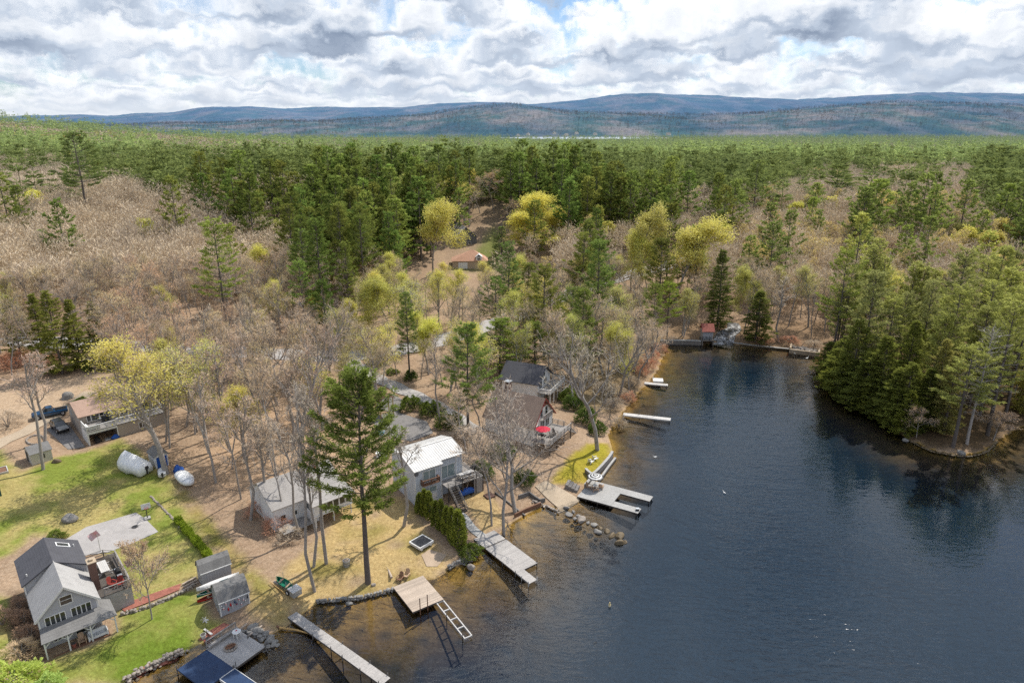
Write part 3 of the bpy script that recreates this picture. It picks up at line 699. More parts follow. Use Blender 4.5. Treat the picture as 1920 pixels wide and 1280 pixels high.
dk = MB(); boards(dk, 0, 12.4, -4.0, -.02, 2.46, 'x'); obj('deck_floor', dk, MT['graywood'], H2)
rl = MB(); rail(rl, (0, -3.95, 2.47), (4.4, -3.95, 2.47), .9, 1.5, .16, 1); rail(rl, (.04, -3.95, 2.47), (.04, -.1, 2.47), .9, 1.5, .16, 1); rail(rl, (4.6, -3.95, 2.47), (12.35, -3.95, 2.47), 1.1, 1.9, 0, 2, .1, .16); rail(rl, (12.35, -3.95, 2.47), (12.35, -.1, 2.47), 1.1, 1.9, 0, 2, .1)
obj('deck_railing', rl, MT['white'], H2)
sc = MB()
for i in range(12): sc.box(4.45, 4.5, -3.5 + i * .29, -3.35 + i * .29, 2.46, 4.3)
sc.box(4.42, 4.53, -3.6, .0, 4.3, 4.38); obj('privacy_screen', sc, MT['graywood'], H2)
grill(child_spot(H2, 3.6, -1.0, 2.47), A, 'black grill against the privacy screen on the taupe house deck')
lt = thing('lounger_sofa', 'white outdoor sofa in the deck corner of the taupe house', 'sofa', child_spot(H2, 1.0, -2.7, 2.47), A)
b_ = MB(); b_.box(-.7, 1.1, -.8, -.1, .15, .42); obj('seat', b_, MT['white'], lt); b_ = MB(); b_.box(-.75, -.55, -.85, .9, .15, .75); b_.box(-.55, 1.1, -1.0, -.82, .15, .75); obj('backrest', b_, MT['white'], lt)
# clutter in the open garage
cl = thing('garden_tractor', 'dark ride-on mower parked in the open garage', 'mower', child_spot(H2, 1.5, -2.9, -.25), A)
b_ = MB(); b_.box(-.35, .35, -.75, .2, .3, .75); b_.box(-.3, .3, .2, .8, .25, .55); obj('body', b_, MT['darkmetal'], cl); b_ = MB(); b_.box(-.22, .22, .25, .6, .56, .7); b_.box(-.22, .22, .58, .66, .7, 1.05); obj('seat', b_, MT['black'], cl)
for x in (-.4, .4):
    for y, r in ((-.55, .2), (.55, .28)): b_ = MB(); b_.tube([(x - .1, y, r), (x + .1, y, r)], [r, r], 10); obj('wheel', b_, MT['black'], cl)
cl = thing('tarp_bundle', 'crumpled blue tarp bundle at the right side of the open garage', 'tarp', child_spot(H2, 4.0, -3.8, -.2), A); b_ = MB(); b_.rock((0, 0, .45), .62, .8, 3); obj('tarp_folds', b_, MT['bluetarp'], cl, True)
cl = thing('storage_bin', 'pale storage bin on the floor of the open garage', 'box', child_spot(H2, 2.9, -3.3, -.25), A); b_ = MB(); b_.box(-.4, .4, -.3, .3, .02, .4); obj('bin', b_, MT['offwhite'], cl); b_ = MB(); b_.box(-.43, .43, -.33, .33, .4, .45); obj('lid', b_, MT['metal'], cl)

# ---------------------------------------------------------------- 3. cottage behind the big pine
A = 42.0
H3 = thing('cottage', 'off white cottage with taupe roof and a glazed sunroom on posts behind the tall pine', 'house', (-27.6, 83.6, 1.9), A)
obj('wall', gable_body_x(10.5, 8.3, 3.6, 6.0, 3.6, 7.3, -4.5, 3.0, -.3), MT['offwhite'], H3)
rb = MB(); rb.slab([(-4.8, 2.75, 3.6), (6.3, 2.75, 3.6), (6.3, 7.3, 6.1), (-4.8, 7.3, 6.1)], .14); rb.slab([(-4.8, 7.3, 6.1), (6.3, 7.3, 6.1), (6.3, 11.6, 3.55), (-4.8, 11.6, 3.55)], .14); ro = obj('roof', rb, MT['roofcottage'], H3)
ch = MB(); ch.box(3.6, 4.3, 6.6, 7.3, 4.6, 7.0); obj('chimney', ch, MT['rust'], H3)
sr = MB(); sr.box(.05, 5.95, .05, 2.99, 2.0, 2.2); sr.box(.05, .15, .05, 2.99, 2.2, 3.5); sr.box(5.85, 5.95, .05, 2.99, 2.2, 3.5); sr.box(.15, 5.85, .05, .15, 2.2, 2.45); sr.box(.15, 5.85, .05, .15, 3.65, 3.85); sr.box(.15, 1.2, .05, .15, 2.45, 3.65); obj('sunroom_wall', sr, MT['offwhite'], H3)
sr = MB(); sr.slab([(-.3, -.35, 3.82), (6.3, -.35, 3.82), (6.3, 2.74, 3.5 + .9), (-.3, 2.74, 3.5 + .9)], .12); obj('sunroom_roof', sr, MT['roofcottage'], H3)
f = Face((0, .05, 0), (1, 0, 0), (0, -1, 0))
for i in range(5): window(H3, f, 1.0 + i * .97, 2.42, .95, 1.3)
fl_ = Face((0.05, 2.9, 0), (0, -1, 0), (-1, 0, 0)); window(H3, fl_, .5, 2.45, 1.9, 1.1, 2)
ff = Face((-4.5, 3.0, 0), (1, 0, 0), (0, -1, 0)); window(H3, ff, 2.6, 1.6, .8, .8); window(H3, ff, .8, 1.4, .9, 1.0)
for x in (.25, 3.0, 5.75): b_ = MB(); b_.box(x - .07, x + .07, .15, .29, -.4, 2.0); obj('post', b_, MT['white'], H3)
b_ = MB(); b_.box(-.05, 6.05, -.02, .1, 1.85, 2.0); b_.box(.1, 1.4, 1.6, 2.9, -.4, 2.0); obj('skirt_wall', b_, MT['offwhite'], H3)
dk = MB(); boards(dk, -4.4, -.3, .3, 2.9, 1.0, 'x'); obj('deck_floor', dk, MT['graywood'], H3)

# ---------------------------------------------------------------- 4. pale blue house with the white metal roof
A = 36.0
H4 = thing('flat_house', 'pale blue board house with white metal roof and a gray side deck', 'house', (-14.3, 89.75, 1.75), A)
H4.name = 'metal_roof_house'
obj('wall', gable_body_x(4.5, 7.4, 5.95, 7.15, 6.35, 4.4, 0, 0, -.3), MT['paleblue'], H4)
obj('wall', gable_body_x(4.2, 6.6, 6.0, 7.15, 6.35, 4.4, 4.5, .8, -.3), MT['paleblue'], H4)
rb = MB()
rb.slab([(-.25, -.3, 5.97), (4.7, -.3, 5.97), (4.7, 4.4, 7.25), (-.25, 4.4, 7.25)], .1); rb.slab([(4.7, .45, 6.17), (8.95, .45, 6.17), (8.95, 4.4, 7.25), (4.7, 4.4, 7.25)], .1)
rb.slab([(-.25, 4.4, 7.25), (8.95, 4.4, 7.25), (8.95, 7.7, 6.36), (-.25, 7.7, 6.36)], .1)
for i in range(24):
    x = -.2 + i * .4; y0 = -.3 if x < 4.7 else .45; z0 = 5.97 + (y0 + .3) * .2723
    rb.bar((x, y0, z0 + .02), (x, 4.38, 7.27), .05, .05); rb.bar((x, 4.42, 7.27), (x, 7.7, 6.38), .05, .05)
rb.bar((-.25, 4.4, 7.29), (8.95, 4.4, 7.29), .3, .04)
obj('roof', rb, MT['roofmetal'], H4)
f = Face((0, 0, 0), (1, 0, 0), (0, -1, 0)); fr_ = Face((4.5, .8, 0), (1, 0, 0), (0, -1, 0)); fl_ = Face((0, 7.4, 0), (0, -1, 0), (-1, 0, 0))
window(H4, f, 1.3, 3.55, 2.2, 1.95, 2, 1, glass='paleglass', name='sliding_door'); window(H4, f, 1.0, 1.7, 2.6, 1.0, 2, glass='paleglass'); door(H4, f, 2.75, .85, 1.75, z=-.25)
window(H4, fr_, .15, 2.75, 2.7, 2.2, 2, 1, glass='paleglass', name='sliding_door'); window(H4, fl_, 1.4, 3.6, .7, .9)
corner_board(H4, f, -.03, .1, -.2, 5.9); corner_board(H4, f, 4.4, 4.53, -.2, 5.9); corner_board(H4, fr_, 4.07, 4.2, 2.6, 5.9); corner_board(H4, fr_, 3.0, 3.15, 2.6, 5.9)
bl = MB(); boards(bl, .95, 3.75, -.75, -.02, 3.45, 'x'); rail(bl, (.95, -.72, 3.45), (3.75, -.72, 3.45), .85, 1.4, .14, 1); rail(bl, (.98, -.72, 3.45), (.98, -.05, 3.45), .85, 1.4, .14, 1); rail(bl, (3.72, -.72, 3.45), (3.72, -.05, 3.45), .85, 1.4, .14, 1); bo = obj('balcony', bl, MT['brownwood'], H4)
dk = MB(); boards(dk, 4.52, 11.0, -1.7, .78, 2.5, 'x'); boards(dk, 8.72, 11.0, .8, 4.2, 2.5, 'x'); obj('deck_floor', dk, MT['graywood'], H4)
rl = MB(); rail(rl, (5.9, -1.66, 2.5), (10.95, -1.66, 2.5), .95, 1.25, 0, 4, .07, .12); rail(rl, (10.95, -1.66, 2.5), (10.95, 4.15, 2.5), .95, 1.4, 0, 4); rail(rl, (10.95, 4.15, 2.5), (8.75, 4.15, 2.5), .95, 1.2, 0, 4); obj('deck_railing', rl, MT['darkwood'], H4)
for x, y in ((4.7, -1.6), (7.2, -1.6), (9.6, -1.6), (10.9, -1.6), (10.9, 1.2), (10.9, 4.1)): b_ = MB(); b_.box(x - .08, x + .08, y - .08, y + .08, -.6, 2.45); obj('post', b_, MT['darkwood'], H4)
sk_ = MB(); sk_.box(9.3, 10.9, -1.62, -1.5, -.4, 2.4); sk_.box(10.82, 10.92, -1.5, 4.0, -.4, 2.4); obj('deck_skirt', sk_, MT['graywood'], H4)
stp = MB(); stairs(stp, (5.2, -1.75, 2.45), (5.2, -5.0, -.35), 1.2, (1, 0, 0), 12); so_ = obj('stair', stp, MT['darkwood'], H4)
stp = MB(); stairs_rail(stp, (5.2, -1.75, 2.5), (5.2, -5.0, -.3), 1.25, (1, 0, 0)); obj('handrail', stp, MT['graywood'], so_)
b_ = MB(); b_.tube([(0.05, -.35, 5.6), (0.05, -.6, 5.75)], [.3, .3], 12); obj('satellite_dish', b_, MT['darkmetal'], H4)
patio_table(child_spot(H4, 8.6, -.35, 2.5), A, 2.6, .8, 'whitedock', 'long pale picnic table on the deck of the pale blue house')
kg = thing('kettle_grill', 'covered black kettle grill in the far corner of the pale blue house deck', 'grill', child_spot(H4, 10.4, .3, 2.5), A)
b_ = MB(); b_.rock((0, 0, .75), .5, 1.0, 8); obj('cover', b_, MT['black'], kg, True); b_ = MB()
for a in (0, 2.1, 4.2): b_.bar((.25 * math.cos(a), .25 * math.sin(a), .5), (.35 * math.cos(a), .35 * math.sin(a), 0), .04)
obj('leg', b_, MT['darkmetal'], kg)
bt = thing('upturned_skiff', 'bright blue tarped skiff stored under the side deck', 'boat', child_spot(H4, 8.0, -1.35, -.15), A)
b_ = MB(); b_.loft([[(x, .55 * wv * math.cos(a), .25 + 1.15 * wv * (.5 + .5 * math.sin(a))) for a in np.linspace(0, 2 * math.pi, 11)[:-1]] for x, wv in ((-1.3, .75), (-.8, .95), (.4, 1.0), (1.1, .8), (1.45, .4))]); obj('tarp_cover', b_, MT['bluetarp'], bt, True)
b_ = MB()
for x in (-.8, .8): b_.box(x - .1, x + .1, -.5, .5, -.1, .3)
obj('support', b_, MT['darkwood'], bt)
b_ = MB(); q = child_spot(H4, 10.9, -2.6, 0)
br = thing('brick_step', 'small stack of red brick steps below the gray side deck', 'steps', (q[0], q[1], hz(q[0], q[1])), A)
for i in range(3): b_.box(-.7, .7, -.5 - i * .45, -.1 - i * .45, -.1, .16)
obj('tread', b_, MT['brick'], br)

# ---------------------------------------------------------------- 5. brown roofed house with red trim
A = 60.0
H5 = thing('chalet_house', 'pale boarded chalet with steep brown roof, barn red gable trim and a lake deck', 'house', (3.75, 110.3, 1.5), A)
obj('wall', gable_body(7.6, 10.0, 4.1, 8.0, 0, 0, -.4), MT['barnsiding'], H5)
rb = MB(); gable_roof(rb, 0, 7.6, 0, 10.0, 4.1, 8.0, .45, .45, .16); obj('roof', rb, MT['roofbrown'], H5)
for xe in (-.5, 8.1): b_ = MB(); b_.bar((xe, -.48, 3.6), (3.8, -.48, 8.08), .05, .17); obj('rake_board', b_, MT['redtrim'], H5)
b_ = MB(); b_.box(2.6, 5.0, -.3, -.22, 6.6, 6.8); obj('collar_beam', b_, MT['redtrim'], H5)
b_ = MB(); b_.add([(2.5, -.02, 6.7), (5.1, -.02, 6.7), (3.8, -.02, 8.0), (2.5, .0, 6.7), (5.1, .0, 6.7), (3.8, .0, 8.0)], [(0, 1, 2), (5, 4, 3), (0, 3, 4, 1), (1, 4, 5, 2), (2, 5, 3, 0)]); obj('gable_panel', b_, MT['redtrim'], H5)
f = Face((0, 0, 0), (1, 0, 0), (0, -1, 0))
window(H5, f, 4.4, 4.5, 1.0, 1.7, 1, 2); window(H5, f, 2.5, 4.5, 1.0, 1.7, 1, 2); window(H5, f, 4.6, 2.1, 1.5, 1.5, 2); window(H5, f, .7, 2.0, 1.3, 1.6, 2); window(H5, f, 2.6, 1.85, 1.7, 2.0, 2, 1, name='sliding_door'); window(H5, f, 4.2, -.1, 1.4, 1.2, 2)
dk = MB(); boards(dk, -1.2, 7.4, -4.0, -.02, 1.8, 'x'); obj('deck_floor', dk, MT['graywood'], H5)
rl = MB(); rail(rl, (-1.15, -3.95, 1.8), (7.35, -3.95, 1.8), .95, 1.4, 0, 4); rail(rl, (-1.15, -3.95, 1.8), (-1.15, -.1, 1.8), .95, 1.4, 0, 4); rail(rl, (7.35, -2.4, 1.8), (7.35, -.1, 1.8), .95, 1.2, 0, 4); obj('deck_railing', rl, MT['graywood'], H5)
rl = MB(); boards(rl, 2.3, 5.6, -.9, -.02, 4.4, 'x'); rail(rl, (2.3, -.88, 4.4), (5.6, -.88, 4.4), .9, 1.1, .14, 1); obj('balcony', rl, MT['graywood'], H5)
for x, y in ((-1.1, -3.9), (1.7, -3.9), (4.5, -3.9), (7.3, -3.9)): b_ = MB(); b_.box(x - .08, x + .08, y - .08, y + .08, -1.0, 1.75); obj('post', b_, MT['darkwood'], H5)
stp = MB(); stairs(stp, (7.4, -3.2, 1.75), (10.4, -3.2, -.75), 1.2, (0, 1, 0), 10); so_ = obj('stair', stp, MT['graywood'], H5)
stp = MB(); stairs_rail(stp, (7.4, -3.2, 1.8), (10.4, -3.2, -.7), 1.25, (0, 1, 0)); obj('handrail', stp, MT['graywood'], so_)
ch = MB(); ch.box(4.6, 5.5, 7.6, 8.5, 5.5, 9.1); co_ = obj('chimney', ch, MT['brick'], H5); b_ = MB(); b_.box(4.45, 5.65, 7.45, 8.65, 9.35, 9.42)
for x in (4.65, 5.45):
    for y in (7.65, 8.45): b_.box(x - .03, x + .03, y - .03, y + .03, 9.1, 9.35)
obj('chimney_cap', b_, MT['metal'], co_)
def parasol(loc, r, h, mats, label, n=8, tilt=0, drop=.45):
    t = thing('parasol', label, 'umbrella', loc, 0); t.rotation_euler = (R(tilt), 0, .3)
    b = MB(); b.tube([(0, 0, 0), (0, 0, h + .08)], [.035, .03], 6); obj('pole', b, MT['darkmetal'], t)
    b = MB(); rings = 6
    for k in range(rings):
        r0, r1 = r * k / rings, r * (k + 1) / rings; z0 = h - drop * (k / rings) ** 1.3; z1 = h - drop * ((k + 1) / rings) ** 1.3
        for i in range(n):
            a, a2 = 2 * math.pi * i / n, 2 * math.pi * (i + 1) / n; b.mi = (k + 0) % len(mats)
            P4 = [(r0 * math.cos(a), r0 * math.sin(a), z0), (r1 * math.cos(a), r1 * math.sin(a), z1), (r1 * math.cos(a2), r1 * math.sin(a2), z1), (r0 * math.cos(a2), r0 * math.sin(a2), z0)]
            b.face(P4 if k else P4[1:] + P4[:0] + [P4[0]] if False else (P4 if k else [P4[0], P4[1], P4[2]]))
    obj('canopy', b, mats, t); b = MB(); b.cyl((0, 0, 0), .25, .08, 10); obj('base', b, MT['darkmetal'], t); return t
parasol(child_spot(H5, .5, -1.7, 1.8), 1.35, 2.35, [MT['redcloth']], 'open red parasol on the deck of the chalet')
dt = thing('deck_table', 'round dark table under the red parasol', 'table', child_spot(H5, .5, -1.7, 1.8), 0)
b_ = MB(); b_.cyl((0, 0, .7), .6, .04, 14); obj('table_top', b_, MT['darkmetal'], dt)
for a in (.8, 2.4, 4.0, 5.5): b_ = MB(); b_.bar((.4 * math.cos(a), .4 * math.sin(a), .7), (.5 * math.cos(a), .5 * math.sin(a), 0), .05); obj('leg', b_, MT['darkmetal'], dt)
for i, (x, y, r_) in enumerate(((2.2, -2.6, 20), (3.3, -2.7, -15))): lounge_chair(child_spot(H5, x, y, 1.8), A + r_, ('dark deck chair nearer the red parasol', 'dark deck chair farther along the chalet deck from the red parasol')[i], 'darkwood', 'deck_chair', 'deck chairs on the chalet deck')

# ---------------------------------------------------------------- 6. gray house in the trees, white deck
A = 66.0
q = G(1022, 752)
H6 = thing('forest_house', 'gray house with dark roof and a white railed deck, half hidden behind the chalet', 'house', (5.2, 130.2, 1.6), A)
obj('wall', gable_body(7.2, 8.0, 4.4, 7.0, 0, 0, -.4), MT['offwhite'], H6)
rb = MB(); gable_roof(rb, 0, 7.2, 0, 8.0, 4.4, 7.0, .5, .6, .16); obj('roof', rb, MT['roofdark'], H6)
f = Face((0, 0, 0), (1, 0, 0), (0, -1, 0)); window(H6, f, .8, 2.6, 1.6, 1.9, 2, name='sliding_door'); window(H6, f, 3.4, 2.9, 1.6, 1.4, 2); window(H6, f, 2.9, 4.75, 1.2, 1.1)
dk = MB(); boards(dk, -.2, 8.6, -2.9, -.02, 2.4, 'x'); obj('deck_floor', dk, MT['graywood'], H6)
rl = MB(); rail(rl, (-.2, -2.86, 2.4), (8.55, -2.86, 2.4), .95, 1.5, .16, 1); rail(rl, (-.15, -2.86, 2.4), (-.15, -.1, 2.4), .95, 1.5, .16, 1); rail(rl, (8.55, -2.86, 2.4), (8.55, -.1, 2.4), .95, 1.5, 0, 3); obj('deck_railing', rl, MT['white'], H6)
for x in (0, 2.2, 4.4, 6.6, 8.5): b_ = MB(); b_.box(x - .07, x + .07, -2.85, -2.7, -1.2, 2.38); obj('post', b_, MT['white'], H6)

# ---------------------------------------------------------------- 7. garage and barn beyond the road
q = G(881, 505)
H7 = thing('garage_building', 'peach tan garage with hip roof and arched dormer among yellow trees', 'garage', (q[0] - 6, q[1], q[2]), 4)
b_ = MB(); b_.box(0, 12, 0, 7, -.5, 3.0); obj('wall', b_, MT['sandconcrete'], H7)
b_ = MB(); b_.slab([(-.4, -.4, 2.9), (12.4, -.4, 2.9), (7.3, 3.5, 6.2), (6.6, 3.5, 6.2)], .12); b_.slab([(12.4, -.4, 2.9), (12.4, 7.4, 2.9), (7.3, 3.5, 6.2)], .12); b_.slab([(12.4, 7.4, 2.9), (-.4, 7.4, 2.9), (6.6, 3.5, 6.2), (7.3, 3.5, 6.2)], .12); b_.slab([(-.4, 7.4, 2.9), (-.4, -.4, 2.9), (6.6, 3.5, 6.2)], .12); ro = obj('roof', b_, shingle('peach_shingles', (.55, .31, .2), (.45, .25, .16)), H7)
f = Face((0, 0, 0), (1, 0, 0), (0, -1, 0))
b_ = MB(); b_.box(8.2, 10.2, -.1, 2.5, 2.9, 4.3); dm = obj('dormer', b_, MT['white'], ro); b_ = MB(); gable_roof(b_, 8.2, 10.2, -.1, 2.5, 4.3, 5.1, .2, .2, .08); obj('dormer_roof', b_, MT['offwhite'], dm)
window(H7, Face((0, -.1, 0), (1, 0, 0), (0, -1, 0)), 8.6, 3.1, 1.2, 1.0, 2); door(H7, f, 10.4, .9, 2.1, 'brownwood'); window(H7, f, 2.0, .2, 3.2, 2.2, 4, 3, glass='offwhite', name='garage_door')
q = G(892, 474)
H8 = thing('barn_house', 'dark gray barn with long pale brown roof behind the yellow tree', 'house', (q[0], q[1] + 9, q[2] + .3), 19)
obj('wall', gable_body(8.5, 20, 4.6, 8.2, -8.5, 0, -.8), MT['darksiding'], H8)
rb = MB(); gable_roof(rb, -8.5, 0, 0, 20, 4.6, 8.2, .4, .4, .18); obj('roof', rb, MT['roofcottage'], H8)
f = Face((-8.5, 0, 0), (1, 0, 0), (0, -1, 0)); window(H8, f, 5.0, 1.0, 1.2, 1.5, 1, 2); window(H8, f, 2.0, 1.0, 1.2, 1.5, 1, 2)
f = Face((0, 0, 0), (0, 1, 0), (1, 0, 0)); window(H8, f, 2.0, 1.0, 1.2, 1.5, 1, 2); window(H8, f, 8.0, 1.0, 1.2, 1.5, 1, 2)

# ---------------------------------------------------------------- sheds
def gambrel(w, d, e, k, r, x0=0.0, y0=0.0):
    """barn roofed shed body, ridge along x"""
    prof = [(0, 0), (d, 0), (d, e), (d * .78, k), (d / 2, r), (d * .22, k), (0, e)]; n = len(prof); mb = MB()
    mb.add([(x0, y0 + y, z) for y, z in prof] + [(x0 + w, y0 + y, z) for y, z in prof], [tuple(range(n))[::-1], tuple(range(n, 2 * n))] + [(i, (i + 1) % n, (i + 1) % n + n, i + n) for i in range(n)])
    rf = MB(); o = .12; pts = [(-.12, e - .12), (d * .22, k + .06), (d / 2, r + .07), (d * .78, k + .06), (d + .12, e - .12)]
    for a, b in zip(pts, pts[1:]): rf.slab([(x0 - o, y0 + a[0], a[1]), (x0 + w + o, y0 + a[0], a[1]), (x0 + w + o, y0 + b[0], b[1]), (x0 - o, y0 + b[0], b[1])], .07)
    return mb, rf
g = G(415, 1159)
S1 = thing('garden_shed', 'gray gambrel shed by the water with colourful buoys hung on its wall', 'shed', (g[0], g[1], g[2] + .25), 38)
a_, r_ = gambrel(3.4, 3.1, 2.0, 3.0, 3.5); obj('wall', a_, MT['shedgray'], S1); ro = obj('roof', r_, MT['roofmid'], S1)
b_ = MB(); b_.obox((1.3, 1.95, 3.42), (.45, 0, 0), (0, .3, -.19), (0, .02, .03)); obj('skylight', b_, MT['paleglass'], ro)
f = Face((0, 0, 0), (1, 0, 0), (0, -1, 0)); corner_board(S1, f, -.02, .1, 0, 1.85); corner_board(S1, f, 3.3, 3.42, 0, 1.85); b_ = MB(); b_.box(-.1, 3.5, -.2, -.12, 1.8, 1.9); obj('eave_board', b_, MT['white'], S1)
b_ = MB(); b_.box(-.04, -.003, 1.0, 2.0, .02, 1.8); do = obj('door', b_, MT['graysiding'], S1); b_ = MB(); b_.box(-.09, -.04, 1.1, 1.2, .9, 1.0); obj('handle', b_, MT['darkmetal'], do)
b_ = MB()
for x in (.1, 3.3):
    for y in (.2, 2.9): b_.box(x - .15, x + .15, y - .15, y + .15, -.7, 0)
obj('pier_block', b_, MT['oldconcrete'], S1)
bcol = [MT['white'], MT['white'], MT['red'], MT['carblue'], MT['white'], MT['white'], MT['darkmetal'], MT['white'], MT['red'], MT['white'], MT['carblue'], MT['white'], MT['white']]
bw_ = ['white', 'plain white', 'red', 'dark blue', 'white', 'white', 'black', 'white', 'red', 'white', 'dark blue', 'white', 'white']
for i in range(13):
    x = .2 + (i % 7) * .5 + (.2 if i > 6 else 0); z = (1.35 if i < 7 else .85) + .18 * math.sin(i * 2.1)
    q = child_spot(S1, x, -.12, z)
    nb = thing('mooring_buoy', {'red': 'small red and white buoy on the gray shed wall', 'black': 'only black buoy on the gray shed wall', 'dark blue': 'small dark blue buoy on the gray shed wall'}.get(bw_[i], 'small white buoy hung on the gray shed wall'), 'buoy', q, 38, 'buoys on the shed wall')
    b_ = MB(); b_.tube([(0, 0, -.22), (0, 0, -.15), (0, 0, .1), (0, 0, .2)], [.03, .085, .085, .03], 8); b_.tube([(0, 0, .2), (0, 0, .36)], [.012, .012], 4); obj('float', b_, bcol[i], nb); b_ = MB(); b_.tube([(0, 0, -.05), (0, 0, .03)], [.09, .09], 8); obj('band', b_, MT['redcloth'] if i % 3 else MT['navy'], nb)
g = G(381, 1103)
S2 = thing('garden_shed', 'smaller gray gambrel shed behind the buoy shed, beside the stone wall', 'shed', (g[0], g[1], g[2] + .2), 38)
a_, r_ = gambrel(3.5, 2.2, 2.0, 2.8, 3.2); obj('wall', a_, MT['shedgray'], S2); ro = obj('roof', r_, MT['roofmid'], S2)
b_ = MB(); b_.box(-.1, 3.6, -.2, -.12, 1.85, 1.95); obj('eave_board', b_, MT['white'], S2)
b_ = MB(); b_.box(-.04, -.003, .6, 1.6, .02, 1.8); do = obj('door', b_, MT['graysiding'], S2); b_ = MB(); b_.box(-.09, -.04, .7, .8, .9, 1.0); obj('handle', b_, MT['darkmetal'], do)
g = G(66, 876)
S3 = thing('garden_shed', 'cream garden shed with gray gable roof beside the dirt drive', 'shed', (g[0], g[1], g[2]), 48)
obj('wall', gable_body(3.3, 2.9, 1.9, 2.7, 0, 0, -.15), MT['creamsiding'], S3); rb = MB(); gable_roof(rb, 0, 3.3, 0, 2.9, 1.9, 2.7, .2, .15, .08); S3.rotation_euler = (0, 0, R(138)); S3.location = Vector(G(100, 861)) 
obj('roof', rb, MT['roofmid'], S3)
fs = Face((0, 2.9, 0), (0, -1, 0), (-1, 0, 0)); fg = Face((3.3, 2.9, 0), (-1, 0, 0), (0, 1, 0))
window(S3, fs, 1.2, .8, .7, .7, frame='darkwood'); door(S3, fg, .6, 1.1, 1.75, 'darkwood')
g = G(293, 879)
S4 = thing('boat_shed', 'small white shed with a bright blue open front beside the covered boat', 'shed', (g[0], g[1], g[2]), 46)
obj('wall', gable_body(2.0, 2.9, 2.1, 2.75, 0, 0, -.15), MT['offwhite'], S4); rb = MB(); gable_roof(rb, 0, 2.0, 0, 2.9, 2.1, 2.75, .2, .2, .08); obj('roof', rb, MT['roofmid'], S4)
f = Face((0, 0, 0), (1, 0, 0), (0, -1, 0)); b_ = MB(); f.box(b_, .25, 1.8, 0, 1.85, .003, .05); do = obj('door', b_, MT['bluetarp'], S4); b_ = MB(); f.box(b_, 1.0, 1.05, .05, 1.8, .05, .07); obj('door_seam', b_, MT['white'], do)
window(S4, Face((0, 2.9, 0), (0, -1, 0), (-1, 0, 0)), 1.8, 1.1, .45, .5)
g = G(0, 975)
S5 = thing('green_cabin', 'dark green cabin corner with pale step at the frame edge', 'building', (g[0] - 7.6, g[1] + 2.6, g[2]), 41)
obj('wall', gable_body(5, 6, 3.2, 4.6, 0, 0, -.3), M('green_cladding', (.05, .13, .1), (.035, .09, .07)), S5); rb = MB(); gable_roof(rb, 0, 5, 0, 6, 3.2, 4.6, .2, .3, .1); obj('roof', rb, MT['darkmetal'], S5); b_ = MB(); b_.box(2.5, 6.0, -1.3, -.03, -.3, .15); obj('step', b_, MT['sandconcrete'], S5)
# maroon roofed well shelter between the drives
g = G(722, 778)
W1 = thing('well_shelter', 'little open shelter with maroon roof between the driveway and the big pine', 'shelter', g, 35)
b_ = MB(); zt = Zat(g[0], g[1], 742) - g[2]
for x in (-1.3, 1.3):
    for y in (-1.0, 1.0): b_.box(x - .07, x + .07, y - .07, y + .07, -.2, zt - .3)
obj('post', b_, MT['yellowwood'], W1); rb = MB(); gable_roof(rb, -1.6, 1.6, -1.3, 1.3, zt - .4, zt + .35, .1, .1, .08); obj('roof', rb, MT['maroon'], W1)
# ---------------------------------------------------------------- docks
def dock(label, A_, B_, width, z=.5, mat='graywood', posts=(), name='dock', side=1, bw=.14, rim=True, post_h=.9, cat='dock', postmat='postwood'):
    """boards run across; A_ to B_ is one long edge, the deck lies on its right (side=1) or left"""
    A_ = Vector((A_[0], A_[1], 0)); B_ = Vector((B_[0], B_[1], 0)); d = B_ - A_; L = d.length; ang = math.degrees(math.atan2(d.y, d.x))
    t = thing(name, label, cat, (A_.x, A_.y, 0), ang); y0, y1 = (-width, 0) if side > 0 else (0, width)
    b = MB(); boards(b, 0, L, y0, y1, z, 'y', bw); obj('deck_boards', b, MT[mat], t)
    if rim:
        b = MB()
        for y in (y0 + .03, y1 - .03): b.box(0, L, y - .03, y + .03, z - .24, z - .045)
        for x in (.03, L - .03): b.box(x - .03, x + .03, y0 + .06, y1 - .06, z - .24, z - .045)
        obj('deck_frame', b, MT['darkwood'] if mat != 'whitedock' else MT['whitedock'], t)
    for (a, s, hh) in posts:
        b = MB(); y = y0 - .07 if s < 0 else y1 + .07
        b.tube([(a * L, y, -3.0), (a * L, y, z + hh)], [.06, .055], 7); obj('post', b, MT[postmat], t)
    return t
dk1 = dock('long narrow gray plank dock with thin posts reaching from the shore to the bottom edge', P(556, 1146, .45), P(732, 1270, .45), 1.25, .45, 'palewood', [(.05, -1, .1), (.3, -1, .35), (.32, 1, .05), (.5, -1, .4), (.52, 1, .3), (.62, -1, .4), (.8, 1, .3), (.8, -1, .35), (.98, -1, .4), (.97, 1, .3)])
dk2 = dock('square platform dock of bare pale planks beside the two wooden loungers', P(737, 1100, .55), P(774, 1147, .55), 4.2, .55, 'freshwood', [], side=-1, bw=.2)
wd = dk2
for i, (px, py) in enumerate(((788, 1146), (802, 1139))):
    q = P(px, py, .4); b = MB(); b.tube([(0, 0, -2.5), (0, 0, Zat(q[0], q[1], py - 24))], [.07, .06], 7); pp = thing('mooring_post', ('brown mooring post at the left of the bare plank dock front edge', 'brown mooring post beside the dock frame on the plank dock front edge')[i], 'post', (q[0], q[1], 0), 0); obj('post_shaft', b, MT['brownwood'], pp); b = MB(); b.cyl((0, 0, Zat(q[0], q[1], py - 24)), .075, .05, 7); obj('cap', b, MT['darkwood'], pp)
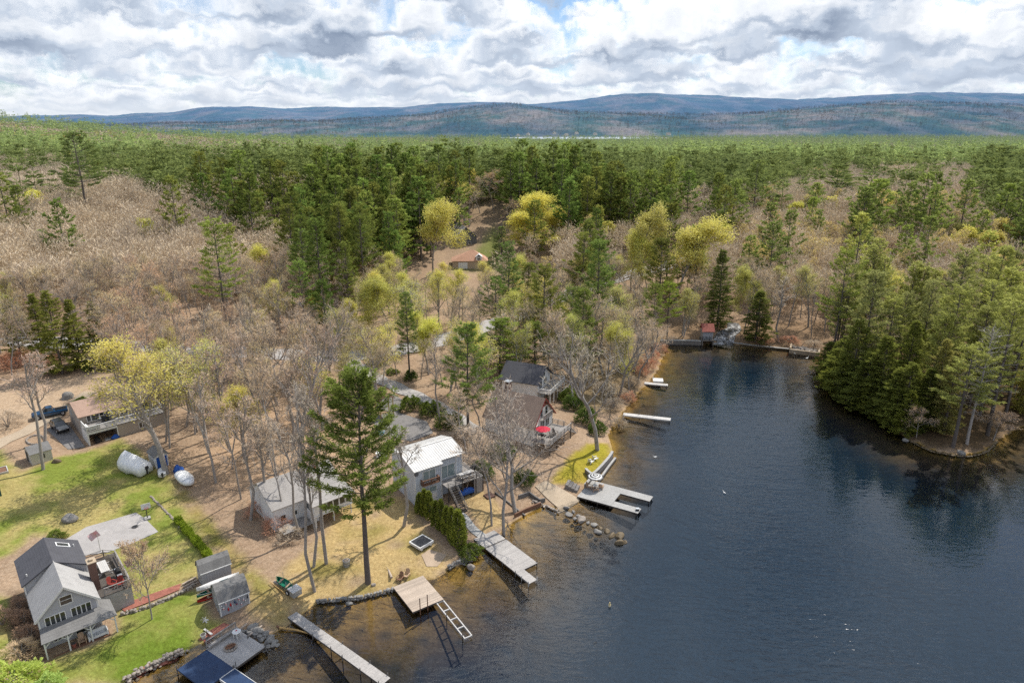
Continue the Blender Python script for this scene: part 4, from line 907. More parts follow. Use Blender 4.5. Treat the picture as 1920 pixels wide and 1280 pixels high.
# bare dock frame
a = Vector((*P(818, 1130, .35), .35)); bq = Vector((*P(871, 1197, .35), .35)); d = (bq - a); L = d.length
fr = thing('ladder_dock', 'empty ladder-like pale dock frame leading out from the plank dock', 'dock frame', (a.x, a.y, .35), math.degrees(math.atan2(d.y, d.x)))
b = MB(); b.box(0, L, .9, 1.02, -.1, .06); b.box(0, L, -.02, .1, -.1, .06); obj('rail', b, MT['whitedock'], fr)
for i, x in enumerate((.05, L * .25, L * .5, L * .74, L - .05)): b = MB(); b.box(x - .06, x + .06, .1, .9, -.09, .05); obj('crossbar', b, MT['whitedock'], fr)
for x, y in ((L * .4, -.08), (L * .95, -.08)): b = MB(); b.tube([(x, y, -2.5), (x, y, .4)], [.05, .05], 6); obj('post', b, MT['darkmetal'], fr)
# middle dock: wide platform with narrow finger
A1 = P(888, 1010, .5); B1 = P(968, 1074, .5)
dk3 = dock('wide gray dock with a narrow finger below the arborvitae hedge', A1, B1, 3.6, .5, 'palewood', [(.25, -1, .02), (.98, 1, .3), (.7, -1, .1), (.99, -1, .35)], side=-1)
ang = dk3.rotation_euler.z; Lm = (Vector(B1) - Vector(A1)).length
b = MB(); boards(b, Lm + .02, Lm + 2.7, .02, 1.3, .5, 'y'); b.box(Lm, Lm + 2.7, .05, .12, .25, .45); b.box(Lm, Lm + 2.7, 1.2, 1.27, .25, .45); obj('finger', b, MT['palewood'], dk3)
for x, y in ((Lm + 2.6, -.06), (Lm + 1.2, -.06), (Lm + 2.6, 1.36)): b = MB(); b.tube([(x, y, -3), (x, y, .85)], [.05, .05], 6); obj('post', b, MT['whitedock'], dk3)
b = MB(); b.box(2.75, 2.85, .0, 3.6, .5, .56); obj('gangway_bar', b, MT['darkwood'], dk3)
# u shaped dock by the chalet
A1 = Vector((*P(1082, 930, .55), 0)); B1 = Vector((*P(1196, 962, .55), 0)); d = (B1 - A1); L = d.length
dk4 = thing('dock', 'smooth gray U shaped dock with boat slip and striped parasol', 'dock', A1, math.degrees(math.atan2(d.y, d.x)))
b = MB(); boards(b, 0, 5.6, 0, 5.9, .55, 'x', .14); obj('deck_boards', b, MT['concrete'], dk4)
b = MB(); boards(b, 5.62, L, 0, 1.55, .55, 'x', .14); obj('finger', b, MT['concrete'], dk4)
b = MB(); boards(b, 5.62, L + .4, 4.2, 5.9, .55, 'x', .14); obj('finger', b, MT['concrete'], dk4)
b = MB()
for y0, y1, x1 in ((.02, .1, L), (5.8, 5.88, L + .4), (1.45, 1.53, L), (4.22, 4.3, L + .4)): b.box(0 if y0 in (.02, 5.8) else 5.6, x1, y0, y1, .28, .5)
b.box(5.52, 5.6, .1, 5.8, .28, .5); b.box(.02, .1, .1, 5.8, .28, .5); obj('deck_frame', b, MT['darkwood'], dk4)
for x, y in ((1.5, .1), (3.4, .1), (5.5, .1), (L - .3, .2), (L - .3, 1.4), (L + .2, 4.4), (L + .2, 5.7)): b = MB(); b.tube([(x, y, -3), (x, y, .5)], [.08, .08], 7); obj('post', b, MT['darkwood'], dk4)
q4 = lambda x, y: child_spot(dk4, x, y, .55)
parasol(q4(1.35, 3.9), 1.35, 2.35, [MT['white'], MT['darkmetal']], 'black and white striped parasol on the U shaped dock', 10, 0, .4)
for i, (x, y, r) in enumerate(((.7, 3.2, 60), (1.9, 2.9, 100), (2.3, 4.2, 160))): lounge_chair(q4(x, y), r, ('tan adirondack chair left of the striped parasol pole', 'tan adirondack chair in front of the striped parasol', 'tan adirondack chair at the slip side of the striped parasol')[i], 'tan', 'adirondack_chair', 'tan chairs under the striped parasol')
tb = thing('side_table', 'small round white table under the striped parasol', 'table', q4(1.4, 3.8), 0); b = MB(); b.cyl((0, 0, .5), .4, .04, 12); obj('table_top', b, MT['white'], tb); b = MB(); b.cyl((0, 0, 0), .06, .5, 8); obj('leg', b, MT['white'], tb)
mo = thing('boat_cleat_box', 'small dark box at the outer end of the U shaped dock finger', 'box', q4(L - .35, .8), 0); b = MB(); b.box(-.22, .22, -.2, .2, 0, .3); obj('bin', b, MT['darkmetal'], mo); b = MB(); b.box(-.25, .25, -.23, .23, .3, .36); obj('lid', b, MT['metal'], mo)
dock('slim pale dock below the leaning bare tree with two thin poles', P(1168, 778, .5), P(1257, 788, .5), 1.3, .5, 'whitedock', [(.34, 1, 1.0), (.66, 1, 1.0), (.02, -1, .2), (.98, -1, -.05)], side=-1)
dk6 = dock('short pale dock with a white float in front of the forest house', P(1208, 719, .4), P(1252, 723, .4), 1.2, .4, 'whitedock', [(.95, -1, .1)], side=-1)
b = MB(); q = Vector((*P(1234, 715, .6), 0)); fl = thing('swim_float', 'square white swim float lying on the short pale dock', 'float', (q.x, q.y, .42), -8); b.box(-1.1, 1.1, -.2, 1.7, 0, .3); obj('float_body', b, MT['canvas'], fl); b = MB(); b.box(-1.15, 1.15, -.25, 1.75, .3, .36); obj('float_deck', b, MT['white'], fl)
b = MB(); b.tube([(-1.0, 1.6, .36), (-1.0, 1.6, 1.1), (-1.0, 1.2, 1.15), (-1.0, .9, .36)], [.03] * 4, 5); obj('ladder', b, MT['metal'], fl)
# dock in the lower left: plank deck, navy covered platforms
A1 = Vector((*P(386, 1216, .7), 0)); B1 = Vector((*P(436, 1250, .7), 0)); d = B1 - A1; L = d.length
dk7 = thing('dock', 'weathered square dock with a railing bench and stacked firewood beside the navy platforms', 'dock', A1, math.degrees(math.atan2(d.y, d.x)))
b = MB(); boards(b, 0, L + .35, .0, 3.9, .7, 'x', .14); obj('deck_boards', b, MT['palewood'], dk7)
b = MB(); b.box(0, L + .35, 0, .08, .4, .65); b.box(0, L + .35, 3.82, 3.9, .4, .65); b.box(L + .27, L + .35, .08, 3.82, .4, .65); obj('deck_frame', b, MT['darkwood'], dk7)
for x, y in ((.2, 3.7), (L + .3, 3.95), (L + .3, -.05), (2.4, 3.7)): b = MB(); b.box(x - .08, x + .08, y - .08, y + .08, -3, 1.1 if x > 1 and y < 3.9 or y > 3.9 else .6); obj('post', b, MT['postwood'], dk7)
b = MB(); rail(b, (.05, .1, .7), (.05, 3.8, .7), .95, 1.8, 0, 4, .07, .14); obj('railing', b, MT['graywood'], dk7)
b = MB(); b.box(.15, .6, .1, 3.8, 1.1, 1.15)
for y in (.3, 1.9, 3.6): b.box(.2, .5, y - .05, y + .05, .7, 1.1)
obj('bench_seat', b, MT['graywood'], dk7)
dl = lambda x, y, z=.7: child_spot(dk7, x, y, z)
nv = thing('covered_platform', 'large navy covered dock platform beside the weathered square dock', 'dock', A1, math.degrees(math.atan2(d.y, d.x)))
b = MB(); b.box(.2, L + .3, -3.5, -.03, .6, .74); obj('navy_cover', b, MT['navy'], nv); b = MB(); b.box(.25, L + .25, -3.4, -.1, .35, .59); obj('platform_frame', b, MT['darkwood'], nv)
for x, y, hh in ((.15, -3.5, 1.2), (L + .1, -3.4, 1.3), (L - .6, -1.6, .0)): b = MB(); b.tube([(x, y, -3), (x, y, hh)], [.06, .06], 7); obj('post', b, MT['postwood'], nv)
nv = thing('covered_platform', 'narrower white edged navy covered dock running off the bottom edge', 'dock', dl(L + .4, 0, 0), math.degrees(math.atan2(d.y, d.x)))
b = MB(); b.box(.06, 7, -1.75, -.06, .6, .76); obj('navy_cover', b, MT['navy'], nv); b = MB(); b.box(0, 7, -1.83, -1.77, .45, .8); b.box(0, 7, -.05, .0, .45, .8); b.box(-.03, .03, -1.76, -.06, .45, .8); obj('edge_trim', b, MT['white'], nv)
b = MB(); b.tube([(.1, .1, -3), (.1, .1, 1.6)], [.04, .04], 6); obj('post', b, MT['darkmetal'], nv)
tb = thing('patio_table', 'round white table with a red drink on the weathered dock', 'table', dl(1.25, 3.1), 0); b = MB(); b.cyl((0, 0, .72), .48, .04, 16); obj('table_top', b, MT['white'], tb)
for a_ in (.4, 1.97, 3.54, 5.1): b = MB(); b.bar((.3 * math.cos(a_), .3 * math.sin(a_), .72), (.42 * math.cos(a_), .42 * math.sin(a_), 0), .06); obj('leg', b, MT['white'], tb)
cu = thing('drink_cup', 'small red cup on the round white dock table', 'cup', dl(1.15, 3.15, 1.46), 0); b = MB(); b.tube([(0, 0, 0), (0, 0, .16)], [.05, .07], 10); obj('cup_body', b, MT['redcloth'], cu); b = MB(); b.cyl((0, 0, .155), .055, .02, 10); obj('drink', b, MT['white'], cu)
fw = thing('firewood_ring', 'low round stone fire ring holding logs on the weathered dock', 'fire ring', dl(2.15, 1.6), 0)
b = MB()
for i in range(14):
    a_ = 2 * math.pi * i / 14; b.rock((.6 * math.cos(a_), .6 * math.sin(a_), .12), .17, .8, i, 1)
obj('stone_ring', b, MT['palestone'], fw)
for i, (x, y, a_) in enumerate(((-.2, .05, .9), (.05, .1, .8), (.25, -.05, 1.0), (-.05, -.15, .95), (.05, .05, .5))):
    q = dl(2.15, 1.6, .95 + (.17 if i == 4 else 0)); lg = thing('firewood_log', ('split log lying in the round fire ring', 'split log lying in the round fire ring', 'split log lying in the round fire ring', 'split log lying in the round fire ring', 'topmost log lying across the others in the fire ring')[i], 'log', (q[0] + x, q[1] + y, q[2]), math.degrees(a_), 'logs in the dock fire ring')
    b = MB(); b.tube([(-.42, 0, 0), (.42, 0, 0)], [.09, .085], 8, False); obj('bark', b, MT['brownwood'], lg)
    b = MB(); b.tube([(-.425, 0, 0), (-.41, 0, 0)], [.088, .088], 8); b.tube([(.41, 0, 0), (.425, 0, 0)], [.083, .083], 8); obj('cut_end', b, MT['freshwood'], lg)
for i, (px, py) in enumerate(((382, 1196), (386, 1200))):
    q = G(px, py); fp_ = thing('flower_pot', ('white planter pot in the red mulch behind the dock bench', 'red clay pot beside the white planter behind the dock bench')[i], 'pot', (q[0] + i * .4, q[1] - i * .3, q[2]), 0); b = MB(); b.tube([(0, 0, 0), (0, 0, .5), (0, 0, .55)], [.2, .28, .32], 10); obj('pot', b, MT['white' if i == 0 else 'rust'], fp_); b = MB(); b.cyl((0, 0, .53), .27, .04, 10); obj('soil', b, MT['darkwood'], fp_)
q = G(388, 1188); wg = thing('wind_spinner', 'thin garden wind spinner with pale blades on the lawn by the dock', 'spinner', q, 0)
b = MB(); b.tube([(0, 0, 0), (0, 0, 2.0)], [.025, .02], 6); obj('pole', b, MT['darkmetal'], wg); b = MB()
for i in range(6): a_ = i * math.pi / 3; b.obox((.25 * math.cos(a_), -.03, 2.0 + .25 * math.sin(a_)), (.2 * math.cos(a_), 0, .2 * math.sin(a_)), (.06 * -math.sin(a_), .03, .06 * math.cos(a_)), (0, .004, 0))
obj('blade', b, MT['white'], wg)
b = MB(); p0 = G(383, 1180); p1 = G(396, 1192); lp = thing('plank', 'loose pale plank leaning at the dock bench corner', 'plank', (p0[0], p0[1], p0[2] + .1), math.degrees(math.atan2(p1[1] - p0[1], p1[0] - p0[0]))); b.box(0, 1.6, -.12, .12, 0, .05); obj('board', b, MT['whitedock'], lp); b = MB(); b.box(.1, .2, -.12, .12, -.1, 0); obj('cleat', b, MT['graywood'], lp)
for i, (a_, c_) in enumerate((((440, 1187), (464, 1172)), ((455, 1199), (492, 1176)))):
    p0 = W(*a_, .55); p1 = G(*c_); b = MB(); b.bar((0, 0, 0), (p1[0] - p0[0], p1[1] - p0[1], p1[2] + .3 - p0[2]), .18, .1); bm_ = thing('dock_beam', ('short pale beam from the square dock to the rocks', 'longer pale beam from the square dock over the rock pile')[i], 'beam', p0, 0); obj('beam_timber', b, MT['freshwood'], bm_); b = MB(); b.box(-.1, .1, -.1, .1, -.15, -.06); obj('bracket', b, MT['darkmetal'], bm_)

# ---------------------------------------------------------------- canoes beside the sheds
def canoe(name, label, loc, rot, L, W_, mats, up=False, group=None, depth=.42, roll=0, open_=True):
    t = thing(name, label, 'boat', loc, rot, group); t.rotation_euler = (R(roll), 0, R(rot))
    def ring(x, k):
        wv = W_ / 2 * (1 - abs(2 * x / L) ** 2.3) + .015; dz = depth * (.82 + .25 * abs(2 * x / L) ** 3); n = 9
        return [(x, wv * k * math.cos(a), dz * (1 - k * math.sin(a)) if True else 0) for a in np.linspace(0, math.pi, n)]
    b = MB(); xs = np.linspace(-L / 2, L / 2, 13)
    rr = [ring(x, 1) for x in xs]
    for i in range(12):
        for j in range(8): b.face([rr[i][j], rr[i + 1][j], rr[i + 1][j + 1], rr[i][j + 1]])
    h = obj('hull', b, mats[0], t, True)
    b = MB(); 
    for s in (0, 8): b.tube([r_[s] for r_ in rr], [.03] * 13, 5)
    obj('gunwale', b, mats[1], t)
    b = MB()
    for x in (-L * .22, L * .2): b.box(x - .12, x + .12, -W_ * .4, W_ * .4, depth * .75, depth * .8)
    obj('seat', b, MT['tan'], t)
    return t
base = Vector(S1.location); uu = Vector((math.cos(R(38)), math.sin(R(38)), 0)); vv = Vector((-uu.y, uu.x, 0))
# rack between the sheds
rk = thing('canoe_rack', 'timber boat rack between the two gray sheds', 'rack', base + vv * 3.75 + uu * .1, 38)
b = MB()
for x in (.3, 2.9):
    for y in (-.3, .55): b.box(x - .05, x + .05, y - .05, y + .05, -.6, 2.2)
obj('post', b, MT['postwood'], rk); b = MB()
for x in (.3, 2.9):
    for z in (.25, 1.0, 1.85): b.box(x - .04, x + .04, -.45, .6, z, z + .08)
obj('crossbar', b, MT['postwood'], rk)
c = base + vv * 3.8 + uu * 1.0
canoe('canoe', 'upturned white canoe, topmost on the rack between the sheds', (c.x, c.y, base.z + 2.45), 38, 5.0, .9, [MT['canvas'], MT['white']], roll=180)
c = base + vv * 3.7 + uu * .8
canoe('canoe', 'green canoe on the middle tier of the rack between the sheds', (c.x, c.y, base.z + 1.1), 38, 4.8, .85, [MT['green'], MT['offwhite']])
canoe('kayak', 'red kayak on the lowest tier of the rack between the sheds', (c.x - .1, c.y - .1, base.z + .35), 38, 4.6, .75, [MT['red'], MT['redtrim']])

# green canoe on the small trailer, ladder and gray box
g0 = Vector(G(522, 1088)); g1 = Vector(G(551, 1116)); d = g1 - g0; an = math.degrees(math.atan2(d.y, d.x)); c = (g0 + g1) / 2
tl = thing('boat_trailer', 'small wheeled boat trailer with upright bars on the leafy shore', 'trailer', (c.x, c.y, c.z), an)
b = MB(); b.box(-1.9, 1.9, -.5, -.42, .35, .43); b.box(-1.9, 1.9, .42, .5, .35, .43)
for x in (-1.2, .8): b.box(x - .04, x + .04, -.42, .42, .35, .43); 
for x, y in ((-1.2, .46), (.8, .46), (-.2, -.46), (.9, -.46)): b.tube([(x, y, .4), (x, y, 1.5)], [.03, .03], 6)
obj('frame', b, MT['metal'], tl)
for y in (-.62, .62):
    b = MB(); b.tube([(1.35, y - .09, .33), (1.35, y + .09, .33)], [.34, .34], 14); tw = obj('wheel', b, MT['black'], tl); b = MB(); b.tube([(1.35, y - .1, .33), (1.35, y + .1, .33)], [.19, .19], 10); obj('rim', b, MT['white'], tw)
canoe('canoe', 'dark green canoe resting on the boat trailer by the shore', (c.x, c.y, c.z + .5), an, 3.6, .9, [MT['green'], MT['green']], roll=18)
gb = child_spot(tl, 2.0, .0, .15); bx = thing('dock_box', 'gray plastic dock box at the end of the green canoe trailer', 'box', gb, an)
b = MB(); b.box(-.55, .55, -.6, .6, -.1, .7); obj('bin', b, MT['metal'], bx); b = MB(); b.slab([(-.6, -.66, .8), (.6, -.66, .72), (.6, .66, .72), (-.6, .66, .8)], .08); obj('lid', b, MT['whitedock'], bx)
gl = child_spot(tl, -.3, -.9, .3); ld = thing('ladder', 'yellow wooden ladder hung on the side of the boat trailer', 'ladder', gl, an)
b = MB(); b.bar((-1.5, 0, 0), (1.5, 0, 0), .06, .08); b.bar((-1.5, -.18, .36), (1.5, -.18, .36), .06, .08); obj('rail', b, MT['yellowwood'], ld); b = MB()
for i in range(11): b.bar((-1.4 + i * .28, 0, 0), (-1.4 + i * .28, -.18, .36), .045)
obj('rung', b, MT['yellowwood'], ld)

# ---------------------------------------------------------------- boats on the lawn by the boat shed
g0 = Vector(G(228, 874)); g1 = Vector(G(282, 893)); d = g1 - g0; an = math.degrees(math.atan2(d.y, d.x)); c = (g0 + g1) / 2
cb = thing('covered_boat', 'motorboat shrouded in a peaked white cover on its trailer', 'boat', (c.x, c.y, c.z), an)
sec = []
for x, wv, zt_, zs in ((-3.1, .35, 1.8, 1.4), (-2.7, 1.0, 2.6, 1.6), (-1.7, 1.3, 3.4, 1.8), (-.4, 1.35, 3.15, 1.85), (.9, 1.3, 2.7, 1.75), (2.0, 1.22, 2.25, 1.6), (2.6, 1.1, 1.8, 1.4)):
    lo = .25 + .18 * math.sin(x * 2.2)
    sec.append([(x, -wv * .98, lo), (x, -wv * 1.05, zs * .7), (x, -wv * .95, zs), (x, -wv * .45, (zs + zt_) / 2 + .12), (x, 0, zt_), (x, wv * .45, (zs + zt_) / 2 + .12), (x, wv * .95, zs), (x, wv * 1.05, zs * .7), (x, wv * .98, lo + .1)])
b = MB(); b.loft(sec); obj('boat_cover', b, MT['tarp'], cb, True)
b = MB(); b.box(-2.6, 2.2, -.06, .06, .3, .42); b.box(.3, 2.4, -.9, -.82, .35, .45); b.box(.3, 2.4, .82, .9, .35, .45); b.box(1.2, 1.3, -.95, .95, .28, .36); obj('trailer_frame', b, MT['metal'], cb)
for y in (-1.0, 1.0): b = MB(); b.tube([(1.25, y - .1, .32), (1.25, y + .1, .32)], [.33, .33], 12); tw = obj('wheel', b, MT['black'], cb); b = MB(); b.tube([(1.25, y - .11, .32), (1.25, y + .11, .32)], [.17, .17], 10); obj('rim', b, MT['metal'], tw)
b = MB(); b.box(2.45, 2.9, -.22, .22, 1.0, 1.5); b.box(2.55, 2.75, -.1, .1, .25, 1.0); b.box(2.5, 3.0, -.05, .05, .3, .4); obj('outboard_motor', b, MT['darkmetal'], cb)
b = MB(); b.box(2.05, 2.48, -.95, .95, .55, 1.0); obj('transom', b, MT['brownwood'], cb)
g = Vector(G(304, 889)); dg = thing('dinghy', 'short pale dinghy with small motor below the blue shed door', 'boat', (g.x, g.y, g.z + .1), -60)
b = MB()
xs = np.linspace(-1.4, 1.4, 9); rr = []
for x in xs:
    wv = .62 * (1 - max(0, -x / 1.45) ** 2.5); rr.append([(x, wv * math.cos(a), .5 - .5 * math.sin(a) * (.9 if x > -1.2 else .5)) for a in np.linspace(0, math.pi, 8)])
for i in range(8):
    for j in range(7): b.face([rr[i][j], rr[i + 1][j], rr[i + 1][j + 1], rr[i][j + 1]])
b.face(rr[8]); obj('hull', b, MT['canvas'], dg, True); b = MB()
b.loft([[(x, (.58 * (1 - max(0, -x / 1.45) ** 2.5)) * math.cos(a), .52 + .12 * math.sin(a)) for a in np.linspace(0, math.pi, 6)] for x in xs[1:]]); obj('cover', b, MT['white'], dg, True)
b = MB(); b.box(1.42, 1.75, -.15, .15, .4, .85); b.box(1.5, 1.62, -.06, .06, -.05, .4); obj('outboard_motor', b, MT['darkmetal'], dg)
g0 = Vector(G(338, 892)); g1 = Vector(G(360, 917)); d = g1 - g0; an = math.degrees(math.atan2(d.y, d.x)); c = (g0 + g1) / 2
cb = thing('covered_boat', 'long narrow boat under a flat white cover at the leafy lawn edge', 'boat', (c.x, c.y, c.z + .2), an)
sec = []
for x, k in ((-2.3, .9), (-1.9, 1.0), (-.8, 1.05), (.4, 1.05), (1.4, .85), (2.0, .6), (2.4, .22)): sec.append([(x, -.95 * k, .15 + .25 * (1 - k)), (x, -1.0 * k, .7), (x, -.55 * k, .95), (x, 0, 1.05), (x, .55 * k, .95), (x, 1.0 * k, .7), (x, .95 * k, .15 + .25 * (1 - k))])
b = MB(); b.loft(sec); obj('boat_cover', b, MT['tarp'], cb, True)
b = MB()
for x in (-1.2, .3, 1.3): b.tube([(x, -1.0, .72), (x, -.55, .99), (x, 0, 1.09), (x, .55, .99), (x, 1.0, .72)], [.025] * 5, 4)
obj('strap', b, MT['metal'], cb)
b = MB(); b.box(-2.2, 1.6, -.06, .06, -.15, -.02); b.box(-1.0, -.9, -.9, .9, -.15, -.02); obj('trailer_frame', b, MT['metal'], cb)
g = Vector(G(333, 888)); bt = thing('tarp_bundle', 'bright blue tarp heaped beside the big yellow budding tree', 'tarp', (g.x, g.y + .6, g.z), an)
b = MB(); b.loft([[(x, .8 * k * math.cos(a), max(0, .95 * k * math.sin(a)) * (1 + .25 * math.sin(3 * a + x * 4))) for a in np.linspace(-.2, math.pi + .2, 10)] for x, k in ((-1.2, .3), (-.8, .9), (0, 1.0), (.7, .8), (1.1, .4))]); obj('tarp_folds', b, MT['bluetarp'], bt)
b = MB(); b.box(-.9, .9, -.5, .5, -.05, .1); obj('pallet', b, MT['graywood'], bt)
g = Vector(G(714, 812)); bt = thing('tarp_bundle', 'pale blue tarp draped on a heap by the parking pad', 'tarp', (g.x, g.y, g.z), 20)
b = MB(); b.rock((0, 0, .4), 1.1, .6, 5, 3); obj('tarp_folds', b, MT['skytarp'], bt, True); b = MB(); b.box(-1.3, 1.3, -.5, .5, -.1, .12); obj('pallet', b, MT['graywood'], bt)
g = Vector(G(729, 838)); bx = thing('utility_box', 'white utility box with dark lid hole on the tan ground above the metal roof', 'box', g, 30); b = MB(); b.box(-.6, .6, -.5, .5, -.1, .5); obj('bin', b, MT['white'], bx); b = MB(); b.cyl((0, 0, .5), .18, .03, 10); obj('hole_cover', b, MT['darkmetal'], bx)
g = Vector(G(716, 855)); bx = thing('storage_bench', 'white flat topped storage bench beside the pale blue house corner', 'box', g, 10); b = MB(); b.box(-.9, .9, -.45, .45, -.1, .7); obj('bin', b, MT['offwhite'], bx); b = MB(); b.box(-1.0, 1.0, -.5, .5, .7, .78); obj('lid', b, MT['white'], bx)

# ---------------------------------------------------------------- cars
def car(name, label, loc, rot, paint, pickup=False):
    t = thing(name, label, 'car', loc, rot); L = 4.6 if not pickup else 5.6; h = L / 2; Wd = .93
    def sect(x, z0, z1, w0, w1): return [(x, -w0, z0), (x, -w1, z1 * .55 + z0 * .45), (x, -w1, z1 - .08), (x, -w1 + .12, z1), (x, w1 - .12, z1), (x, w1, z1 - .08), (x, w1, z1 * .55 + z0 * .45), (x, w0, z0)]
    b = MB()
    if not pickup: ST = [(-h, .5, .95, .7, .8), (-h + .1, .38, 1.08, .8, .9), (-h + .8, .3, 1.1, .84, Wd), (0, .28, 1.08, .86, Wd), (h - 1.4, .3, 1.06, .86, Wd), (h - .5, .32, .96, .84, .92), (h - .1, .4, .84, .78, .84), (h, .5, .7, .6, .7)]
    else: ST = [(-h, .6, 1.05, .8, .9), (-h + .1, .5, 1.12, .84, Wd + .04), (0, .42, 1.15, .88, Wd + .04), (h - 1.5, .42, 1.15, .88, Wd + .04), (h - .3, .45, 1.08, .86, .95), (h, .55, .95, .75, .85)]
    b.loft([sect(*s) for s in ST]); obj('body', b, MT[paint], t, False)
    r0, r1 = ((-h + .25, h - 1.35) if not pickup else (-.7, h - 1.5))
    zt = 1.68 if not pickup else 1.85; zb = 1.05
    b = MB(); b.loft([[(r0, -.84, zb), (r0 + .35, -.68, zt - .05), (r1 - .75, -.68, zt - .05), (r1, -.84, zb)], [(r0, .84, zb), (r0 + .35, .68, zt - .05), (r1 - .75, .68, zt - .05), (r1, .84, zb)]]); obj('window', b, MT['glass'], t)
    b = MB(); b.box(r0 + .3, r1 - .78, -.7, .7, zt - .06, zt)
    for s in (-1, 1):
        for xa, xb in ((r0, r0 + .35), (r1, r1 - .75)): b.bar((xa, s * .85, zb), (xb, s * .69, zt - .03), .07, .07)
        b.bar(((r0 + r1) / 2 - .2, s * .855, zb), ((r0 + r1) / 2 - .25, s * .69, zt - .03), .07, .05)
    obj('roof', b, MT[paint], t)
    if pickup: b = MB(); b.box(-h + .15, -.85, -.78, .78, 1.14, 1.17); obj('bed_cover', b, MT['black'], t)
    wr = .35 if not pickup else .4
    for x in (-h + .85, h - .9):
        for s in (-1, 1):
            b = MB(); b.tube([(x, s * .72, wr), (x, s * .95, wr)], [wr, wr], 16); w = obj('wheel', b, MT['black'], t); b = MB(); b.tube([(x, s * .94, wr), (x, s * .965, wr)], [wr * .62, wr * .55], 12); obj('rim', b, MT['metal'], w)
    for s in (-1, 1):
        b = MB(); b.box(h - .16, h - .03, s * .62 - .15, s * .62 + .15, .72, .84); obj('headlight', b, MT['white'], t)
        b = MB(); b.box(-h - .01, -h + .1, s * .72 - .1, s * .72 + .1, .75, 1.0); obj('taillight', b, MT['red'], t)
        b = MB(); b.box(r1 - .2, r1, s * .98 - .1, s * .98 + .1, 1.02, 1.17); obj('mirror', b, MT[paint], t)
    b = MB(); b.box(h - .03, h + .02, -.45, .45, .5, .68); obj('grille', b, MT['darkmetal'], t)
    return t
g = Vector(G(113, 806)); car('parked_car', 'black SUV parked nose toward the pond on the paved pad beside the taupe house', g + Vector((0, 0, .09)), -40, 'carblack')
g = Vector(G(95, 780)); car('pickup_truck', 'dark blue pickup truck parked behind the black SUV on the dirt', g + Vector((0, 0, .05)), -145, 'carblue', True)

# ---------------------------------------------------------------- garden and shore things
g = Vector(G(277, 973)); bh = thing('basketball_hoop', 'basketball hoop on a dark pole at the edge of the paved court', 'hoop', g, 35); zt = Zat(g.x, g.y, 946) - g.z
b = MB(); b.tube([(0, 0, 0), (0, 0, zt - .6), (0, -.6, zt)], [.06, .06, .05], 7); obj('pole', b, MT['darkmetal'], bh); b = MB(); b.box(-.6, .6, -.68, -.62, zt - .3, zt + .5); obj('backboard', b, MT['offwhite'], bh)
b = MB(); b.tube([(.23 * math.cos(a_), -.93 + .23 * math.sin(a_), zt - .1) for a_ in np.linspace(0, 2 * math.pi, 13)], [.02] * 13, 5); obj('rim', b, MT['redcloth'], bh); b = MB(); b.box(-.4, .4, -.3, .5, 0, .25); obj('base', b, MT['concrete'], bh)
g = Vector(G(253, 988)); b = MB(); b.cyl((0, 0, .1), .38, .03, 16); mh = thing('manhole_cover', 'round dark manhole cover in the paved court', 'manhole', g, 0); obj('cover_plate', b, MT['darkmetal'], mh); b = MB(); b.tube([(.42 * math.cos(a_), .42 * math.sin(a_), .1) for a_ in np.linspace(0, 2 * math.pi, 17)], [.03] * 17, 5); obj('rim', b, MT['oldconcrete'], mh)
g = Vector(G(650, 1060)); bk = thing('fire_barrel', 'gray metal barrel standing on the dry lawn beside the tall pine trunk', 'barrel', g, 0)
b = MB(); b.tube([(0, 0, 0), (0, 0, .25), (0, 0, .5), (0, 0, .85), (0, 0, .85)], [.42, .44, .44, .46, .38], 18); obj('barrel_body', b, MT['metal'], bk); b = MB()
for z in (.28, .56): b.tube([(.455 * math.cos(a_), .455 * math.sin(a_), z) for a_ in np.linspace(0, 2 * math.pi, 19)], [.02] * 19, 5)
obj('hoop', b, MT['darkmetal'], bk); b = MB(); b.cyl((0, 0, .84), .38, .03, 14); obj('ash', b, MT['dirt'], bk)
q0 = Vector(G(767, 1022)); q1 = Vector(G(788, 1037)); q2 = Vector(G(811, 1020)); d = q1 - q0; an = math.degrees(math.atan2(d.y, d.x))
rf = thing('swim_raft', 'white framed square swim raft with black mat lying on the shore', 'raft', (q0.x, q0.y, q0.z + .05), an); L1 = d.length; L2 = (q2 - q1).length
b = MB(); b.box(0, L1, 0, .14, .2, .55); b.box(0, L1, L2 - .14, L2, .2, .55); b.box(0, .14, .14, L2 - .14, .2, .55); b.box(L1 - .14, L1, .14, L2 - .14, .2, .55); obj('frame', b, MT['white'], rf)
b = MB(); b.box(.15, L1 - .15, .15, L2 - .15, .38, .5); obj('mat', b, M('raft_mat', (.05, .052, .058), (.035, .036, .04), .9), rf); b = MB()
for x, y in ((.4, .4), (L1 - .4, .4), (.4, L2 - .4), (L1 - .4, L2 - .4)): b.tube([(x - .3, y, .1), (x + .3, y, .1)], [.2, .2], 10)
obj('float_barrel', b, MT['canvas'], rf)
lounge_chair(Vector(G(750, 1088)), -20, 'wooden slatted lounger nearer the log beside the plank dock', 'brownwood', 'wooden_lounger', 'two wooden loungers')
lounge_chair(Vector(G(762, 1082)), -20, 'paler wooden slatted lounger nearer the plank dock', 'tan', 'wooden_lounger', 'two wooden loungers')
g = Vector(G(733, 1078)); lg = thing('driftwood_log', 'pale barkless log propped beside the wooden loungers', 'log', g, 0); b = MB(); b.tube([(-.9, 1.6, .15), (-.4, .7, .2), (0, -.2, .18), (.2, -.7, .16)], [.09, .13, .16, .17], 8); obj('log_trunk', b, MT['freshwood'], lg); b = MB(); b.tube([(-.4, .7, .25), (-.7, .9, .7)], [.05, .02], 6); obj('branch_stub', b, MT['freshwood'], lg)
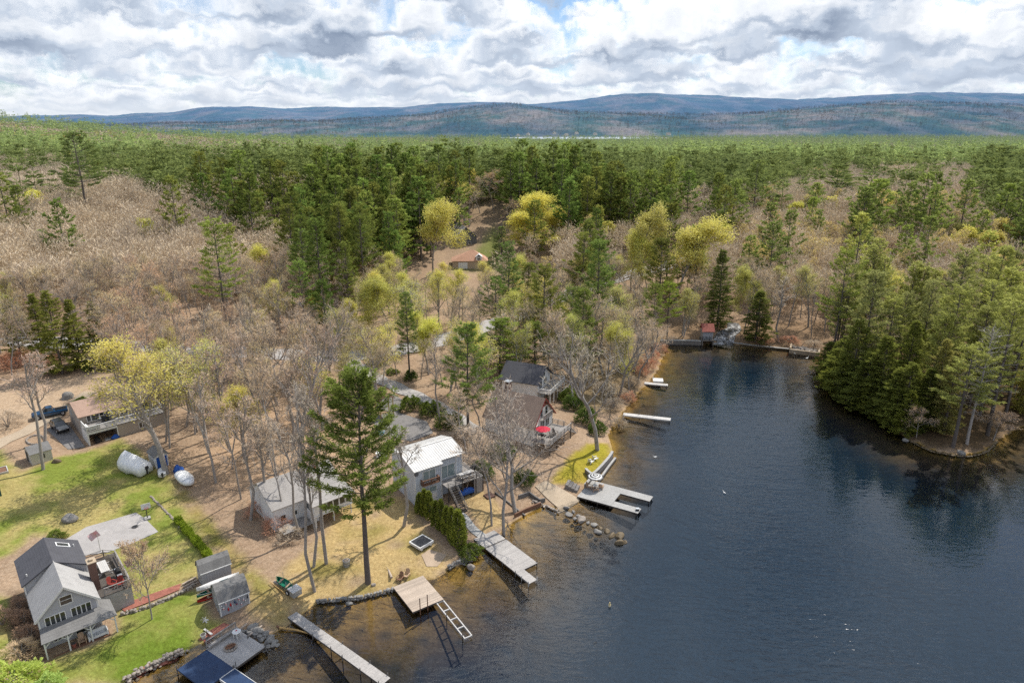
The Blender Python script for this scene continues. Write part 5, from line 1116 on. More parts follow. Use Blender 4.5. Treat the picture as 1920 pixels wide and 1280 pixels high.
p0 = W(524, 1176, .3); p1 = W(587, 1189, .05); pk = thing('driftwood_log', 'orange brown pole floating from the shore against the long dock', 'log', (0, 0, 0), 0); b = MB(); b.tube([p0, ((p0[0] + p1[0]) / 2, (p0[1] + p1[1]) / 2 + .15, .2), p1], [.14, .11, .07], 8); obj('log_trunk', b, MT['yellowwood'], pk); b = MB(); b.tube([p0, (p0[0] - .4, p0[1] + .25, p0[2] + .02)], [.14, .11], 8); obj('root_end', b, MT['brownwood'], pk)
for i, (px, py, r_) in enumerate(((1108, 868, 130), (1116, 862, 110))): lounge_chair(Vector(G(px, py)), r_, ('white adirondack chair nearer the stairs on the small mossy lawn', 'white adirondack chair nearer the seawall on the small mossy lawn')[i], 'white', 'adirondack_chair', 'white chairs on the chalet lawn')
bu = W(1143, 1136, .0); b = MB(); b.tube([(0, 0, -.2), (0, 0, -.05), (0, 0, .2), (0, 0, .45), (0, 0, .6)], [.05, .17, .17, .08, .05], 10); by = thing('mooring_buoy', 'lone pale yellow buoy floating on the open pond', 'buoy', bu, 0); obj('float', b, M('pale_yellow', (.75, .6, .3)), by); b = MB(); b.tube([(0, 0, .05), (0, 0, .14)], [.175, .175], 10); obj('band', b, MT['white'], by)
def bird(px, py, label, k=1.0):
    q = W(px, py, 0); t = thing('water_bird', label, 'bird', q, rnd.uniform(0, 360), 'white birds on the pond')
    b = MB(); b.loft([[(x, w_ * math.cos(a), z + .8 * w_ * math.sin(a)) for a in np.linspace(0, 2 * math.pi, 9)[:-1]] for x, w_, z in ((-.42 * k, .02, .18 * k), (-.3 * k, .1 * k, .1 * k), (-.05 * k, .17 * k, .08 * k), (.18 * k, .14 * k, .1 * k), (.28 * k, .07 * k, .2 * k), (.32 * k, .055 * k, .32 * k), (.4 * k, .065 * k, .4 * k), (.48 * k, .03 * k, .39 * k))]); obj('body', b, MT['white'], t, True)
    b = MB(); b.tube([(.47 * k, 0, .39 * k), (.56 * k, 0, .37 * k)], [.02 * k, .006], 5); obj('beak', b, MT['yellowwood'], t)
for px, py, lb, kk in ((1358, 924, 'lone white gull on the open pond below the far slip', .8), (1482, 661, 'white gull floating beside the stone abutment, nearest the wall corner', .9), (1490, 664, 'white gull floating just off the stone abutment, second of three', 1.2), (1513, 672, 'white gull farthest from the stone abutment', 1.2), (1228, 857, 'tiny white gull near the submerged branches', .9)): bird(px, py, lb, kk)

# stone walls: each wall is one thing of many fitted stones
def stone_wall(name, label, line, h, th, mat, size=.4, base=-.3, courses=None, cat='wall', step=None):
    c = smooth_line(line, size * .85); t_ = thing(name, label, cat, (0, 0, 0)); b = MB(); n = courses or max(1, int(h / (size * .62)))
    cap = MB()
    for i, (x, y) in enumerate(c):
        g_ = max(0, hz(x, y))
        for k_ in range(n):
            b.rock((x + rnd.uniform(-.08, .08), y + rnd.uniform(-.08, .08), g_ + base + (k_ + .6) * h / n), size * rnd.uniform(.5, .75), .75, None, 1)
            if th > .5: b.rock((x + rnd.uniform(-th, th) * .6, y + rnd.uniform(-th, th) * .6, g_ + base + (k_ + .5) * h / n), size * rnd.uniform(.45, .7), .7, None, 1)
    obj('stones', b, MT[mat], t_); return t_
L2 = lambda pts: [G(*p)[:2] for p in pts]
stone_wall('stone_wall', 'dry stone retaining wall along the red mulch bed above the front lawn', L2([(228, 1152), (262, 1144), (300, 1130), (340, 1112), (364, 1098)]), .95, .2, 'palestone', .38, -.55)
stone_wall('rock_shore_wall', 'pale rounded rock wall at the pond edge beside the navy platform', [P(*p) for p in [(240, 1276), (268, 1260), (300, 1246), (322, 1234), (342, 1224)]], 1.0, .8, 'palestone', .42, -.35)
stone_wall('rock_shore_wall', 'gray boulder edging along the dry lawn behind the long dock', [P(*p) for p in [(596, 1130), (625, 1127), (660, 1124), (690, 1119), (720, 1112), (740, 1106)]], .8, .25, 'stone', .42, -.3)
stone_wall('rock_shore_wall', 'loose stone edging below the arborvitae and the gray platform dock', [P(*p) for p in [(842, 1066), (858, 1058), (880, 1050), (892, 1036), (897, 1022)]], .8, .6, 'stone', .36, -.3)
stone_wall('rock_bank', 'tumbled gray rocks on the bank between the buoy shed and the plank beams', [P(*p) for p in [(440, 1188), (458, 1190), (476, 1194), (490, 1200)]], .8, 1.0, 'stone', .42, -.3)
stone_wall('rock_bank', 'low pile of rubble stones beside the concrete boat ramp', L2([(1000, 940), (1015, 946), (1030, 952), (1044, 960)]), .5, .8, 'palestone', .36, -.2)
stone_wall('stone_edging', 'low stone edging beside the leaf filled ditch', L2([(283, 930), (300, 948), (320, 968), (338, 988)]), .35, .5, 'palestone', .3, -.15)
stone_wall('stone_wall', 'stacked stone ring planter near the cream shed', L2([(50, 825), (62, 818), (78, 818), (84, 828), (70, 834), (54, 832), (50, 825)]), .45, .1, 'palestone', .3, -.15)
stone_wall('rock_bank', 'dark rock rim of the wooded point at the water line', [P(*p) for p in [(1700, 822), (1740, 843), (1780, 852), (1815, 855), (1848, 847), (1868, 828)]], .5, .5, 'wetstone', .5, -.35)
def boulder(px, py, r, label, mat='stone', group='boulders in the rock jetty', cat='boulder', lift=.1):
    q = G(px, py); b = MB(); b.rock((0, 0, 0), r, .72, None, 3); t = obj('boulder', b, MT[mat]); t.location = (q[0], q[1], max(q[2], 0) + lift * r); t.rotation_euler = (0, 0, rnd.uniform(0, 6)); tag(t, label, cat, group); return t
JET = [(1062, 952, .5), (1075, 960, .45), (1066, 966, .6), (1084, 968, .5), (1090, 976, .95), (1078, 973, .5), (1102, 981, .45), (1113, 985, .6), (1120, 998, .75), (1125, 990, .5), (1138, 996, .7), (1148, 1004, .7), (1161, 1006, 1.05), (1160, 1018, .8), (1172, 1016, .5)]
for i, (px, py, r) in enumerate(JET): boulder(px, py, r * .78, 'brown weedy boulder at the submerged outer end of the rock jetty' if i > 8 else 'gray boulder in the dry part of the rock jetty beside the boat ramp' if i != 4 else 'largest tan boulder in the middle of the rock jetty', 'wetstone' if i > 8 else ('palestone' if i == 4 else 'stone'))
PILE = [(484, 1184, .7), (498, 1188, .5), (507, 1194, .4), (490, 1200, .45), (505, 1201, .5), (515, 1203, .35), (513, 1210, .4), (489, 1212, .42), (520, 1210, .3), (474, 1176, .6), (502, 1212, .3)]
for px, py, r in PILE: boulder(px, py, r, 'gray boulder in the pile at the water below the buoy shed', 'stone', 'boulders below the buoy shed')
boulder(883, 1063, .62, 'smooth pale boulder alone in the shallows beside the platform dock', 'palestone', None); boulder(655, 1132, .4, 'gray boulder standing in the water in front of the lawn edging', 'stone', None); boulder(1803, 851, .7, 'pale boulder at the tip of the wooded point', 'stone', None); boulder(700, 1096, .3, 'small stone at the foot of the tall pine', 'palestone', None); boulder(1698, 826, .5, 'pale flat boulder at the bend of the wooded point', 'stone', None)
boulder(131, 976, 1.0, 'large gray boulder on the lawn above the paved court', 'stone', None, 'boulder', .25); boulder(106, 866, .6, 'dark garden boulder beside the cream shed', 'wetstone', None, 'boulder', .25); boulder(128, 745, 1.2, 'dark ledge boulder in the grassy island of the dirt lot', 'stone', None, 'boulder', .1)
# concrete walls at the chalet lawn
def low_wall(name, label, pts, h, th, mat, base=-.6, zref=None):
    t = thing(name, label, 'wall', (0, 0, 0)); b = MB(); c = smooth_line(pts, .8); nrm = np.gradient(c, axis=0); nrm /= np.hypot(nrm[:, 0], nrm[:, 1])[:, None]; nn = np.stack([-nrm[:, 1], nrm[:, 0]], 1) * th / 2
    z = [zref if zref is not None else max(0, hz(*p)) for p in c]
    b.loft([[(p[0] + n_[0], p[1] + n_[1], zz + base), (p[0] - n_[0], p[1] - n_[1], zz + base), (p[0] - n_[0], p[1] - n_[1], zz + h), (p[0] + n_[0], p[1] + n_[1], zz + h)] for p, n_, zz in zip(c, nn, z)]); obj('wall_body', b, MT[mat], t)
    b = MB(); b.loft([[(p[0] + n_[0] * 1.25, p[1] + n_[1] * 1.25, zz + h + .003), (p[0] - n_[0] * 1.25, p[1] - n_[1] * 1.25, zz + h + .003), (p[0] - n_[0] * 1.25, p[1] - n_[1] * 1.25, zz + h + .1), (p[0] + n_[0] * 1.25, p[1] + n_[1] * 1.25, zz + h + .1)] for p, n_, zz in zip(c, nn, z)]); obj('coping', b, MT['concrete' if mat != 'darkwood' else mat], t); return t
low_wall('seawall', 'curved gray seawall along the mossy lawn above the water', [P(*p, .5) for p in [(1148, 852), (1142, 862), (1128, 878), (1116, 890), (1108, 893), (1098, 884)]], .75, .35, 'oldconcrete', -1.5, .35)
low_wall('seawall', 'lower gray seawall corner at the steps of the U shaped dock', [P(*p, .5) for p in [(1112, 896), (1104, 906), (1097, 914)]], .75, .35, 'oldconcrete', -1.5, .3)
low_wall('seawall', 'thin outer concrete curb in the shallows beside the curved seawall', [P(*p, .3) for p in [(1154, 858), (1143, 872), (1130, 890), (1122, 900)]], .22, .3, 'oldconcrete', -1.5, .1)
st_ = thing('concrete_steps', 'gray concrete steps from the mossy lawn to the U shaped dock', 'steps', (*P(1086, 915, .6), .1), -20); b = MB()
for i in range(4): b.box(-.6 - i * .5, -.1 - i * .5, -.9, .9, -.6, .55 + i * .22)
obj('tread', b, MT['oldconcrete'], st_)
rr_ = thing('retaining_wall', 'stacked timber retaining wall around the sand pocket by the bare trees', 'wall', (0, 0, 0))
for seg_ in ([(972, 935), (992, 928), (1000, 934)], [(1000, 934), (1012, 942), (1022, 940)], [(965, 970), (985, 960), (1014, 948)]):
    b = MB(); pts = [Vector(G(*p)) for p in seg_]
    for a_, c_ in zip(pts, pts[1:]):
        for k_ in range(3): b.bar(a_ + Vector((0, 0, .1 + k_ * .22)), c_ + Vector((0, 0, .1 + k_ * .22)), .22, .2)
    obj('timber', b, MT['brownwood'] if seg_[0][1] > 960 else MT['postwood'], rr_)
p0 = Vector(G(928, 925)); p1 = Vector(G(985, 968)); b = MB(); b.bar(p0 + Vector((0, 0, .15)), p1 + Vector((0, 0, .15)), .2, .2); lt_ = thing('timber_edging', 'dark timber edging along the dry lawn beside the bare trees', 'edging', (0, 0, 0)); obj('timber', b, MT['postwood'], lt_); b = MB(); b.bar(p0 + Vector((0, 0, .3)), p0 * .5 + p1 * .5 + Vector((0, 0, .3)), .18, .1); obj('timber', b, MT['postwood'], lt_)
p0 = Vector(G(342, 1098)); p1 = Vector(G(368, 1084)); tb_ = thing('timber_edging', 'pale timber steps at the end of the stone retaining wall', 'steps', (0, 0, 0))
for k_ in range(3): b = MB(); o_ = Vector((.28 * k_, -.34 * k_, .2 - .12 * k_)); b.bar(p0 + o_, p1 + o_, .2, .18); obj('timber', b, MT['freshwood'], tb_)
g = Vector(G(0, 888)); rb_ = thing('raised_bed', 'timber framed raised garden bed at the frame edge', 'garden bed', (g.x - 1.2, g.y, g.z), 41); b = MB(); b.box(-2, 2, -1.2, -1.08, -.1, .3); b.box(-2, 2, 1.08, 1.2, -.1, .3); b.box(-2, -1.88, -1.08, 1.08, -.1, .3); b.box(1.88, 2, -1.08, 1.08, -.1, .3); obj('frame', b, MT['whitedock'], rb_); b = MB(); b.box(-1.87, 1.87, -1.07, 1.07, -.1, .2); obj('soil', b, MT['brownwood'], rb_)

# ---------------------------------------------------------------- dam: gatehouse, spillway, walls
gx0, gy0 = P(1327, 643, .6)
GH = thing('gatehouse', 'small gray dam gatehouse with rusty red roof standing in the water', 'gatehouse', (gx0, gy0 + 1.6, .6), -2); zt = Zat(gx0, gy0 + 1.6, 622) - .6
b = MB(); b.box(-1.35, 1.35, -1.3, 1.3, .9, 3.3); obj('wall', b, MT['graysiding'], GH)
b = MB(); b.slab([(-1.7, -1.75, 3.15), (1.7, -1.75, 3.15), (1.7, .1, 5.0), (-1.7, .1, 5.0)], .1); b.slab([(-1.7, .1, 5.0), (1.7, .1, 5.0), (1.7, 1.75, 3.3), (-1.7, 1.75, 3.3)], .1); obj('roof', b, MT['rust'], GH)
b = MB(); b.box(-1.6, 1.6, -1.9, 1.5, .6, .89)
for x in (-1.45, 1.45): b.box(x - .15, x + .15, -1.85, 1.4, -3, .6)
obj('pier', b, MT['oldconcrete'], GH); b = MB(); b.box(-1.2, 1.2, -1.5, -1.4, .9, 1.9); obj('gate_rack', b, MT['metal'], GH)
b = MB(); rail(b, (-1.5, -1.85, .9), (1.5, -1.85, .9), .9, 1.0, 0, 3, .05, .05); obj('railing', b, MT['darkmetal'], GH)
low_wall('dam_wall', 'mossy topped concrete dam wall left of the gatehouse', [P(1238, 640, .8), P(1280, 640, .8), P(1314, 641, .8)], .75, .8, 'oldconcrete', -3, .35)
b = MB(); q0 = P(1372, 642, .3); q1 = P(1480, 654, .3); low_wall('dam_wall', 'low leaf covered spillway crest between gatehouse and stone abutment', [q0, P(1420, 648, .3), q1], .3, .5, 'wetstone', -3, .0)
ab = thing('stone_abutment', 'concrete boxed abutment filled with gray stones at the far shore', 'abutment', (*P(1480, 656, .8), 0), math.degrees(math.atan2(P(1537, 663, .8)[1] - P(1480, 656, .8)[1], P(1537, 663, .8)[0] - P(1480, 656, .8)[0]))); La = math.hypot(P(1537, 663, .8)[0] - P(1480, 656, .8)[0], P(1537, 663, .8)[1] - P(1480, 656, .8)[1])
b = MB(); b.box(0, La, -.25, .25, -3, 1.1); b.box(0, .4, .26, 4.2, -3, 1.4); b.box(La - .4, La, .26, 4.2, -3, 1.1); obj('wall_body', b, MT['sandconcrete'], ab); b = MB()
for i in range(60): b.rock((rnd.uniform(.7, La - .7), rnd.uniform(.6, 4), .75 + rnd.uniform(0, .25)), rnd.uniform(.3, .5), .6, None, 1)
obj('stone_fill', b, MT['palestone'], ab)
# spillway white water behind the gatehouse: a wet sloping apron with foam
fm, k, out = newmat('foaming_water'); pb = k.n('ShaderNodeBsdfPrincipled'); k.l.new(pb.outputs[0], out.inputs[0]); tc = k.n('ShaderNodeTexCoord').outputs['Object']
f1 = k.noise(k.vmath('MULTIPLY', tc, (1.0, .6, 1)), 1.1, 6, .7, .6); k.l.new(k.mix(k.maprange(f1, .46, .66), (.05, .045, .04), (.55, .55, .55)), pb.inputs['Base Color']); pb.inputs['Roughness'].default_value = .6
bp = k.n('ShaderNodeBump'); bp.inputs['Strength'].default_value = .8; bp.inputs['Distance'].default_value = .2; k.l.new(f1, bp.inputs['Height']); k.l.new(bp.outputs[0], pb.inputs['Normal'])
def strm(pts, name, wd_, lift):
    c = smooth_line(pts, .8); d_ = np.gradient(c, axis=0); d_ /= np.hypot(d_[:, 0], d_[:, 1])[:, None]; b = MB(); n = len(c); W_ = 8
    for i in range(n):
        for j in range(W_ + 1):
            ww = wd_[0] + (wd_[1] - wd_[0]) * i / (n - 1); t_ = (j / W_ - .5) * ww; x = c[i, 0] - d_[i, 1] * t_; y = c[i, 1] + d_[i, 0] * t_; b.v.append((x, y, hz(x, y) * (1 if i > 3 else .5) + lift + rnd.uniform(-.06, .06)))
    for i in range(n - 1):
        for j in range(W_): a_ = i * (W_ + 1) + j; b.f.append((a_, a_ + W_ + 1, a_ + W_ + 2, a_ + 1)); b.m.append(0)
    o = obj(name, b, fm, None, True); tag(o, 'white water stream rushing over stones behind the gatehouse', kind='structure'); return o
s0 = P(1352, 648, .1); strm([s0, P(1362, 634, .3), G(1376, 618)[:2], G(1374, 606)[:2]], 'stream_water', (6.0, 3), .14)
# guard rail on the far road
p0 = [G(*p) for p in ((1168, 528), (1205, 516), (1240, 508), (1285, 497), (1318, 489))]; gr = thing('guard_rail', 'low dark guard rail along the road bend among yellow trees', 'guard rail', (0, 0, 0)); b = MB()
for a_, c_ in zip(p0, p0[1:]): b.bar(Vector(a_) + Vector((0, 0, .9)), Vector(c_) + Vector((0, 0, .9)), .12, .35)
obj('rail', b, MT['darkwood'], gr); b = MB()
for a_, c_ in zip(p0, p0[1:]):
    for t_ in (0, .33, .66): q = Vector(a_).lerp(Vector(c_), t_); b.box(q.x - .1, q.x + .1, q.y - .1, q.y + .1, q.z - .3, q.z + .9)
obj('post', b, MT['darkwood'], gr)
# ---------------------------------------------------------------- tree meshes
def npmesh(name, V, Q, mats, mi=None, smooth=False, tip=None):
    """V (n,3) verts, Q list of (k,m) index arrays of quads / tris with a material index each"""
    me = bpy.data.meshes.new(name); V = np.asarray(V, np.float32)
    me.vertices.add(len(V)); me.vertices.foreach_set('co', V.ravel())
    nl = sum(q.size for q, _ in Q); npoly = sum(len(q) for q, _ in Q)
    me.loops.add(nl); me.loops.foreach_set('vertex_index', np.concatenate([q.ravel() for q, _ in Q]).astype(np.int32))
    me.polygons.add(npoly); tot = np.concatenate([np.full(len(q), q.shape[1]) for q, _ in Q]); st = np.concatenate([[0], np.cumsum(tot)[:-1]])
    me.polygons.foreach_set('loop_start', st.astype(np.int32)); me.polygons.foreach_set('material_index', np.concatenate([np.full(len(q), m) for q, m in Q]).astype(np.int32))
    if smooth: me.polygons.foreach_set('use_smooth', np.ones(npoly, dtype=bool))
    for m in mats: me.materials.append(m)
    if tip is not None: at = me.attributes.new('tip', 'FLOAT', 'POINT'); at.data.foreach_set('value', np.asarray(tip, np.float32))
    me.update(calc_edges=True); me.validate(); return me
def norm(a): return a / (np.linalg.norm(a, axis=-1, keepdims=True) + 1e-9)
def blades(P0, D, L, Wd, rg, up=.0):
    """leaf sprays: diamond quads from P0 along D"""
    n = len(P0); D = norm(D); r = norm(rg.normal(size=(n, 3)) + np.array([0, 0, 1.2])); S = norm(np.cross(D, r))
    L = np.broadcast_to(L, n)[:, None]; Wd = np.broadcast_to(Wd, n)[:, None]
    mid = P0 + D * L * .5; tip = P0 + D * L + np.array([0, 0, 1]) * up * L
    V = np.stack([P0, mid + S * Wd / 2, tip, mid - S * Wd / 2], 1).reshape(-1, 3)
    return V, np.arange(4 * n).reshape(n, 4)
class Tubes:
    """many tapered branches as n-sided tubes"""
    def __init__(s): s.V = []; s.Q = []; s.n = 0
    def add(s, pts, rads, n=5):
        pts = np.asarray(pts, float); m = len(pts); d = norm(np.gradient(pts, axis=0)); ref = np.array([0.3, 1, 0.1]) if abs(d[0][2]) > .8 else np.array([0, 0, 1.])
        a = norm(np.cross(d, ref)); b = np.cross(d, a); t = 2 * np.pi * np.arange(n) / n
        ring = pts[:, None] + (a[:, None] * np.cos(t)[None, :, None] + b[:, None] * np.sin(t)[None, :, None]) * np.asarray(rads)[:, None, None]
        s.V.append(ring.reshape(-1, 3)); i = np.arange(m - 1)[:, None] * n; k = np.arange(n)[None]; k2 = (k + 1) % n
        s.Q.append((np.stack([i + k, i + k2, i + n + k2, i + n + k], -1).reshape(-1, 4)) + s.n); s.n += m * n
    def arrays(s): return np.concatenate(s.V), np.concatenate(s.Q)
bark_pine = M('pine_bark', (.16, .135, .12), (.10, .085, .075), .95, scale=5, bump=.4)
bark_gray = M('gray_bark', (.36, .33, .30), (.25, .225, .2), .95, scale=4, bump=.4)
bark_birch = M('birch_bark', (.55, .52, .48), (.3, .28, .25), .9, scale=3)
bark_dead = M('dead_wood', (.40, .37, .34), (.3, .27, .25), .9, scale=4)
def twigmat(name, a, b): return foliage(name, a, b, .0, .25, True)
twig_m = twigmat('bare_twigs', (.43, .365, .285), (.62, .535, .42))
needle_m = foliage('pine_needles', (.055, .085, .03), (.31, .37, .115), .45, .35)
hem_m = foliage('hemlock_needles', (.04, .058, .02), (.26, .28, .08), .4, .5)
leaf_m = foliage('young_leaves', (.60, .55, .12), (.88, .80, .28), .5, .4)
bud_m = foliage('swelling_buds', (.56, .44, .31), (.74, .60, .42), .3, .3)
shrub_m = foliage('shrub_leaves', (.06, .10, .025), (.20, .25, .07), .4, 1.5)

def make_pine(seed, H=24.0, Rr=4.2, c0=.35, dens=1.0, shape=.75, blade=(.62, .17), upturn=.35, droop=-.05, sprays=5, gap=.72, lean=.0, inner=.38, kb=6):
    rg = np.random.default_rng(seed); T = Tubes(); V = []; Q = []; nv = 0
    zz = np.linspace(0, H, 9); bx = lean * H * (zz / H) ** 2 + np.cumsum(rg.normal(0, .05, 9)); by = np.cumsum(rg.normal(0, .05, 9))
    tr = .0125 * H * (1 - zz / H * .95) + .02; T.add(np.stack([bx, by, zz], 1), tr, 7)
    cx = lambda z: np.array([np.interp(z, zz, bx), np.interp(z, zz, by), z])
    for k in range(int(6 * (c0 > .2))):   # dead stubs below the crown
        z = rg.uniform(.12, c0) * H; a = rg.uniform(0, 6.28); l = rg.uniform(.6, 1.8); p = cx(z); T.add([p, p + np.array([math.cos(a) * l, math.sin(a) * l, rg.uniform(-.2, .3)])], [.04, .012], 3)
    z = c0 * H; az = rg.uniform(0, 6.28); P_, D_, L_, W_, TP = [], [], [], [], []
    side = rg.uniform(.55, 1.3, 8)
    def leafy(q, d, n, tp, sc=1.0, flat=.22):
        for _ in range(n):
            P_.append(q + rg.normal(0, .10, 3) * [1, 1, .5]); D_.append(d + rg.normal(0, .5, 3) * [1, 1, .6] + np.array([0, 0, flat])); L_.append(blade[0] * sc * rg.uniform(.6, 1.25)); W_.append(blade[1] * rg.uniform(.7, 1.3)); TP.append(tp)
    while z < H * .985:
        t = (z - c0 * H) / (H * (1 - c0)); env = Rr * ((1 - t) ** shape) * (.45 + .55 * min(1, t * 3.2 + .25)) + .3
        nb = max(3, int(round(rg.uniform(3.6, 5.6) * dens)))
        for j in range(nb):
            az += 2 * math.pi / nb + rg.uniform(-.45, .45); l = env * rg.uniform(.5, 1.15) * side[int((az % 6.283) / 6.2832 * 8) % 8]
            if rg.uniform() < .10 + .15 * (t < .25): continue
            el = droop + .75 * t ** 1.5 + rg.uniform(-.12, .12); n = 5; s = np.linspace(0, 1, n); zl = z + rg.uniform(-.12, .12)
            h = np.array([math.cos(az), math.sin(az), 0]); p0 = cx(zl)
            pts = p0 + s[:, None] * l * h * math.cos(el) + np.outer(s * math.sin(el) * l + s ** 2.4 * upturn * l * .6, [0, 0, 1])
            T.add(pts, np.linspace(.03 + .010 * l, .012, n), 3)
            ns = max(2, int(l / .30 * dens)); ss = inner + (1 - inner) * rg.uniform(0, 1, ns) ** .8
            for s_ in ss:
                q = np.array([np.interp(s_, s, pts[:, c]) for c in range(3)]); sw = rg.uniform(.45, .9) * (1.2 - s_ * .75) * min(l, 3.4) * .40 + .12
                for sd_ in (-1, 1):
                    aa = az + sd_ * rg.uniform(.4, .95); dd = np.array([math.cos(aa), math.sin(aa), rg.uniform(-.02, .25)])
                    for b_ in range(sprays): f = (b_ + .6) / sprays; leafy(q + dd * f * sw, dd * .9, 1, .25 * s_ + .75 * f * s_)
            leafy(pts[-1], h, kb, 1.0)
        z += gap * rg.uniform(.75, 1.3) * (1.0 if t < .8 else .62)
    for b_ in range(3): leafy(cx(H * (.97 + .01 * b_)), np.array([0, 0, 1.]), 5, 1.0, 1.0, .6)
    V, Q = blades(np.array(P_), np.array(D_), np.array(L_), np.array(W_), rg)
    tv, tq = T.arrays(); return (tv, tq), (V, Q, np.repeat(np.array(TP), 4))
def make_bare(seed, H=17.0, Rr=5.0, trunk=.42, twn=5, tw=.035, leaves=0, leaf=(.28, .2), buds=1, bud=(.16, .07), lean=0.0, limbs=9, up=.75, spread=.9, multi=1, thick=1.0):
    """leafless or budding hardwood: trunk, limbs, branches, branchlets, twigs"""
    rg = np.random.default_rng(seed); T = Tubes(); tips = []; P_, D_, L_, W_ = [], [], [], []; bp, bd = [], []
    def branch(p, d, l, r, lev):
        n = 5 if lev < 2 else 4 if lev == 2 else 3; pts = [p]; dd = d.copy(); seg = l / (n - 1)
        for i in range(n - 1):
            dd = norm(dd + rg.normal(0, .13 + .03 * lev, 3) + np.array([0, 0, .10 if lev else .02])); pts.append(pts[-1] + dd * seg)
        pts = np.array(pts)
        rads = np.linspace(r, max(r * (.45 if lev == 0 else .35), .016), n)
        if lev <= 2: T.add(pts, rads, (7, 5, 4)[lev])
        elif lev == 3: T.add(pts, rads, 3)
        return pts, dd
    def sub(pts, d, l, r, lev):
        if lev == 4:
            k = twn; s = rg.uniform(.15, 1.0, k)
            for s_ in s:
                q = np.array([np.interp(s_ * (len(pts) - 1), np.arange(len(pts)), pts[:, c]) for c in range(3)]); dv = norm(norm(d) * .8 + rg.normal(0, .55, 3) + np.array([0, 0, .22])); ll = l * rg.uniform(.6, 1.3)
                P_.append(q); D_.append(dv); L_.append(ll); W_.append(tw); tips.append((q + dv * ll, dv)); tips.append((q + dv * ll * .6, dv))
            return
        k = {1: limbs, 2: 6, 3: 5}[lev]
        lo = {1: trunk, 2: .22, 3: .2}[lev]
        for i in range(k):
            s_ = lo + (1 - lo) * ((i + rg.uniform(.1, .9)) / k) ** (.85); s_ = min(s_, .99)
            q = np.array([np.interp(s_ * (len(pts) - 1), np.arange(len(pts)), pts[:, c]) for c in range(3)])
            j = min(int(s_ * (len(pts) - 1)), len(pts) - 2); ax = norm(pts[j + 1] - pts[j]); az = rg.uniform(0, 6.28) if lev > 1 else i * 2.4 + rg.uniform(-.4, .4)
            u = norm(np.cross(ax, [.3, .2, 1.0] if abs(ax[2]) < .9 else [1, 0, 0])); v = np.cross(ax, u); perp = u * math.cos(az) + v * math.sin(az)
            if lev == 1:
                t = (s_ - trunk) / (1 - trunk); ang = .95 * spread * (1 - .55 * t); l2 = Rr * (1.05 - .45 * t) * rg.uniform(.8, 1.15)
            else: ang = rg.uniform(.5, .95); l2 = l * rg.uniform(.42, .62) * (1.15 - .4 * s_)
            dv = norm(ax * math.cos(ang) + perp * math.sin(ang)); r2 = max(r * (.55 if lev == 1 else .5) * (1 - .35 * s_), .024)
            p2, dd = branch(q, dv, l2, r2, lev); sub(p2, dd, l2 if lev < 3 else l2 * .8, r2, lev + 1)
    for m_ in range(multi):
        a = rg.uniform(0, 6.28); d0 = norm(np.array([lean + (.2 * math.cos(a) if multi > 1 else 0), (.2 * math.sin(a) if multi > 1 else 0), 1.0]))
        pts, dd = branch(np.zeros(3), d0, H * .86, thick * (.0095 * H + .02), 0); sub(pts, dd, H * .86, thick * (.0095 * H + .02), 1)
    V, Q = blades(np.array(P_), np.array(D_), np.array(L_), np.array(W_), rg); Qs = [(Q, 0)]
    tv, tq = T.arrays(); leafp = None
    if leaves or buds:
        tp = np.array([t[0] for t in tips]); td = np.array([t[1] for t in tips]); k = leaves or buds; sz = leaf if leaves else bud
        p = np.repeat(tp, k, 0); d = np.repeat(td, k, 0) * .4 + rg.normal(0, .7, (len(p), 3)); p = p + rg.normal(0, .38 if leaves else .05, p.shape)
        V2, Q2 = blades(p, d, sz[0] * rg.uniform(.6, 1.3, len(p)), sz[1] * rg.uniform(.7, 1.3, len(p)), rg); Q2 = Q2 + len(V); V = np.concatenate([V, V2]); Qs.append((Q2, 1))
    return (tv, tq), (V, Qs)
TREES = {}
def reg(kind, tree, H, Rr, bark, mats, lod=False):
    (tv, tq), cr = tree; cv, cq = cr[:2]; tip = cr[2] if len(cr) > 2 else None; cq = cq if isinstance(cq, list) else [(cq, 0)]
    if lod:
        V = np.concatenate([tv, cv]); Qs = [(tq, 0)] + [(q + len(tv), m + 1) for q, m in cq]
        TREES.setdefault(kind, []).append((npmesh(kind + '_tree', V, Qs, [bark] + mats, tip=np.concatenate([np.zeros(len(tv)), tip]) if tip is not None else None), None, H, Rr))
    else: TREES.setdefault(kind, []).append((npmesh(kind + '_trunk', tv, [(tq, 0)], [bark], smooth=True), npmesh(kind + '_crown', cv, cq, mats, tip=tip), H, Rr))
for s in range(3): reg('pine', make_pine(10 + s, 24, 5.2, (.32, .4, .46)[s], 1.1, .55, (.55, .13), .4, .0, 5, .95), 24, 4.5, bark_pine, [needle_m])
for s in range(2): reg('fullpine', make_pine(20 + s, 20, 5.4, .18, 1.1, .62, (.55, .13), .4, .03, 5, .85), 20, 4.7, bark_pine, [needle_m])
reg('bigpine', make_pine(33, 27, 6.0, .37, 1.35, .5, (.5, .11), .5, .0, 8, .74, .02, inner=.3, kb=12), 27, 4.7, bark_pine, [needle_m])
for s in range(2): reg('hemlock', make_pine(40 + s, 18, 4.8, .04, 1.25, .75, (.45, .13), -.25, .12, 5, .55, inner=.25), 18, 4.0, bark_pine, [hem_m])
reg('youngpine', make_pine(50, 10, 2.8, .08, 1.0, .8, (.45, .12), .35, .1, 4, .6), 10, 2.6, bark_pine, [needle_m])
for s in range(3): reg('bare', make_bare(60 + s, 17, 4.9, (.38, .45, .5)[s], 4, .04), 17, 4.9, bark_gray, [twig_m, bud_m])
for s in range(2): reg('tallbare', make_bare(70 + s, 20, 3.6, .5, 5, .045, limbs=8, spread=.7, buds=0), 20, 3.6, bark_gray, [twig_m])
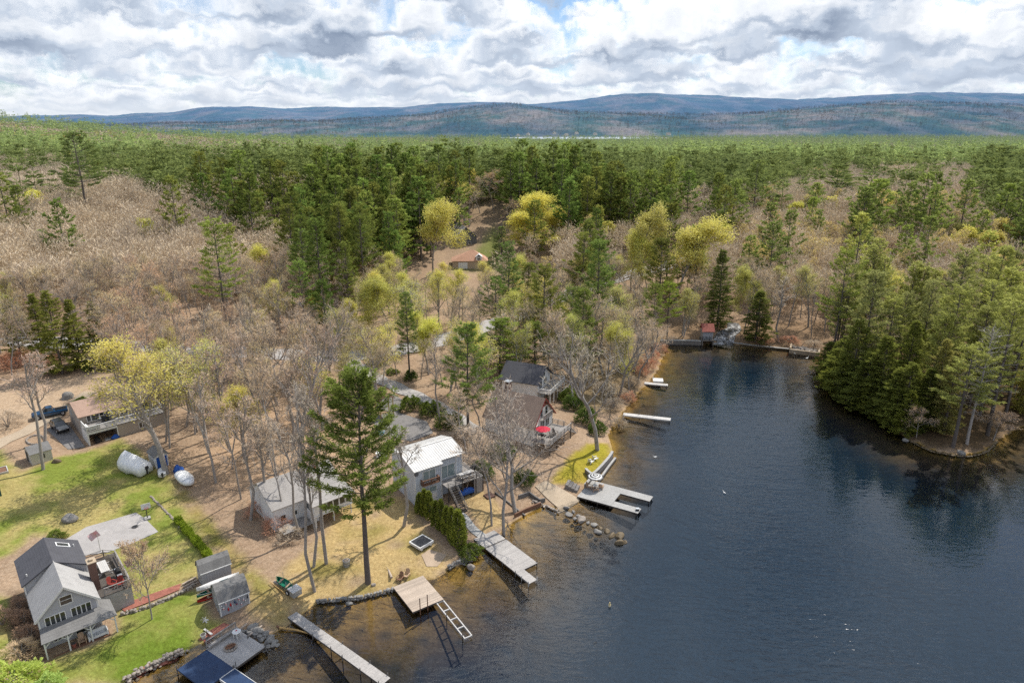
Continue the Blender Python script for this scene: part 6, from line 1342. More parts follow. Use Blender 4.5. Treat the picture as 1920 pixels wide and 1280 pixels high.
reg('oak', make_bare(76, 17, 7.4, .34, 4, .05, limbs=11, spread=1.15, buds=0, thick=1.75), 17, 7.0, bark_gray, [twig_m])
for s in range(2): reg('yellow', make_bare(80 + s, 15, 4.6, .3, 4, .036, leaves=5, leaf=(.25, .15), limbs=10), 15, 4.6, bark_gray, [twig_m, leaf_m])
reg('sparse', make_bare(86, 17, 5.2, .3, 5, .045, leaves=2, leaf=(.22, .13), limbs=11, thick=1.6), 17, 5.2, bark_gray, [twig_m, leaf_m])
reg('birch', make_bare(90, 15, 3.4, .35, 4, .036, leaves=1, leaf=(.22, .13), limbs=9, spread=.75, multi=2), 15, 3.4, bark_birch, [twig_m, leaf_m])
reg('small', make_bare(93, 7, 2.6, .25, 4, .028, buds=2, bud=(.12, .06), limbs=9), 7, 2.6, bark_gray, [twig_m, bud_m])
dead = make_pine(97, 20, 4.2, .3, 1.0, .5, gap=.8, droop=.1, upturn=-.1); 
rgd = np.random.default_rng(5); pk = dead[1][0].reshape(-1, 4, 3)[::9]; dv_, dq_ = blades(pk[:, 0], pk[:, 2] - pk[:, 0], 1.0, .05, rgd); reg('dead', (dead[0], (dv_, dq_)), 20, 4.2, bark_dead, [bark_dead])
# distant versions, one mesh each
for s in range(3): reg('farpine', make_pine(110 + s, 23, 5.4, (.12, .2, .28)[s], .9, .65, (1.0, .36), .4, .0, 2, 1.35, kb=4), 23, 4.3, bark_pine, [needle_m], True)
for s in range(2): reg('farbare', make_bare(120 + s, 16, 5.0, .4, 3, .07, limbs=7, bud=(.35, .16)), 16, 5.0, bark_gray, [twig_m, bud_m], True)
reg('faryellow', make_bare(126, 14, 4.8, .3, 3, .06, leaves=2, leaf=(.5, .38), limbs=7), 14, 4.8, bark_gray, [twig_m, leaf_m], True)

CATN = {'pine': 'pine_tree', 'fullpine': 'pine_tree', 'bigpine': 'pine_tree', 'hemlock': 'hemlock_tree', 'youngpine': 'pine_tree', 'bare': 'bare_tree', 'tallbare': 'bare_tree', 'oak': 'oak_tree', 'yellow': 'maple_tree', 'sparse': 'maple_tree', 'birch': 'birch_tree', 'small': 'bare_tree', 'dead': 'dead_pine_tree', 'farpine': 'pine_tree', 'farbare': 'bare_tree', 'faryellow': 'maple_tree'}
placed = []
def put(kind, x, y, H, width=None, tint=(1, 1, 1), label=None, group=None, var=None, rot=None, lean=0.0, z=None, nm=None):
    vs = TREES[kind]; tm, cm, h0, r0 = vs[(var if var is not None else rnd.randrange(len(vs))) % len(vs)]
    sz = H / h0; sx = (width / 2 / r0) if width else sz * rnd.uniform(.88, 1.12); nm = nm or CATN[kind]
    zz = hz(x, y) if z is None else z; rt = rnd.uniform(0, 360) if rot is None else rot
    if cm is None:
        t = link(nm, tm); t.color = (*tint, 1)
    else:
        t = thing(nm, None, None); a = link('trunk', tm, t); c = link('crown', cm, t); c.color = (*tint, 1); a.color = (1, 1, 1, 1)
    t.location = (x, y, zz - .15); t.rotation_euler = (lean, 0, R(rt)); t.scale = (sx, sx, sz)
    tag(t, label, 'tree', group); placed.append((x, y, max(1.6, sx * r0 * .45))); return t
YG = (1.7, 1.45, 1.3)      # tint brightened to paint a sunlit yellow green on the point pines
def T(kind, bx, by, ty, wpx=None, tint=(1, 1, 1), label=None, group=None, **kw):
    """tree whose foot stands at photo pixel (bx, by) and whose top reaches row ty"""
    x, y, z = G(bx, by); H = max(2.0, Zat(x, y, ty) - z); width = None
    if wpx: width = wpx / F * (y * CS + (CAMZ - z - H * .7) * SN)
    return put(kind, x, y, H, width, tint, label, group, **kw)
# ---- single trees one can point to
T('bigpine', 690, 1092, 700, 165, (.84, .86, .62), 'tall dark green pine with a long bare trunk before the cottage', rot=20)
T('small', 285, 1160, 1005, 95, (1.0, .93, .85), 'small slender bare tree alone on the front lawn below the mulch bed')
T('tallbare', 590, 1108, 720, 120, (1, 1, 1), 'tall bare tree with the trunk nearest the green canoe trailer', var=0, lean=.05)
T('tallbare', 612, 1056, 690, 130, (1, 1, 1), 'tall bare tree whose straight dark trunk crosses the cottage sunroom', var=1)
T('tallbare', 588, 1062, 790, 110, (1, .95, .9), 'thinner bare tree between two taller ones in front of the cottage', var=0)
T('tallbare', 757, 986, 772, 120, (.9, .9, .9), 'lone forked bare tree against the left wall of the pale blue house', var=0)
T('bare', 922, 985, 800, 120, (1.15, 1.1, 1.1), 'thin gray bare tree, first trunk beside the dry lawn of the pale blue house', var=1)
T('oak', 945, 1003, 790, 150, (1.15, 1.1, 1.1), 'gray bare oak standing at the water by the platform dock', var=0)
T('oak', 966, 962, 770, 190, (1.15, 1.1, 1.1), 'thick trunked bare oak spreading in front of the chalet', rot=100)
T('oak', 1120, 843, 630, 190, (1.1, 1.1, 1.0), 'leaning bare oak on the mossy chalet lawn overhanging the water', lean=-.03, rot=200)
T('sparse', 312, 888, 640, 200, (1.08, 1.05, 1.1), 'broad yellow budding maple beside the blue fronted boat shed', rot=60)
T('tallbare', 81, 880, 650, 110, (1.2, 1.0, .95), 'tall thin bare tree in front of the cream shed', var=1)
T('tallbare', 84, 832, 655, 100, (1.2, 1.0, .95), 'bare tree behind the black SUV near the cream shed', var=0)
T('tallbare', 470, 975, 720, 110, (1.2, 1.05, 1), 'gray bare tree at the foot of the leafy slope left of the cottage', var=0)
T('bare', 452, 935, 740, 100, (1.2, 1.05, 1), 'bare tree on the leafy slope behind the covered narrow boat', var=0)
T('tallbare', 405, 905, 690, 90, (1.25, 1.1, 1), 'pale slim bare tree right of the yellow budding maple', var=1)
T('birch', 392, 850, 650, 110, (.9, .95, 1), 'pale birch with faint yellow buds right of the yellow budding maple')
T('tallbare', 432, 845, 640, 100, (1.2, 1.0, .95), 'bare tree standing on the litter below the road bend', var=0)
T('oak', 560, 870, 640, 170, (1.25, 1.05, .95), 'spreading bare oak behind the cottage roof', rot=40)
T('oak', 505, 850, 650, 130, (1.25, 1.05, .95), 'bare oak on the open litter clearing left of the cottage', rot=140)
T('tallbare', 505, 962, 760, 110, (1.05, 1.0, .95), 'gray bare tree right in front of the cottage left wall'); T('bare', 536, 990, 800, 110, (1.05, 1.0, .95), 'low bare tree before the cottage deck'); T('tallbare', 562, 1003, 770, 100, (1.05, 1.0, .95), 'bare tree at the left edge of the cottage sunroom')
T('fullpine', 878, 800, 608, 105, (.95, 1.05, .8), 'bright green pine left of the brown chalet roof', var=0)
T('tallbare', 826, 800, 640, 70, (1.3, 1.2, 1.1), 'whitish slim bare tree beside the driveway hedge', var=1)
T('pine', 953, 640, 452, 75, (.85, .95, .85), 'dark narrow pine standing alone before the curving road', var=0)
T('fullpine', 1117, 640, 452, 95, (.9, 1.0, .8), 'dense dark pine right of the curving road among bare trees', var=1)
T('youngpine', 940, 482, 425, 45, (.8, .85, .8), 'small dark spruce-like pine behind the peach garage roof')
T('fullpine', 938, 705, 598, 105, (1.1, 1.15, .75), 'bushy light green young pine below the curving road')
T('fullpine', 1003, 690, 604, 80, (1.1, 1.15, .75), 'bushy light green young pine behind the forest house')
T('pine', 428, 640, 415, 90, (1.2, 1.2, .8), 'yellowish green pine with a visible trunk above the bare woods', var=1)
T('pine', 575, 580, 428, 75, (.95, 1.05, .85), 'green pine at the edge of the bare woods, tapering crown', var=0)
T('pine', 168, 430, 250, 85, (.8, .85, .8), 'tall dark pine alone above the reddish woods', var=2)
for i, (px, py, ty, w_, lb) in enumerate(((118, 700, 545, 75, 'dark hemlock directly behind the dirt lot'), (82, 672, 550, 60, 'hemlock second from the frame edge behind the dirt lot'), (40, 668, 555, 60, 'olive hemlock nearest the frame edge'), (190, 672, 565, 55, 'hemlock at the inner end of the row behind the dirt lot'), (155, 690, 560, 60, 'thin hemlock between two darker ones behind the dirt lot'))): T('hemlock', px, py, ty, w_, (1.3, 1.25, .95), lb, 'hemlocks behind the dirt lot')
YL = [(730, 640, 515, 90, 'yellow', (.75, .8, .8), 'olive yellow maple left of the pale birch clump'), (790, 660, 530, 90, 'birch', (.8, .85, 1), 'pale stemmed birch with yellow green buds above the road'), (812, 515, 380, 84, 'yellow', (1, 1, 1), 'large bright yellow maple covering the barn'), (872, 420, 335, 85, 'sparse', (1, 1, .9), 'yellow birchlike tree with pale limbs behind the barn'), (988, 455, 363, 85, 'yellow', (1.1, 1.1, .9), 'brightest lemon yellow maple beside the bare hillside clearing'), (1010, 475, 398, 80, 'yellow', (1.1, 1.1, .9), 'bright yellow maple just below the lemon yellow one'), (1042, 470, 395, 60, 'yellow', (1, 1, .9), 'smaller yellow maple right of the lemon yellow pair'), (1182, 545, 392, 75, 'yellow', (.85, .85, .9), 'orange yellow maple left of the guard rail'), (1264, 570, 418, 115, 'yellow', (.95, .95, .9), 'wide golden maple over the road bend'), (1212, 560, 442, 55, 'yellow', (.95, 1, .9), 'slim yellow maple between the two golden ones'), (1088, 725, 590, 80, 'sparse', (.85, .95, 1), 'pale yellow green tree right of the white railed deck'), (728, 450, 338, 60, 'yellow', (.6, .7, .7), 'olive yellow tree among dark pines'), (1403, 610, 500, 50, 'yellow', (.75, .8, .8), 'pale yellow tree above the stream'), (330, 700, 610, 55, 'yellow', (.85, .85, .8), 'small yellow maple behind the larger budding maple'), (1440, 460, 385, 0, 'hemlock', (.75, .8, .8), 'dark cone shaped spruce alone in the bare woods'), (1345, 615, 468, 70, 'hemlock', (.95, 1, .9), 'dark hemlock behind the gatehouse'), (925, 395, 315, 70, 'bare', (1.2, 1.0, .8), 'bare tree with pale orange crown at the clearing edge')]
for px, py, ty, w_, kd, tn, lb in YL: T(kd, px, py, ty, w_ * (1.25 if kd == 'yellow' else 1) or None, tn, lb)
PT = [('hemlock', 1592, 745, 600, 90, (1.15, 1.15, .85), 'dark hemlock leaning over the water nearest the stone abutment'), ('hemlock', 1645, 775, 630, 100, (1.15, 1.15, .85), 'broad hemlock drooping over the water in the middle of the point'), ('hemlock', 1690, 800, 680, 95, (1.15, 1.15, .85), 'low hemlock dipping to the water next to the bare shrub'), ('hemlock', 1690, 760, 600, 80, (1.15, 1.15, .85), 'tall hemlock behind the low drooping one'), ('pine', 1558, 690, 470, 75, (1.25, 1.2, .8), 'slender pine with a long bare trunk beside the stone abutment'), ('pine', 1786, 838, 650, 105, YG, 'pine at the tip of the point with a clean gray trunk'), ('hemlock', 1572, 725, 630, 70, (1.15, 1.15, .85), 'small hemlock right behind the stone abutment at the water'), ('hemlock', 1618, 768, 660, 85, (1.15, 1.15, .85), 'low hemlock at the water between two broader ones'), ('hemlock', 1668, 792, 690, 80, (1.15, 1.15, .85), 'lowest hemlock sweeping the water in the middle of the point'), ('hemlock', 1725, 800, 690, 80, (1.15, 1.15, .85), 'hemlock behind the gray shrub on the point'), ('dead', 1812, 832, 610, 95, (1, 1, 1), 'bleached dead pine at the tip of the point'), ('pine', 1850, 815, 570, 120, YG, 'tall yellow green pine right behind the dead pine'), ('fullpine', 1740, 770, 590, 85, YG, 'golden green pine behind the bare shrub'), ('fullpine', 1705, 740, 610, 70, (1.3, 1.15, .7), 'small bright yellow pine in the middle of the point'), ('pine', 1650, 730, 560, 80, YG, 'yellow green pine behind the hemlocks'), ('pine', 1760, 760, 540, 90, YG, 'flat topped pine above the golden one'), ('pine', 1820, 740, 530, 95, YG, 'broad pine behind the dead one'), ('pine', 1885, 780, 540, 95, YG, 'dense pine near the frame edge on the point'), ('small', 1718, 820, 760, 55, (1.2, 1.1, 1), 'gray bare shrub between the hemlocks and the pine trunks'), ('tallbare', 1680, 802, 735, 22, (1.4, 1.4, 1.3), 'whitish leafless snag in front of the drooping hemlock'), ('small', 1862, 825, 770, 70, (1.1, 1, .95), 'tangled gray bare shrub right of the dead pine'), ('pine', 1250, 640, 530, 55, (1.3, 1.3, .7), 'thin leaning pine at the end of the dam wall'), ('tallbare', 1460, 640, 520, 70, (1.2, 1.15, 1.1), 'pale bare tree at the water left of the stone abutment'), ('hemlock', 1415, 640, 545, 70, (1.1, 1.1, .9), 'low dark hemlock right of the white water'), ('bare', 1395, 625, 500, 60, (1.3, 1.25, 1.2), 'gray bare tree overhanging the white water')]
for kd, px, py, ty, w_, tn, lb in PT: T(kd, px, py, ty, w_, tn, lb)
for i, (px, py, ty, w_, kd, lb) in enumerate(((402, 745, 575, 90, 'tallbare', 'bare tree just below the road end of the leafy slope'), (446, 770, 600, 95, 'bare', 'bare tree in the upper leafy clearing, beside a slim pale one'), (480, 735, 570, 110, 'tallbare', 'bare tree at the roadside left of the driveway fork'), (520, 760, 590, 130, 'oak', 'wide bare oak below the roadside left of the driveway fork'), (555, 745, 585, 120, 'bare', 'bare tree near the driveway fork with tan crown'), (600, 775, 590, 130, 'oak', 'wide bare oak behind the top of the tall dark pine'), (418, 815, 640, 85, 'tallbare', 'slim bare tree beside the pale birch on the leafy slope'), (520, 905, 700, 120, 'bare', 'bare tree at the left gable of the cottage'), (548, 845, 650, 120, 'tallbare', 'bare tree directly behind the cottage roof ridge'), (350, 800, 640, 90, 'tallbare', 'bare tree behind the broad yellow budding maple'), (366, 770, 600, 90, 'bare', 'bare tree at the inner corner of the dirt lot woods'), (1075, 760, 590, 110, 'bare', 'gray bare tree between white railed deck and thicket'), (1160, 745, 610, 110, 'oak', 'gray bare oak at the shore above the slim pale dock'), (1195, 720, 600, 95, 'bare', 'olive gray bare tree at the shore between the pale docks'), (1215, 690, 570, 90, 'bare', 'gray bare tree beyond the white float'), (1130, 700, 560, 90, 'tallbare', 'gray bare tree in the woods above the white railed deck'), (900, 800, 700, 90, 'bare', 'gray bare tree at the driveway end by the chalet'), (875, 850, 740, 90, 'bare', 'gray bare tree in the thicket left of the chalet'))): T(kd, px, py, ty, w_, (1.1, 1.02, .92), lb)
for i, (px, py) in enumerate(((1550, 700), (1556, 722), (1570, 742), (1592, 757), (1612, 768), (1632, 778), (1655, 790), (1675, 806), (1695, 818), (1716, 812))): T('hemlock', px, py - 4, py - 62 - (i * 37) % 30, 62, (1.0 + .2 * (i % 3), 1.05 + .15 * (i % 3), .85), 'small hemlock sweeping down to the water along the side of the point', 'small hemlocks along the water of the point')
for i, (px, py, ty, w_, kd, tn, lb) in enumerate(((1060, 668, 560, 80, 'bare', (1.08, 1.02, .85), 'tan bare tree right behind the white railed deck'), (1098, 655, 548, 85, 'tallbare', (1.05, 1.0, .88), 'slim bare tree in the shore woods above the leaning oak'), (1140, 640, 530, 90, 'bare', (1.1, 1.05, .85), 'olive tan bare tree in the shore woods by the dam wall'), (1175, 655, 540, 85, 'sparse', (.8, .85, 1.0), 'olive budding tree at the shore before the dam wall'), (1205, 640, 540, 80, 'bare', (1.1, 1.0, .85), 'bare tree at the left end of the dam wall'), (1130, 610, 500, 60, 'pine', (.95, 1.0, .8), 'narrow dark pine in the woods above the dam wall'), (1290, 615, 520, 70, 'bare', (1.15, 1.05, .9), 'bare tree on the bank behind the dam wall'), (1015, 655, 570, 75, 'tallbare', (1.05, 1, .9), 'slim gray bare tree behind the forest house roof'))): T(kd, px, py, ty, w_, tn, lb)
for i, (px, py, ty, w_, kd, tn, lb) in enumerate(((842, 590, 508, 55, 'bare', (1.1, 1.0, .85), 'tan bare tree below the left end of the peach garage'), (868, 600, 512, 50, 'tallbare', (1.1, 1.0, .85), 'slim bare tree directly below the peach garage'), (895, 585, 506, 50, 'bare', (1.1, 1.05, .8), 'bare tree below the right end of the peach garage'), (918, 570, 492, 50, 'sparse', (1, 1, 1), 'olive budding tree right of the slim tree below the garage'), (820, 575, 495, 55, 'sparse', (1.05, 1, 1), 'yellow budding tree left of the peach garage'), (900, 400, 345, 50, 'bare', (1.1, .95, .8), 'bare tree at the top of the hillside clearing'), (935, 440, 372, 50, 'bare', (1.15, 1.0, .8), 'bare tree on the right side of the hillside clearing'), (880, 425, 360, 45, 'tallbare', (1.1, 1, .85), 'bare tree behind the barn roof'))): T(kd, px, py, ty, w_, tn, lb)
# arborvitae row, shrubs, hedge
def shrub_mesh(seed, h, r, n, blade, shape='dome', mat=None, name='shrub', twigs=0):
    rg = np.random.default_rng(seed); T_ = Tubes(); k = 14
    for i in range(k):
        a = rg.uniform(0, 6.28); rr = rg.uniform(.2, .8) * r; T_.add([(0, 0, -.2), (math.cos(a) * rr * .5, math.sin(a) * rr * .5, h * .45), (math.cos(a) * rr, math.sin(a) * rr, h * rg.uniform(.6, .95))], [.05, .03, .012], 3)
    u = rg.uniform(0, 1, n); a = rg.uniform(0, 6.28, n)
    lob = 1 + .30 * np.sin(3 * a + seed) + .2 * np.sin(7 * a + u * 9 + seed)
    if shape == 'dome': z = h * u ** .8 * (1 + .22 * np.sin(2 * a + seed * 2) + .15 * np.sin(5 * a + seed)); env = np.sqrt(np.clip(1 - (u * .98) ** 2.2, 0, 1)) * r * lob
    else: z = h * u; env = r * np.clip((1 - u) ** .55, 0, 1) * (.75 + .35 * np.sin(u * 2.6)) * (1 + .12 * np.sin(5 * a + u * 14))
    q = env * rg.uniform(.35, 1, n) ** .45; P0 = np.stack([np.cos(a) * q, np.sin(a) * q, z], 1)
    D = np.stack([np.cos(a), np.sin(a), .7 * np.ones(n) if shape == 'dome' else 2.2 * np.ones(n)], 1) + rg.normal(0, .45, (n, 3))
    V, Q = blades(P0, D, blade[0] * rg.uniform(.6, 1.3, n), blade[1] * rg.uniform(.7, 1.3, n), rg)
    tv, tq = T_.arrays()
    return npmesh(name + '_stems', tv, [(tq, 0)], [bark_gray]), npmesh(name + '_leaves', V, [(Q, 0)], [mat or shrub_m])
ARB = [shrub_mesh(200 + i, 4.0, .75, 2600, (.3, .12), 'column', hem_m, 'arborvitae') for i in range(2)]
DOME = [shrub_mesh(210 + i, 1.6, 1.3, 2600, (.3, .09), 'dome', shrub_m, 'shrub') for i in range(2)]
TWG = [shrub_mesh(220 + i, 1.6, 1.4, 2200, (.4, .025), 'dome', twig_m, 'twig_shrub') for i in range(2)]
YSH = [shrub_mesh(230, 1.8, 1.5, 2600, (.2, .13), 'dome', leaf_m, 'bright_shrub')]
def plant(name, ms, px, py, h, w_, tint, label, group=None, xy=None, h0=1.6, r0=1.3, cat='shrub'):
    x, y, z = G(px, py) if xy is None else (xy[0], xy[1], hz(*xy)); m = ms[rnd.randrange(len(ms))]
    t = thing(name, label, cat, (x, y, max(z, -.1)), rnd.uniform(0, 360), group); link('stem', m[0], t); c = link('foliage', m[1], t); c.color = (*tint, 1)
    t.scale = (w_ / 2 / r0, w_ / 2 / r0, h / h0); return t
AR = [(788, 962, 925, 'first and farthest arborvitae of the row beside the pale blue house door'), (797, 965, 918, 'second arborvitae of the row, slim and tall'), (806, 972, 922, 'third arborvitae of the row before the white door'), (818, 985, 940, 'fourth arborvitae of the row, middle of the hedge'), (828, 992, 938, 'fifth arborvitae of the row, dense and dark'), (838, 1000, 950, 'sixth arborvitae of the row near the concrete path'), (848, 1012, 952, 'seventh arborvitae of the row close to the rock edging'), (860, 1022, 958, 'last arborvitae of the row, widest, at the water')]
for i, (px, py, ty, lb) in enumerate(AR):
    x, y, z = G(px, py); plant('arborvitae_shrub', ARB, px, py, Zat(x, y, ty) - z, 1.7 + .9 * (i == 7), (1.9, 1.9, 1.2), lb, 'arborvitae row', h0=4.0, r0=.75)
for i, (px, py, h, w_, tn, lb) in enumerate(((30, 1290, 2.4, 5.0, (.75, .95, .8), 'large yellow green shrub filling the frame corner'), (95, 1300, 1.6, 3.5, (.6, .85, .8), 'lower yellow green shrub below the porch corner'))): plant('bright_shrub', YSH, px, py, h, w_, tn, lb, 'yellow shrubs in the corner', h0=1.8, r0=1.5)
for px, py, h, w_, lb in ((45, 1165, 1.3, 2.2, 'brown bare shrub by the middle of the gray house wall'), (58, 1195, 1.4, 2.4, 'brown bare shrub by the front corner of the gray house'), (38, 1140, 1.2, 2.0, 'brown bare shrub by the rear of the gray house wall'), (40, 1232, 1.6, 3.6, 'big round pale twiggy shrub at the porch end'), (5, 1170, 1.4, 3.0, 'twiggy brown shrub at the frame edge beside the gray house')): plant('bare_shrub', TWG, px, py, h, w_, (.8, .6, .5) if h < 1.5 else (1.1, .95, .75), lb, 'bare shrubs beside the gray house', r0=1.4)
p0 = np.array(G(332, 976)[:2]); p1 = np.array(G(398, 1052)[:2])
hd = thing('hedge', 'low bright green clipped hedge along the stone edged ditch', 'hedge', (p0[0], p0[1], hz(*p0)), math.degrees(math.atan2(p1[1] - p0[1], p1[0] - p0[0])))
L = np.hypot(*(p1 - p0)); rg = np.random.default_rng(3); n = 9000; xs = rg.uniform(0, L, n); Pp = np.stack([xs, rg.uniform(-.45, .45, n) * (1 + .2 * np.sin(xs * 2)), rg.uniform(0, .75, n) * (1 + .15 * np.sin(xs * 3))], 1); Pp[:, 2] += np.interp(xs, np.linspace(0, L, 12), [hz(*(p0 + (p1 - p0) * t)) - hz(*p0) for t in np.linspace(0, 1, 12)])
V, Q = blades(Pp, rg.normal(0, .5, (n, 3)) + np.array([0, 0, .8]), .2 * rg.uniform(.6, 1.2, n), .13, rg); ho = link('foliage', npmesh('hedge_leaves', V, [(Q, 0)], [shrub_m]), hd); ho.color = (2.2, 2.1, .8, 1)
b = MB()
for t in np.linspace(.03, .97, 14): b.tube([(t * L, 0, hz(*(p0 + (p1 - p0) * t)) - hz(*p0) - .1), (t * L, .1, hz(*(p0 + (p1 - p0) * t)) - hz(*p0) + .5)], [.04, .02], 4)
obj('stem', b, bark_gray, hd)
for px, py, h, w_, lb in ((700, 690, 1.6, 3.0, 'round evergreen shrub at the driveway fork'), (770, 712, 1.8, 2.4, 'dark evergreen shrub on the driveway verge'), (735, 700, .9, 2.6, 'low shrub between two evergreen ones on the driveway verge'), (770, 765, 2.0, 4.0, 'olive shrub beside the maroon roofed shelter'), (808, 775, 2.0, 4.0, 'olive shrub in the middle of the driveway hedge'), (845, 800, 2.2, 4.5, 'olive shrub at the lower end of the driveway hedge'), (940, 855, 2.2, 4.2, 'dark rhododendron under the chalet wall'), (985, 905, 1.9, 3.0, 'dark evergreen shrub beside the boat ramp'), (905, 890, 2.0, 3.5, 'loose shrub behind the side deck of the pale blue house'), (1078, 765, 2.2, 4.0, 'dark evergreen thicket shrub beside the chalet deck, upper'), (1100, 792, 2.4, 3.6, 'dark evergreen thicket shrub beside the chalet stairs'), (1118, 812, 2.0, 3.0, 'dark evergreen thicket shrub behind the leaning oak'), (1066, 748, 2.0, 4.0, 'dark evergreen thicket shrub below the white railed deck'), (105, 1008, .8, 2.2, 'bright low shrub at the corner of the paved court'), (880, 1040, 1.2, 3.0, 'low juniper at the end of the arborvitae row'), (150, 755, .7, 3.0, 'grassy low clump in the dirt lot island'), (190, 690, 1.8, 5.0, 'dark low brush at the back of the dirt lot'), (230, 690, 1.5, 4.0, 'dark rounded brush behind the taupe house roof')):
    plant('evergreen_shrub', DOME, px, py, h, w_, (1.4, 1.3, 1.0) if 'olive' in lb or 'low' in lb else (1.05, 1.1, .95), lb)
for px, py, h, w_, lb in ((30, 690, 3.0, 6.0, 'reddish brush pile at the edge of the dirt lot'), (95, 690, 2.6, 5.0, 'reddish brush heap under the hemlocks'), (15, 800, 2.5, 4.5, 'tan bare shrub beside the dirt drive'), (520, 990, 1.8, 4.0, 'brown leafy brush at the cottage deck corner'), (490, 960, 1.6, 4.0, 'brown brush heap left of the cottage'), (545, 1010, 1.4, 3.5, 'gray brush tangle in front of the cottage deck'), (1010, 800, 2.4, 3.0, 'gray twiggy shrub before the chalet balcony'), (870, 830, 2.5, 5.0, 'gray bare thicket left of the chalet'), (905, 850, 2.5, 4.5, 'gray bare thicket under the chalet wall'), (1160, 745, 2.2, 4.0, 'gray shore shrub above the slim pale dock'), (1185, 725, 2.0, 4.0, 'gray shore shrub between the two pale docks'), (1215, 690, 2.2, 4.5, 'brown shore shrub beyond the white float'), (1235, 660, 2.0, 4.5, 'brown shore shrub near the dam wall'), (1150, 765, 1.8, 3.6, 'gray brush on the bank beside the slim pale dock'), (1178, 752, 1.6, 3.4, 'brown brush at the root of the slim pale dock'), (1202, 702, 1.9, 3.8, 'brown brush on the bank left of the white float'), (1224, 672, 1.8, 3.8, 'brown brush on the bank halfway to the dam wall'), (1130, 735, 2.0, 4.2, 'olive gray brush between white railed deck and shore'), (1170, 690, 2.2, 4.5, 'olive gray brush under the shore trees'), (1480, 640, 1.2, 5.0, 'rusty brush by the stone abutment'), (1430, 640, 1.0, 5.0, 'rusty brush along the spillway crest'), (1525, 650, 1.5, 4.0, 'tan brush behind the stone abutment'), (1160, 800, 1.6, 3.0, 'gray twigs hanging over the shallows by the seawall')):
    plant('bare_shrub', TWG, px, py, h, w_, (1.2, .75, .6) if 'red' in lb or 'rust' in lb or 'brown' in lb else (1, .95, .9), lb, r0=1.4)

# ---- scattered woods: kind by where the crown stands
def px_of(x, y, z):
    zz = y * CS + (CAMZ - z) * SN; return 960 + F * x / zz, 640 + F * (((CAMZ - z) * CS - y * SN) / zz)
Z_BARE = np.array([(-500, 300), (0, 292), (120, 292), (180, 325), (330, 345), (470, 380), (525, 430), (560, 520), (640, 570), (640, 700), (300, 720), (-500, 720)])
Z_MIX = np.array([(560, 520), (640, 500), (760, 470), (900, 400), (1060, 400), (1150, 400), (1330, 400), (1330, 660), (900, 720), (640, 720)])
Z_RHW = np.array([(1370, 395), (1420, 345), (1600, 300), (1830, 290), (1850, 380), (1960, 480), (2400, 480), (2400, 530), (1900, 520), (1560, 525), (1330, 640), (1330, 470)])
Z_RPINE = np.array([(1560, 520), (1900, 515), (2500, 520), (2500, 1000), (1480, 800), (1480, 640)])
Z_CLR = np.array([(880, 420), (945, 372), (975, 395), (930, 470), (880, 480)])
CLEAR = [gpoly(p) for p in ([(-500, 705), (0, 715), (60, 705), (215, 695), (250, 735), (290, 800), (330, 870), (385, 925), (450, 1010), (520, 1090), (560, 1170), (400, 1300), (-500, 1500)], [(380, 925), (480, 880), (560, 860), (700, 800), (770, 750), (900, 780), (1000, 720), (1080, 730), (1150, 760), (1150, 860), (1085, 950), (940, 1010), (720, 1130), (560, 1175), (450, 1010)], [(860, 500), (930, 500), (925, 470), (905, 430), (955, 390), (930, 375), (880, 410), (862, 470)], [(1310, 645), (1360, 645), (1400, 600), (1390, 560), (1370, 570), (1340, 610)], [(950, 760), (1010, 690), (1075, 690), (1060, 760)], [(560, 640), (830, 625), (840, 672), (760, 700), (640, 700), (560, 690)], [(1150, 500), (1320, 470), (1320, 520), (1160, 560)], [(380, 640), (470, 645), (470, 690), (380, 690)])]
lines = [(np.array(ROAD), 5.0), (np.array(DRIVE), 4.0), (np.array([G(*p)[:2] for p in ((1352, 640), (1378, 612), (1384, 565))]), 3.5)]
def scatter(y0, y1, step, seed, margin=1.25):
    rg = np.random.default_rng(seed); out = []; y = y0
    ys = np.arange(y0, y1, step)
    for y in ys:
        half = (y * CS + CAMZ * SN) * .75 * margin + 6; xs = np.arange(-half, half, step) + rg.uniform(0, step); out.append(np.stack([xs + rg.uniform(-.55, .55, len(xs)) * step, y + rg.uniform(-.6, .6, len(xs)) * step], 1))
    return np.concatenate(out)
